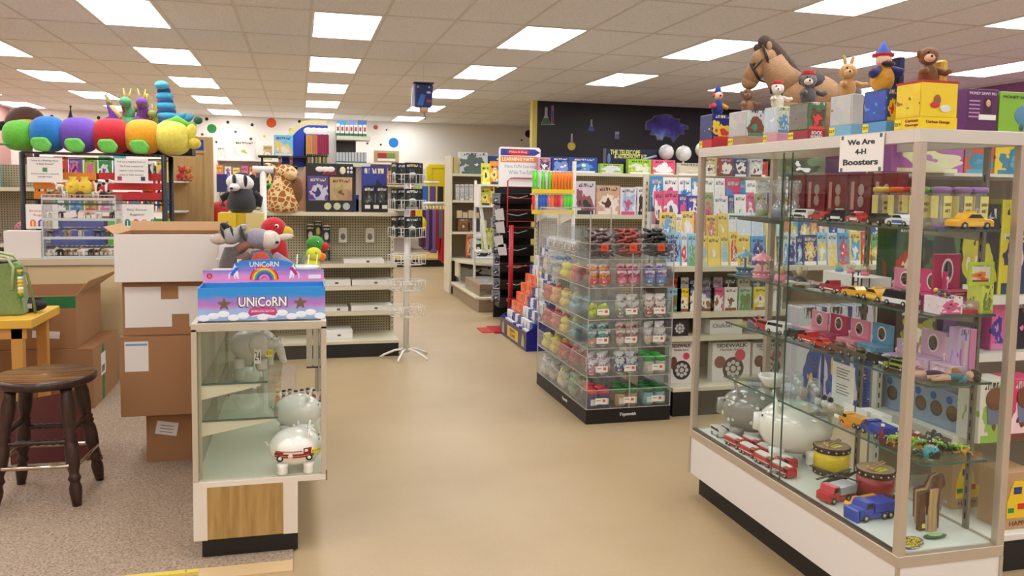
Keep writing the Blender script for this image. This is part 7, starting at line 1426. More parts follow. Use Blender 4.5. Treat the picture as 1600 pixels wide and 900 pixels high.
# drums
def drum(label, px, py, r, h, col, tagrot=.3):
    q = at(px, py, Z=SZ[0]+.0006); t = thing('toy_drum', label, 'toy drum', q, 0, None); B = M(48, 28, 24, .4)
    MB().lathe((0, 0, h*.17), [(r*.97, 0), (r*.97, h*.66)], M(*col, .3), 36).build('shell', t); 
    MB().lathe((0, 0, 0), [(r, 0), (r*1.02, .004), (r*1.02, h*.17), (r, h*.18)], B, 36).build('band', t); MB().lathe((0, 0, h*.80), [(r, 0), (r*1.02, .003), (r*1.02, h*.17), (r, h*.19)], B, 36).build('band', t)
    MB().lathe((0, 0, h*.985), [(r*.97, 0), (r*.97, .003), (0, .004)], M(176, 150, 116, .6), 32).build('drum_head', t)
    m = MB()
    for k in range(16):
        for z in (.085, .89): m.ell((r*1.02*cos(k*pi/8), r*1.02*sin(k*pi/8), h*z), .004, M(226, 220, 200, .3, .5), n=8, k=6)
    m.build('studs', t)
    for k in (0, 1): MB().tube([(-.04, -.03+.02*k, h+.008), (.06, .02+.015*k, h+.012)], .0035, M(196, 160, 110, .4), 6).ell((-.045, -.032+.02*k, h+.011), .0085, M(206, 170, 120, .4), n=10, k=8).build('drum_stick', t)
    o = MB().cb(0, 0, 0, .055, .03, .001, YT).build('price_tag', t, loc=(-.005, -.035, h+.005)); o.rotation_euler = (0, 0, tagrot); text('19.99', .04, BK, o, (0, 0, .0008), (0, 0, 0), .015, ext=.0002); return t
drum('yellow toy drum with studded brown bands and price tag beside the white pig', 1298, 738, .078, .125, (226, 196, 20)); drum('red toy drum with studded brown bands and yellow price tag', 1366, 778, .074, .125, (150, 30, 34))
# big pigs
pig('large_piggy_bank', 'big glossy white piggy bank on the deck of the tall showcase', Vector((2.22, 3.27, SZ[0]+.0006)), pi*.84, .335, PORC, None)
pig('large_piggy_bank', 'big grey piggy bank with white polka dots at the far end of the showcase', Vector((2.205, 3.61, SZ[0]+.0006)), pi*.86, .315, M(140, 140, 134, .15, coat=.5), None, random.Random(4))
# wooden planks / carved horses near the corner
WD = wood_mat((70, 42, 26), (120, 80, 52), 2, 'Z', .5); WD2 = wood_mat((170, 136, 92), (200, 168, 124), 2, 'Z', .5)
t = thing('wooden_horse_bookends', 'group of carved brown wooden horse figures standing at the showcase corner', 'wooden toy', (2.30, 2.46, SZ[0]+.0006), .1)
for k in range(3):
    h0 = .205-.02*k
    MB().prism([(-.045, 0), (-.015, 0), (-.02, h0*.45), (.02, h0*.45), (.02, 0), (.05, 0), (.05, h0*.7), (.075, h0*.8), (.06, h0), (.025, h0*.95), (.0, h0*.72), (-.05, h0*.7)], k*.05, k*.05+.018, WD if k % 2 == 0 else WD2, 'xz').build('plank_horse', t, bev=.002, loc=(.045*k-.05, 0, 0))
MB().prism([(-.02, 0), (.02, 0), (.012, .1), (.02, .16), (-.015, .16)], -.02, -.008, WD2, 'xz').build('pale_plank', t, bev=.002, loc=(-.05, 0, 0)); MB().tube([(-.03, -.026, .08), (-.02, -.03, .12), (0, -.026, .11)], .004, M(190, 170, 220, .4), 6).build('ribbon', t); MB().cb(-.1, -.022, .03, .014, .002, .016, YT).build('price_tag', t)
t = thing('green_packet', 'slim green packet lying on the showcase deck near the corner', 'packet', (2.22, 2.39, SZ[0]+.0006), .0); MB().ell((0, 0, .008), (.05, .016, .008), M(44, 90, 50, .4), n=16, k=8).ell((0, -.001, .012), (.035, .012, .005), M(150, 190, 120, .4), n=12, k=6).build('packet', t)
t = thing('disc_packet', 'oval blue and yellow printed packet lying at the showcase corner', 'packet', (2.10, 2.37, SZ[0]+.0006), .5); MB().lathe((0, 0, 0), [(.055, 0), (.055, .004)], art((60, 80, 140), (226, 200, 60), (230, 230, 226), 4, .9, 'xz', 4), 28, False, None, 1.2, .7).build('disc', t); MB().lathe((0, 0, .0042), [(.05, 0), (.05, .0012)], art((226, 200, 70), (50, 70, 130), (120, 120, 116), 2, .9, 'xz', 6), 24, False, None, 1.1, .6).build('insert', t)
# hourglasses
def hourglass(px, sand, nm):
    q = on(px, 340, 4, 2.2, 2.26); t = thing('hourglass', '%s sand hourglass standing before the red boxes on the top glass shelf' % nm, 'hourglass', q, 0, 'hourglasses on the top shelf'); HG = glass((.8, .83, .83), 4, .02, .26)
    MB().lathe((0, 0, 0), [(.022, 0), (.030, .006), (.033, .03), (.028, .055), (.012, .078), (.004, .088), (.012, .098), (.028, .121), (.033, .146), (.030, .170), (.022, .176)], HG, 20).build('glass_bulbs', t); MB().lathe((0, 0, .003), [(.026, 0), (.030, .018), (.010, .034), (0, .038)], M(*sand, .6), 18).build('sand', t)
hourglass(1190, (120, 190, 40), 'green'); hourglass(1216, (60, 100, 160), 'blue'); hourglass(1240, (214, 212, 206), 'white')
for k in range(5):
    y = 3.50-.155*k; t = thing('hourglass_box', 'dark red hourglass carton with pale picture, %s from the far end on the top shelf' % ORD[k], 'box', (2.33, y, SZ[4]+.0006), 0, 'red hourglass cartons'); MB().box(0, .055, -.07, .07, 0, .205, M(120, 22, 30, .45)).build('carton', t, bev=.0015)
    MB().ell((-.001, -.01, .135), (.001, .02, .025), M(170, 150, 140, .4), n=12, k=8).ell((-.001, -.01, .085), (.001, .02, .025), M(170, 150, 140, .4), n=12, k=8).build('hourglass_picture', t); MB().box(-.001, 0, .035, .055, .05, .17, M(200, 150, 140, .5)).build('title_print', t)
# sand art tubes with coloured lids
for k, (x, y, c_, nm) in enumerate(((2.30, 2.86, (236, 200, 70), 'yellow'), (2.31, 2.78, (226, 110, 40), 'orange'), (2.31, 2.70, (206, 50, 50), 'red'), (2.31, 2.625, (50, 100, 190), 'blue'), (2.22, 2.555, (120, 190, 60), 'green'), (2.295, 2.54, (120, 190, 60), 'lime'), (2.25, 2.48, (150, 110, 170), 'dusky purple'), (2.315, 2.455, (150, 110, 170), 'violet'), (2.37, 2.44, (150, 110, 180), 'purple'))):
    t = thing('activity_tube', 'clear activity tube with %s lid on the near half of the top shelf' % nm, 'toy tube', (x, y, SZ[4]+.0006), 0, 'clear activity tubes'); CT = glass((.9, .88, .84), 1.2, .05, .25)
    MB().lathe((0, 0, .008), [(.026, 0), (.028, .03), (.028, .12)], CT, 16).build('tube', t); MB().lathe((0, 0, .128), [(.032, 0), (.033, .016), (.02, .02), (0, .02)], M(*c_, .4), 18).build('lid', t); MB().lathe((0, 0, 0), [(.030, 0), (.026, .014)], M(*c_, .4) if k > 5 else M(200, 180, 150, .4), 16).build('foot', t)
    b = MB().box(-.017, .017, -.0305, -.0285, .035, .115, M(236, 224, 140, .5)).box(-.0305, -.0285, -.017, .017, .035, .115, M(236, 224, 140, .5)).build('label', t); text('SAND', .026, M(60, 50, 90, .5), b, (0, -.031, .085), FR, .012); text('ART', .022, M(60, 50, 90, .5), b, (0, -.031, .062), FR, .012)
# carousels
def carousel(px, py, c1, c2, nm, s=.125):
    q = on(px, py, 3, 2.2, 2.3); t = thing('music_carousel', '%s toy carousel music box on the third glass shelf' % nm, 'music box', q, 0, 'carousels on the third shelf'); A, B = M(*c1, .35), M(*c2, .35)
    MB().lathe((0, 0, 0), [(.36*s, 0), (.37*s, .03*s), (.33*s, .06*s), (.33*s, .22*s), (.37*s, .25*s), (.37*s, .28*s)], A, 24).build('base', t); MB().lathe((0, 0, .28*s), [(.05*s, 0), (.05*s, .45*s)], B, 12).build('column', t)
    MB().lathe((0, 0, .70*s), [(.36*s, -.03*s), (.38*s, 0), (.36*s, .08*s), (.2*s, .2*s), (.05*s, .28*s), (.04*s, .33*s), (0, .35*s)], B, 24).build('canopy', t)
    m = MB()
    for k in range(10): m.ell((.34*s*cos(k*.628), .34*s*sin(k*.628), .14*s), .035*s, WHITE, n=8, k=6).ell((.37*s*cos(k*.628), .37*s*sin(k*.628), .71*s), .04*s, WHITE, n=8, k=6)
    m.build('trim_pearls', t)
    for k in range(4):
        a_ = k*pi/2+.4; x, y = .22*s*cos(a_), .22*s*sin(a_); MB().tube([(x, y, .28*s), (x, y, .7*s)], .008*s, M(220, 190, 110, .3, .6), 6).ell((x, y, .47*s), (.06*s, .05*s, .06*s), M(230, 220, 200, .4), n=10, k=8).ell((x+.04*s, y+.03*s, .55*s), (.03*s, .03*s, .05*s), M(200, 150, 110, .4), n=8, k=6).build('carousel_horse', t)
carousel(1160, 432, (50, 100, 140), (120, 170, 190), 'teal blue'); carousel(1190, 438, (214, 130, 150), (230, 150, 166), 'pink')
def snowglobe(x, y, z, r, base, nm, lab):
    t = thing('snow_globe', '%s snow globe %s' % (nm, lab), 'snow globe', (x, y, z), 0, 'snow globes on the third shelf'); MB().lathe((0, 0, 0), [(r*.9, 0), (r*.95, r*.2), (r*.75, r*.8)], M(*base, .4), 18).build('base', t); MB().ell((0, 0, r*1.6), r, glass((.92, .95, .95), 2, .02, .05), n=18, k=12).build('dome', t); MB().ell((0, 0, r*1.4), (r*.45, r*.35, r*.6), M(226, 190, 120, .5), n=10, k=8).ell((.1*r, 0, r*1.7), (r*.3, r*.25, r*.3), M(190, 60, 70, .5), n=8, k=6).build('figure', t)
z3 = SZ[3]+.0006
q = on(1217, 440, 3, 2.23, 2.3); snowglobe(q.x, q.y-.02, z3, .034, (226, 130, 160), 'large pink based', 'right of the pink carousel'); q = on(1243, 440, 3, 2.2, 2.3); snowglobe(q.x, q.y-.03, z3, .036, (60, 50, 50), 'large dark based', 'left of the white carton')
o = MB().box(0, .10, -.16, .16, 0, .075, M(222, 220, 214, .5)).build('white_carton', bev=.002, loc=(2.27, 3.02, z3)); tag(o, 'plain white carton under the three small snow globes on the third shelf', 'box')
for k, (dy, c_) in enumerate(((.10, (90, 150, 190)), (.02, (226, 120, 160)), (-.07, (226, 110, 150)))): snowglobe(2.31, 3.02+dy, z3+.0755, .019, c_, ['small blue', 'small pink', 'small rose'][k], 'standing on the white carton')
# jewellery boxes : open lid with oval mirror
def jewel(x, y, z, w_, h_, col, nm, lab, rz=0, oval=True, base=True):
    t = thing('jewelry_box', '%s jewelry box with %s, %s' % (nm, 'open lid and mirror' if oval else 'closed lid', lab), 'jewelry box', (x, y, z), -UPY+rz, 'jewelry boxes in the showcase'); c = M(*col, .45)
    if base: MB().box(-w_/2, w_/2, 0, w_*.7, 0, h_*.35, c).build('box_base', t, bev=.002); MB().box(-w_/2+.005, w_/2-.005, -.0008, 0, h_*.06, h_*.3, art(col, tuple(min(255, q+40) for q in col), (206, 90, 120), 3, .95, 'xz', 5)).build('printed_front', t)
    if oval:
        l = MB().box(-w_/2, w_/2, w_*.7-.012, w_*.7, h_*.352, h_, c).build('lid', t, bev=.002); MB().ell((0, w_*.7-.0125, h_*.68), (w_*.22, .001, h_*.24), M(226, 220, 216, .4), n=20, k=12).ell((0, w_*.7-.0135, h_*.68), (w_*.17, .001, h_*.19), M(130, 126, 126, .05, .9), n=20, k=12).build('mirror', l)
        m = MB(); m.cyl((-w_*.2, w_*.35, h_*.35), (-w_*.2, w_*.35, h_*.50), .0015, WHITE).ell((-w_*.2, w_*.35, h_*.55), (.005, .005, .009), M(236, 190, 190, .4), n=8, k=6).build('dancer', t)
JX = 2.22
jewel(2.25, 2.735, z3, .13, .125, (214, 130, 160), 'rose', 'third shelf behind the taxi'); jewel(2.24, 2.58, z3, .13, .135, (206, 60, 120), 'hot pink', 'third shelf behind the camper van')
jewel(2.40-.06, 2.46, z3+.0, .12, .20, (176, 24, 80), 'magenta', 'near end of the third shelf', UPY); 
t = thing('heart_purse', 'hot pink heart window purse on the third glass shelf', 'toy purse', (2.20, 2.585+.07, z3), 0); PK = M(214, 70, 130, .4)
bpy.data.objects.remove(t)
o = MB().box(0, .10, 0, .075, 0, .062, art((230, 214, 222), (214, 90, 140), (60, 50, 60), 2, .9, 'xz', 5)).build('gift_box', bev=.002, loc=(2.165, 2.37, z3)); tag(o, 'white and pink floral gift box at the near edge of the third shelf', 'box')
o = MB().box(0, .10, 0, .06, 0, .06, art((206, 206, 120), (120, 90, 60), (150, 160, 70), 5, .9, 'xz', 5)).build('owl_box', bev=.002, loc=(2.285, 2.44, z3)); bpy.data.objects.remove(o)
o = MB().box(0, .05, 0, .07, 0, .10, art((206, 214, 90), (110, 130, 50), (160, 170, 60), 3, .9, 'xz', 5)).build('tree_print_box', bev=.002, loc=(2.340, 2.365, z3)); tag(o, 'lime green box with tree print at the right end of the third shelf', 'box')
t = thing('photo_frame', 'lime green photo frame with orange animal picture at the showcase corner', 'picture frame', (2.33, 2.372, z3+.1015)); MB().box(-.045, .062, 0, .008, 0, .012, M(176, 200, 50, .4)).box(-.045, .062, 0, .008, .07, .082, M(176, 200, 50, .4)).box(-.045, -.033, 0, .008, .012, .07, M(176, 200, 50, .4)).box(.05, .062, 0, .008, .012, .07, M(176, 200, 50, .4)).build('frame', t); MB().box(-.033, .05, .003, .006, .012, .07, art((214, 206, 190), (226, 130, 40), (150, 60, 50), 1, .95, 'xz', 3)).build('picture', t)
t = thing('bead_cluster', 'cluster of purple and yellow beads on the third shelf by the corner post', 'toy', (2.185, 2.372, z3+.0635)); m = MB()
for k in range(16): m.ell((RD.uniform(-.022, .03), RD.uniform(-.004, .04), .008+.006*(k//7)), .008, M(*[(90, 40, 90), (60, 50, 120), (206, 190, 50), (120, 40, 80)][k % 4], .25), n=8, k=6)
m.build('beads', t)
t = thing('novelty_teeth', 'red and clear novelty toys pack on the third shelf near the corner', 'toy pack', (2.30, 2.375, z3)); MB().box(-.03, .035, 0, .05, 0, .014, M(190, 30, 44, .3)).build('tray', t); MB().box(-.03, .035, 0, .05, .014, .045, glass((.95, .8, .8), 1, .05, .2)).build('cover', t); MB().ell((-.012, .02, .024), (.012, .01, .009), WHITE, n=8, k=6).ell((.02, .02, .024), (.012, .01, .009), WHITE, n=8, k=6).build('contents', t)
# aircraft row far half of third shelf
for k, (px, py, c_, nm) in enumerate(((1236, 446, (190, 186, 170), 'silver'), (1256, 448, (170, 166, 150), 'grey'), (1276, 451, (70, 56, 50), 'dark brown'))):
    q = on(px, py, 3, 2.15, 2.175); t = thing('toy_airplane', 'small %s toy airplane on the third shelf, %s in the row' % (nm, ORD[k]), 'toy airplane', q, UPY+.2, 'toy airplanes on the third shelf'); c = M(*c_, .3, .3)
    MB().ell((0, 0, .014), (.04, .008, .009), c).build('fuselage', t); MB().prism([(-.01, -.045), (.008, -.045), (.016, 0), (.008, .045), (-.01, .045), (.0, 0)], .011, .014, c, 'xy').build('wings', t); MB().prism([(-.04, .016), (-.03, .016), (-.036, .03), (-.042, .03)], -.001, .001, c, 'xz').build('tail_fin', t)
t = thing('toy_forklift', 'black toy forklift with clear cab on the third glass shelf', 'toy vehicle', on(1345, 445, 3, 2.22, 2.24), UPY); MB().box(-.04, .03, -.02, .02, .008, .035, M(30, 30, 34, .4)).build('body', t); m = MB()
for x in (-.03, .02):
    for y in (-.018, .018): m.box(x, x+.003, y-.0015, y+.0015, .035, .075, BLACK)
m.box(-.032, .026, -.02, .02, .075, .079, WHITE); m.build('cab_frame', t); MB().box(.034, .038, -.015, -.011, .005, .095, BLACK).box(.034, .038, .011, .015, .005, .095, BLACK).box(.034, .038, -.011, .011, .05, .054, BLACK).build('mast', t)
for x in (-.028, .02):
    for y in (-1, 1): MB().lathe((x, y*.016, .012), [(.012, 0), (.012, .007)], WH, 12, True, (0, y, 0)).build('wheel', t)
# second shelf
z2 = SZ[2]+.0006
t = thing('drumstick_maracas', 'red and white ball toy instruments at the far end of the second shelf', 'toy instrument', (2.22, 3.62, z2), .2); 
for k in range(3): MB().tube([(-.05+.03*k, -.05, .01), (.0+.03*k, .06, .016+.01*k)], .005, M(160, 30, 44, .4), 6).ell((-.05+.03*k, -.055, .012), .012, WHITE, n=10, k=8).build('maraca', t)
for k, (y, c_, nm, w_, h_) in enumerate(((3.27, (214, 140, 160), 'dusty pink', .12, .12), (3.13, (170, 30, 80), 'crimson', .12, .125), (2.99, (214, 130, 150), 'salmon pink', .12, .125), (2.85, (100, 150, 180), 'teal blue', .12, .13), (2.70, (196, 170, 186), 'pale lilac', .11, .09), (2.575, (206, 170, 196), 'lilac', .13, .15))):
    jewel(2.255, y, z2, w_, h_, c_, nm, 'second glass shelf', 0, True)
q = (2.24, 2.46); jewel(2.26, 2.455, z2, .10, .14, (206, 176, 190), 'mauve', 'second shelf behind the dolls')
o = MB().box(0, .045, 0, .05, 0, .185, art((190, 170, 206), (150, 110, 170), (206, 160, 120), 4, .86, 'xz', 2)).build('doll_box', bev=.0015, loc=(2.305, 2.42, z2)); tag(o, 'tall lilac doll box with a printed girl on the second shelf', 'boxed toy'); 
o = MB().box(0, .03, 0, .05, 0, .18, M(206, 130, 170, .4)).build('doll_box', bev=.0015, loc=(2.352, 2.42, z2)); tag(o, 'tall pink box right beside the printed girl box', 'boxed toy')
o = MB().box(0, .008, 0, .0, 0, .0, WHITE); 
def doll(label, loc, rz, hair, dress, skin=(214, 170, 140)):
    t = thing('rag_doll', label, 'doll', loc, rz, 'dolls lying on the second shelf'); D = P(*dress); S = P(*skin)
    b = MB(); b.ell((0, 0, .016), (.038, .02, .015), D).tube([(.03, .008, .016), (.07, .012, .012), (.095, .016, .010)], [.010, .008, .007], S, 8).tube([(.03, -.008, .016), (.07, -.014, .012), (.095, -.02, .010)], [.010, .008, .007], S, 8).tube([(-.025, .012, .018), (-.01, .034, .012), (.012, .044, .008)], [.008, .007, .006], D, 8).tube([(-.025, -.012, .018), (-.01, -.034, .012), (.012, -.044, .008)], [.008, .007, .006], D, 8).build('body', t)
    MB().ell((-.055, 0, .022), (.021, .020, .020), S, n=14, k=10).build('head', t); h = MB(); h.ell((-.064, 0, .025), (.022, .024, .021), P(*hair), n=14, k=10).ell((-.06, .022, .016), (.014, .012, .014), P(*hair)).ell((-.06, -.022, .016), (.014, .012, .014), P(*hair)).build('hair', t)
    m = MB()
    for y in (-.007, .007): m.ell((-.048, y, .041), .0025, BLACK, n=6, k=4)
    m.ell((-.042, 0, .041), (.0015, .005, .0015), M(170, 50, 50), n=6, k=4).build('face', t)
doll('rag doll with auburn hair and dark dress lying at the corner of the second shelf', (2.225, 2.44, z2), 2.6, (150, 96, 40), (60, 40, 70)); doll('rag doll in teal and cream lying in front of the auburn haired doll', (2.27, 2.385, z2), 2.9, (60, 40, 30), (50, 110, 120))
# first glass shelf
z1 = SZ[1]+.0006
t = thing('white_bowl', 'white glazed bowl at the far end of the lowest glass shelf', 'bowl', (2.24, 3.50, z1)); MB().lathe((0, 0, 0), [(.035, 0), (.04, .006), (.065, .04), (.068, .055), (.063, .055), (.058, .04), (.03, .01), (0, .008)], PORC, 28).build('bowl', t); MB().tube([(.06, 0, .045), (.085, 0, .04), (.08, 0, .02), (.058, 0, .025)], .005, PORC, 8).build('handle', t)
for k in range(5):
    t = thing('glass_ornament', 'clear glass ornament, %s from the far end on the lowest glass shelf' % ORD[k], 'ornament', (2.22+.03*(k % 2), 3.38-.065*k, z1), 0, 'glass ornaments'); GO = glass((.9, .94, .94), 2.2, .03, .12); MB().lathe((0, 0, 0), [(.022, 0), (.006, .01), (.006, .035), (.022, .06), (.026, .09), (.018, .11)], GO, 14).build('stem_glass', t); MB().ell((0, 0, .075), .012, M(226, 226, 222, .2), n=8, k=6).build('bead', t)
t = thing('paper_notice', 'white printed notice sheet with curled corner standing on the lowest shelf', 'paper', (2.34, 3.10, z1), -UPY); MB().prism([(-.075, 0), (.05, 0), (.075, .03), (.075, .19), (-.075, .19)], 0, .002, WHITE, 'xz').build('sheet', t)
for k in range(8): MB().box(-.045, .045-.01*(k % 3), -.0008, 0, .165-.013*k-(.02 if k > 3 else 0), .168-.013*k-(.02 if k > 3 else 0), DARK).build('printed_line', t)
for k in range(3): t = thing('small_figurine', 'small black and white figurine, %s beside the notice sheet' % ORD[k], 'figurine', (2.26, 3.16-.045*k, z1), 0, 'black and white figurines'); MB().lathe((0, 0, 0), [(.012, 0), (.014, .02), (.008, .03)], M(226, 226, 222, .3), 10).build('base', t); MB().ell((0, 0, .04), (.012, .014, .013), BLACK, n=10, k=8).build('head', t)
for k, (y, st, op) in enumerate(((2.93, 0, 1), (2.85, 0, 1), (2.86, 1, 0), (2.79, 0, 0), (2.79, 1, 0), (2.73, 0, 0))):
    x = 2.20 if op else 2.27; t = thing('gift_carton', 'small white gift box %s, %s of the group on the lowest shelf' % ('with open lid' if op else 'stacked' if st else 'closed', ORD[k]), 'box', (x, y, z1+(.0265 if st else 0)), -UPY, 'small white gift boxes'); MB().box(-.032, .032, 0, .05, 0, .012 if op else .026, M(236, 234, 226, .5)).build('tray', t, bev=.001)
    if op: MB().box(-.032, .032, .046, .05, .013, .06, M(236, 234, 226, .5)).build('lid', t); MB().box(-.024, .024, .008, .04, .0125, .016, M(110, 106, 76, .6)).build('padding', t)
o = MB().box(-.02, .02, 0, .003, 0, .03, art((206, 206, 206), (30, 30, 34), (190, 40, 50), 3)).build('picture_card', loc=(2.31, 2.80, z1+.054)); bpy.data.objects.remove(o)
t = thing('orange_star_toy', 'flat orange toy lying left of the yellow dump truck', 'toy', (2.165, 2.83, z1), .3); MB().prism([(-.04, 0), (-.01, .012), (0, .035), (.012, .012), (.04, 0), (.012, -.012), (0, -.035), (-.012, -.012)], 0, .008, M(236, 140, 60, .4), 'xy').build('star', t, bev=.002)
CT_ = [(60, 120, 50), (40, 60, 40), (150, 190, 60), (206, 60, 40), (226, 226, 216), (236, 150, 50), (36, 36, 40), (110, 150, 60)]; cn_ = ['green', 'dark green', 'lime', 'red', 'white', 'orange', 'black', 'leaf green']
fp = {}
for k in range(26):
    ci = RD.choice([0, 1, 2, 3, 4, 5, 6, 7, 0, 2]); pos = (2.165+.20*((k*7 % 13)/13), 2.42+.16*((k*5 % 11)/11), z1+.016*(k//13)+(.002 if k < 13 else .006)); lb = '%s rubber creature, %s in the heap at the near end of the lowest shelf' % (cn_[ci], ORD[k])
    if ci in fp: dup(fp[ci], pos, RD.uniform(0, 6), lb, 'rubber creatures heap'); continue
    t = thing('rubber_creature', lb, 'rubber toy', pos, RD.uniform(0, 6), 'rubber creatures heap'); fp[ci] = t; c = M(*CT_[ci], .4)
    b = MB(); b.ell((0, 0, .010), (.018, .011, .009), c, n=10, k=8).ell((.018, 0, .016), (.010, .009, .009), c, n=10, k=8)
    for x in (-.01, .012):
        for y in (-1, 1): b.tube([(x, y*.008, .010), (x*1.3, y*.022, .012), (x*1.6, y*.026, .001)], .0028, c, 6)
    b.tube([(-.015, 0, .01), (-.035, .006, .008), (-.045, .0, .012)], [.005, .003, .001], c, 6); b.build('body', t); MB().ell((.024, -.005, .022), .003, WHITE, n=6, k=4).ell((.024, .005, .022), .003, WHITE, n=6, k=4).build('eyes', t)
t = thing('toy_ball', 'teal and black toy ball at the near corner of the lowest shelf', 'ball', (2.185, 2.392, z1)); MB().ell((0, 0, .028), .028, art((60, 150, 160), (40, 40, 44), (226, 230, 226), 3, .9, 'xz', 4), n=20, k=14).build('ball', t); MB().box(-.012, .012, -.03, -.0275, .012, .036, BLACK).build('logo_patch', t)
t = thing('red_bottle', 'small dark red bottle toy left of the creature heap', 'toy bottle', (2.165, 2.62, z1)); MB().lathe((0, 0, 0), [(.012, 0), (.012, .04), (.006, .05), (.006, .058)], M(150, 24, 40, .2), 12).build('bottle', t); MB().lathe((0, 0, .058), [(.007, 0), (.007, .01)], WHITE, 10).build('cap', t)
for k in range(6): t = thing('toy_race_track_car', 'flat red and white toy car, %s in the tray behind the bottle' % ORD[k], 'toy car', (2.26+.045*(k % 3), 2.70-.05*(k//3), z1), .1, 'flat red cars'); MB().box(-.018, .018, -.008, .008, .003, .011, M(170, 34, 40, .3)).build('body', t, bev=.002); MB().box(-.008, .006, -.006, .006, .011, .016, WHITE).build('roof', t)
# ---------------------------------------------------------------- toys on top of the showcase
zT = 1.8006; XB = 2.003
def popbox(pL, pc, pR, ytop, ybase, label, side, front, base, build, ztag='$24.99', name='jack_in_the_box'):
    y1 = at(pL, ybase, X=XB).y; y0 = at(pc, ybase, X=XB).y; y0 = max(y0, sy0+.012); x1 = at(pR, ybase, Y=y0).x; h = at(pc, ytop, Y=y0).z-zT
    w_ = x1-XB; d = y1-y0; t = thing(name, label, 'pop-up toy', (XB, y0, zT)); 
    MB().box(0, w_, 0, d, h*.26, h, front).build('box_body', t, bev=.002); MB().box(-.002, w_+.002, -.002, d+.002, 0, h*.26, base).build('box_base', t, bev=.002)
    if side: MB().box(-.0015, -.0002, .006, d-.006, h*.30, h*.96, side).build('side_print', t)
    o = MB().box(-.0035, -.0022, d*.72, d*.98, h*.03, h*.22, YT).build('price_tag', t); text(ztag, d*.22, BK, o, (-.0038, d*.85, h*.125), LF, h*.09, ext=.0002)
    g = thing_sub(t, (w_/2, d/2, h)); build(t, w_/2, d/2, h); return t, w_, d, h
def thing_sub(t, loc): return None
def critter(body, head, muz, ear, hat=None, s=.09, arms=True, eye=True):
    def f(t, x, y, z):
        B, Hd, Mz = P(*body), P(*head), P(*muz)
        b = MB(); b.ell((x, y, z+.28*s), (.34*s, .3*s, .42*s), B, n=16, k=12)
        if arms:
            for k in (-1, 1): b.tube([(x+k*.25*s, y-.05*s, z+.5*s), (x+k*.5*s, y-.3*s, z+.38*s), (x+k*.46*s, y-.5*s, z+.42*s)], [.12*s, .11*s, .1*s], B, 8)
        b.build('body', t); MB().ell((x-.08*s, y-.08*s, z+.95*s), (.34*s, .32*s, .31*s), Hd, n=18, k=12).build('head', t); MB().ell((x-.22*s, y-.30*s, z+.86*s), (.18*s, .17*s, .14*s), Mz, n=12, k=10).build('muzzle', t)
        for k in (-1, 1):
            ex = x-.08*s+k*.30*s
            if ear == 'round': MB().ell((ex, y, z+1.02*s), (.13*s, .05*s, .14*s), Hd, n=12, k=8).build('ear', t)
            elif ear == 'tall': MB().ell((x-.02*s+k*.16*s, y, z+1.36*s), (.09*s, .05*s, .26*s), Hd, (0, k*.3, 0), 12, 8).build('ear', t)
            elif ear == 'flop': MB().ell((ex, y, z+.86*s), (.09*s, .08*s, .2*s), P(34, 30, 32), n=12, k=8).build('ear', t)
            if eye: MB().ell((x-.2*s+k*.11*s, y-.33*s, z+1.05*s), .04*s, BLACK, n=8, k=6).build('eye', t)
        MB().ell((x-.27*s, y-.46*s, z+.9*s), .045*s, BLACK, n=8, k=6).build('nose', t)
        if hat: MB().lathe((x-.06*s, y-.04*s, z+1.16*s), [(.3*s, 0), (.26*s, .06*s), (.28*s, .16*s), (.12*s, .2*s), (0, .21*s)], P(*hat), 14).build('hat', t)
    return f
Y7 = M(236, 206, 30, .35)
def clown(t, x, y, z):
    b = MB(); b.ell((x, y, z+.035), (.03, .028, .045), P(40, 50, 130)).tube([(x-.02, y-.01, z+.05), (x-.05, y-.02, z+.04)], [.013, .011], P(200, 50, 50), 8).tube([(x+.02, y-.01, z+.05), (x+.04, y-.03, z+.035)], [.013, .011], P(226, 160, 50), 8); b.build('body', t); MB().ell((x, y-.005, z+.10), .022, M(236, 206, 180, .5)).ell((x, y-.028, z+.098), .006, RED, n=8, k=6).build('head', t); MB().lathe((x, y, z+.112), [(.02, 0), (.012, .03), (0, .045)], P(60, 80, 170), 12).build('hat', t); MB().ell((x-.02, y, z+.10), .01, P(210, 60, 50)).ell((x+.02, y, z+.10), .01, P(210, 60, 50)).build('hair', t)
popbox(1093, 1112, 1146, 178, 222, 'clown pop-up box in dark blue with yellow print, far end of the showcase top', art((30, 40, 110), (236, 206, 50), (206, 50, 50), 2, .85), art((30, 40, 120), (230, 200, 60), (214, 60, 60), 3, .85, 'xz', 3), M(190, 50, 50, .5), clown, '$24')
popbox(1138, 1166, 1195, 172, 216, 'brown bear pop-up toy in a clear windowed box', art((190, 190, 186), (120, 70, 50), (160, 100, 70), 2, .9, 'xz', 2), art((176, 190, 186), (110, 64, 44), (60, 130, 110), 5, .9, 'xz', 2), M(170, 126, 96, .5), critter((150, 106, 76), (120, 84, 60), (150, 110, 80), 'round', None, .085), '$24.99')
popbox(1193, 1214, 1233, 166, 211, 'white dog pop-up toy with red hat in a pale blue box', art((190, 206, 222), (236, 236, 232), (206, 60, 60), 1, .85), art((200, 210, 180), (90, 150, 200), (236, 220, 80), 4, .85), M(206, 150, 160, .5), critter((226, 216, 200), (230, 222, 210), (236, 230, 220), 'flop', (180, 30, 40), .085), '$24')
popbox(1232, 1262, 1290, 159, 209, 'grey sock monkey pop-up toy with red pom hat, red based box', art((120, 116, 106), (90, 60, 44), (226, 214, 196), 3, .9, 'xz', 3), art((70, 110, 70), (100, 60, 44), (226, 60, 60), 5, .9, 'xz', 3), M(150, 26, 40, .4), critter((90, 86, 84), (110, 104, 100), (226, 214, 200), 'round', (190, 30, 50), .10), '$24.99')
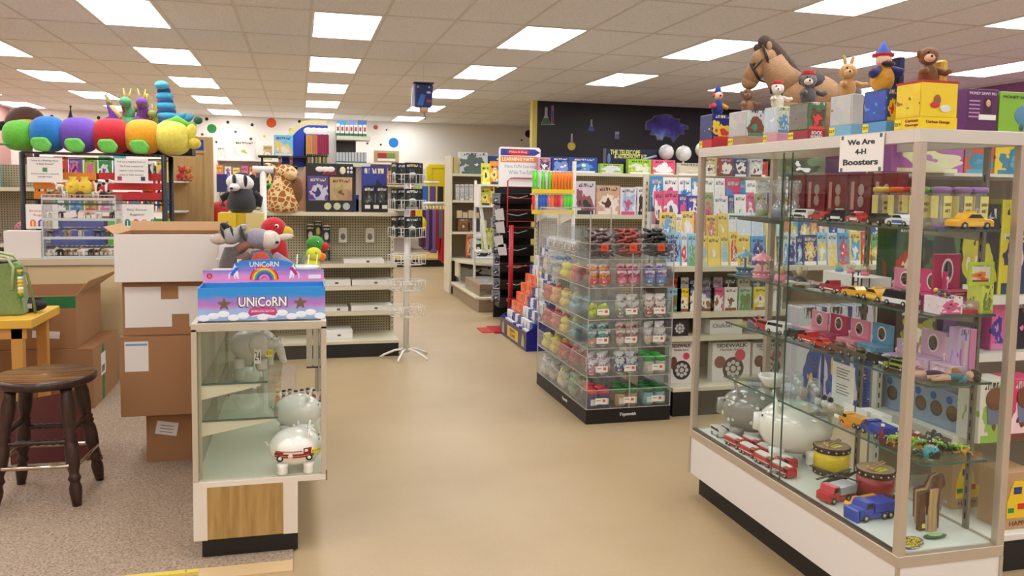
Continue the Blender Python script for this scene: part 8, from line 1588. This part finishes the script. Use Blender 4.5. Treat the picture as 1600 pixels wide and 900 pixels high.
bx = bpy.data.objects['jack_in_the_box.003']; text('SOCK', .05, WHITE, bx, (.04, -.0032, .026), FR, .014, bold=.02); text('MONKEY', .055, WHITE, bx, (.04, -.0032, .010), FR, .012, bold=.02)
popbox(1296, 1330, 1348, 146, 203, 'tan kangaroo pop-up toy in a clear box with light blue base', art((190, 196, 196), (180, 120, 80), (206, 206, 206), 1, .92, 'xz', 2), M(196, 200, 202, .2), M(120, 176, 206, .4), critter((206, 160, 96), (206, 162, 100), (226, 186, 130), 'tall', None, .095), '$26.99')
def wizard(t, x, y, z):
    B = P(40, 40, 110); b = MB(); b.ell((x, y, z+.04), (.042, .04, .052), P(226, 170, 60)).tube([(x-.03, y-.01, z+.07), (x-.065, y-.03, z+.05)], [.018, .015], B, 8).tube([(x+.03, y-.01, z+.07), (x+.055, y-.04, z+.06)], [.018, .015], B, 8); b.build('body', t); MB().ell((x-.005, y-.01, z+.105), (.028, .028, .026), M(230, 190, 160, .6)).build('head', t); MB().ell((x-.005, y-.035, z+.09), (.028, .012, .011), P(36, 32, 50)).build('moustache', t); MB().ell((x-.01, y-.040, z+.102), .007, M(226, 150, 120, .5), n=8, k=6).build('nose', t)
    MB().lathe((x, y, z+.122), [(.034, 0), (.030, .010), (.014, .03), (.005, .05)], P(50, 90, 190), 14).build('hat', t); MB().lathe((x, y, z+.120), [(.038, 0), (.038, .010)], P(190, 30, 40), 14).build('hat_band', t); MB().box(x+.055, x+.075, y-.02, y+.05, z, z+.12, M(30, 36, 90, .6)).build('open_lid', t)
popbox(1348, 1384, 1402, 138, 200, 'wizard pop-up toy with blue pointed hat, bright blue box', art((40, 80, 180), (90, 150, 220), (226, 60, 50), 2, .8, 'xz', 3), art((30, 60, 130), (226, 190, 50), (200, 50, 60), 4, .85, 'xz', 3), M(90, 150, 200, .4), wizard, '$24.99')
Y8 = M(236, 208, 34, .3)
t, w_, d, h = popbox(1398, 1438, 1494, 127, 200, 'brown monkey pop-up toy sitting on a bright yellow and red box', art((236, 208, 34), (150, 90, 50), (226, 150, 50), 2, .88, 'xz', 3), Y8, Y8, critter((130, 80, 44), (126, 76, 42), (230, 190, 160), 'round', None, .098), '$26.99')
MB().box(-.002, w_+.002, -.002, d+.002, h, h+.006, M(190, 30, 40, .4)).build('red_rim', t); MB().hexa([(w_*.72, d*.3, h), (w_*.72, d*.95, h), (w_*.95, d*.95, h), (w_*.95, d*.3, h)], [(w_*.78, d*.35, h+.085), (w_*.78, d*.95, h+.085), (w_*.98, d*.95, h+.085), (w_*.98, d*.35, h+.085)], M(206, 166, 30, .4)).build('open_lid', t, bev=.008)
text('Curious George', w_*.66, M(150, 40, 40, .5), t, (w_*.46, -.0030, h*.15), FR, h*.08, bold=.02); text('Curious', d*.5, M(150, 40, 40, .5), t, (-.0030, d*.32, h*.19), LF, h*.07, bold=.02); text('George', d*.5, M(150, 40, 40, .5), t, (-.0030, d*.32, h*.09), LF, h*.07, bold=.02)
m = MB(); m.ell((w_*.42, -.0025, h*.62), (w_*.10, .001, h*.12), M(150, 90, 50, .5), n=12, k=8).ell((w_*.36, -.003, h*.52), (w_*.13, .001, h*.07), M(196, 50, 50, .5), n=12, k=8).ell((w_*.65, -.003, h*.45), (w_*.16, .001, h*.08), M(226, 230, 226, .5), n=12, k=8).build('picture', t)
# plush horse standing among the boxes
t = thing('plush_horse', 'large tan plush horse with dark mane, saddle and bridle on the showcase top', 'plush toy', (2.285, 3.36, zT), pi*.82); t.scale = (1.06,)*3
T_ = P(162, 124, 84); DK = P(66, 44, 34); b = MB()
b.ell((0, 0, .215), (.135, .085, .095), T_, n=24, k=16).ell((.07, 0, .22), (.085, .08, .10), T_, n=20, k=14)
b.tube([(.08, 0, .25), (.13, 0, .31), (.165, 0, .37)], [.08, .066, .058], T_, 14).ell((.195, 0, .375), (.065, .052, .055), T_, (0, .6, 0), 18, 12).tube([(.20, 0, .37), (.235, 0, .32), (.25, 0, .285)], [.048, .04, .036], T_, 12).ell((.253, 0, .28), (.036, .034, .032), T_)
for x in (-.09, .085):
    for y in (-.05, .05): b.tube([(x, y, .18), (x*1.05, y, .09), (x*1.05, y, .0)], [.048, .033, .032], T_, 12)
b.build('body', t)
m = MB()
for k in range(10): f = k/9; m.ell((.19-.14*f, 0, .445-.16*f**1.2), (.034, .028, .042), DK, (0, .5, 0), 10, 8)
m.ell((.215, 0, .425), (.022, .018, .03), DK, (0, 1.0, 0), 10, 8); m.build('mane', t); MB().tube([(-.12, 0, .25), (-.17, 0, .22), (-.18, 0, .12), (-.17, 0, .04)], [.03, .045, .042, .02], DK, 10).build('tail', t)
for y in (-.032, .032): MB().ell((.175, y, .43), (.012, .008, .022), T_).build('ear', t); MB().ell((.235, y*1.25, .355), .007, BLACK, n=8, k=6).build('eye', t)
LE = M(40, 30, 28, .5); m = MB(); m.tube([(.232+.036*cos(a_)*.55, .043*sin(a_), .325+.036*cos(a_)) for a_ in [k*pi/6 for k in range(12)]], .007, LE, 6, True).tube([(.185+.02*cos(a_), .058*sin(a_), .385+.055*cos(a_)) for a_ in [k*pi/6 for k in range(12)]], .007, LE, 6, True).tube([(.24, -.042, .325), (.20, -.056, .37)], .004, LE, 6).tube([(.24, .042, .325), (.20, .056, .37)], .004, LE, 6).tube([(.23, -.045, .30), (.14, -.08, .27), (.04, -.05, .32)], .004, LE, 6); m.build('bridle', t)
MB().ell((.0, 0, .265), (.075, .089, .055), M(58, 56, 54, .7), n=20, k=12).build('saddle', t); MB().tube([(.0+.1*cos(a_)*.0-.01, .095*sin(a_), .225+.1*cos(a_)) for a_ in [k*pi/8 for k in range(16)]], .006, LE, 6, True).build('girth_strap', t); MB().ell((.256, -.018, .292), (.006, .02, .016), M(190, 170, 40, .5)).build('nose_tag', t)
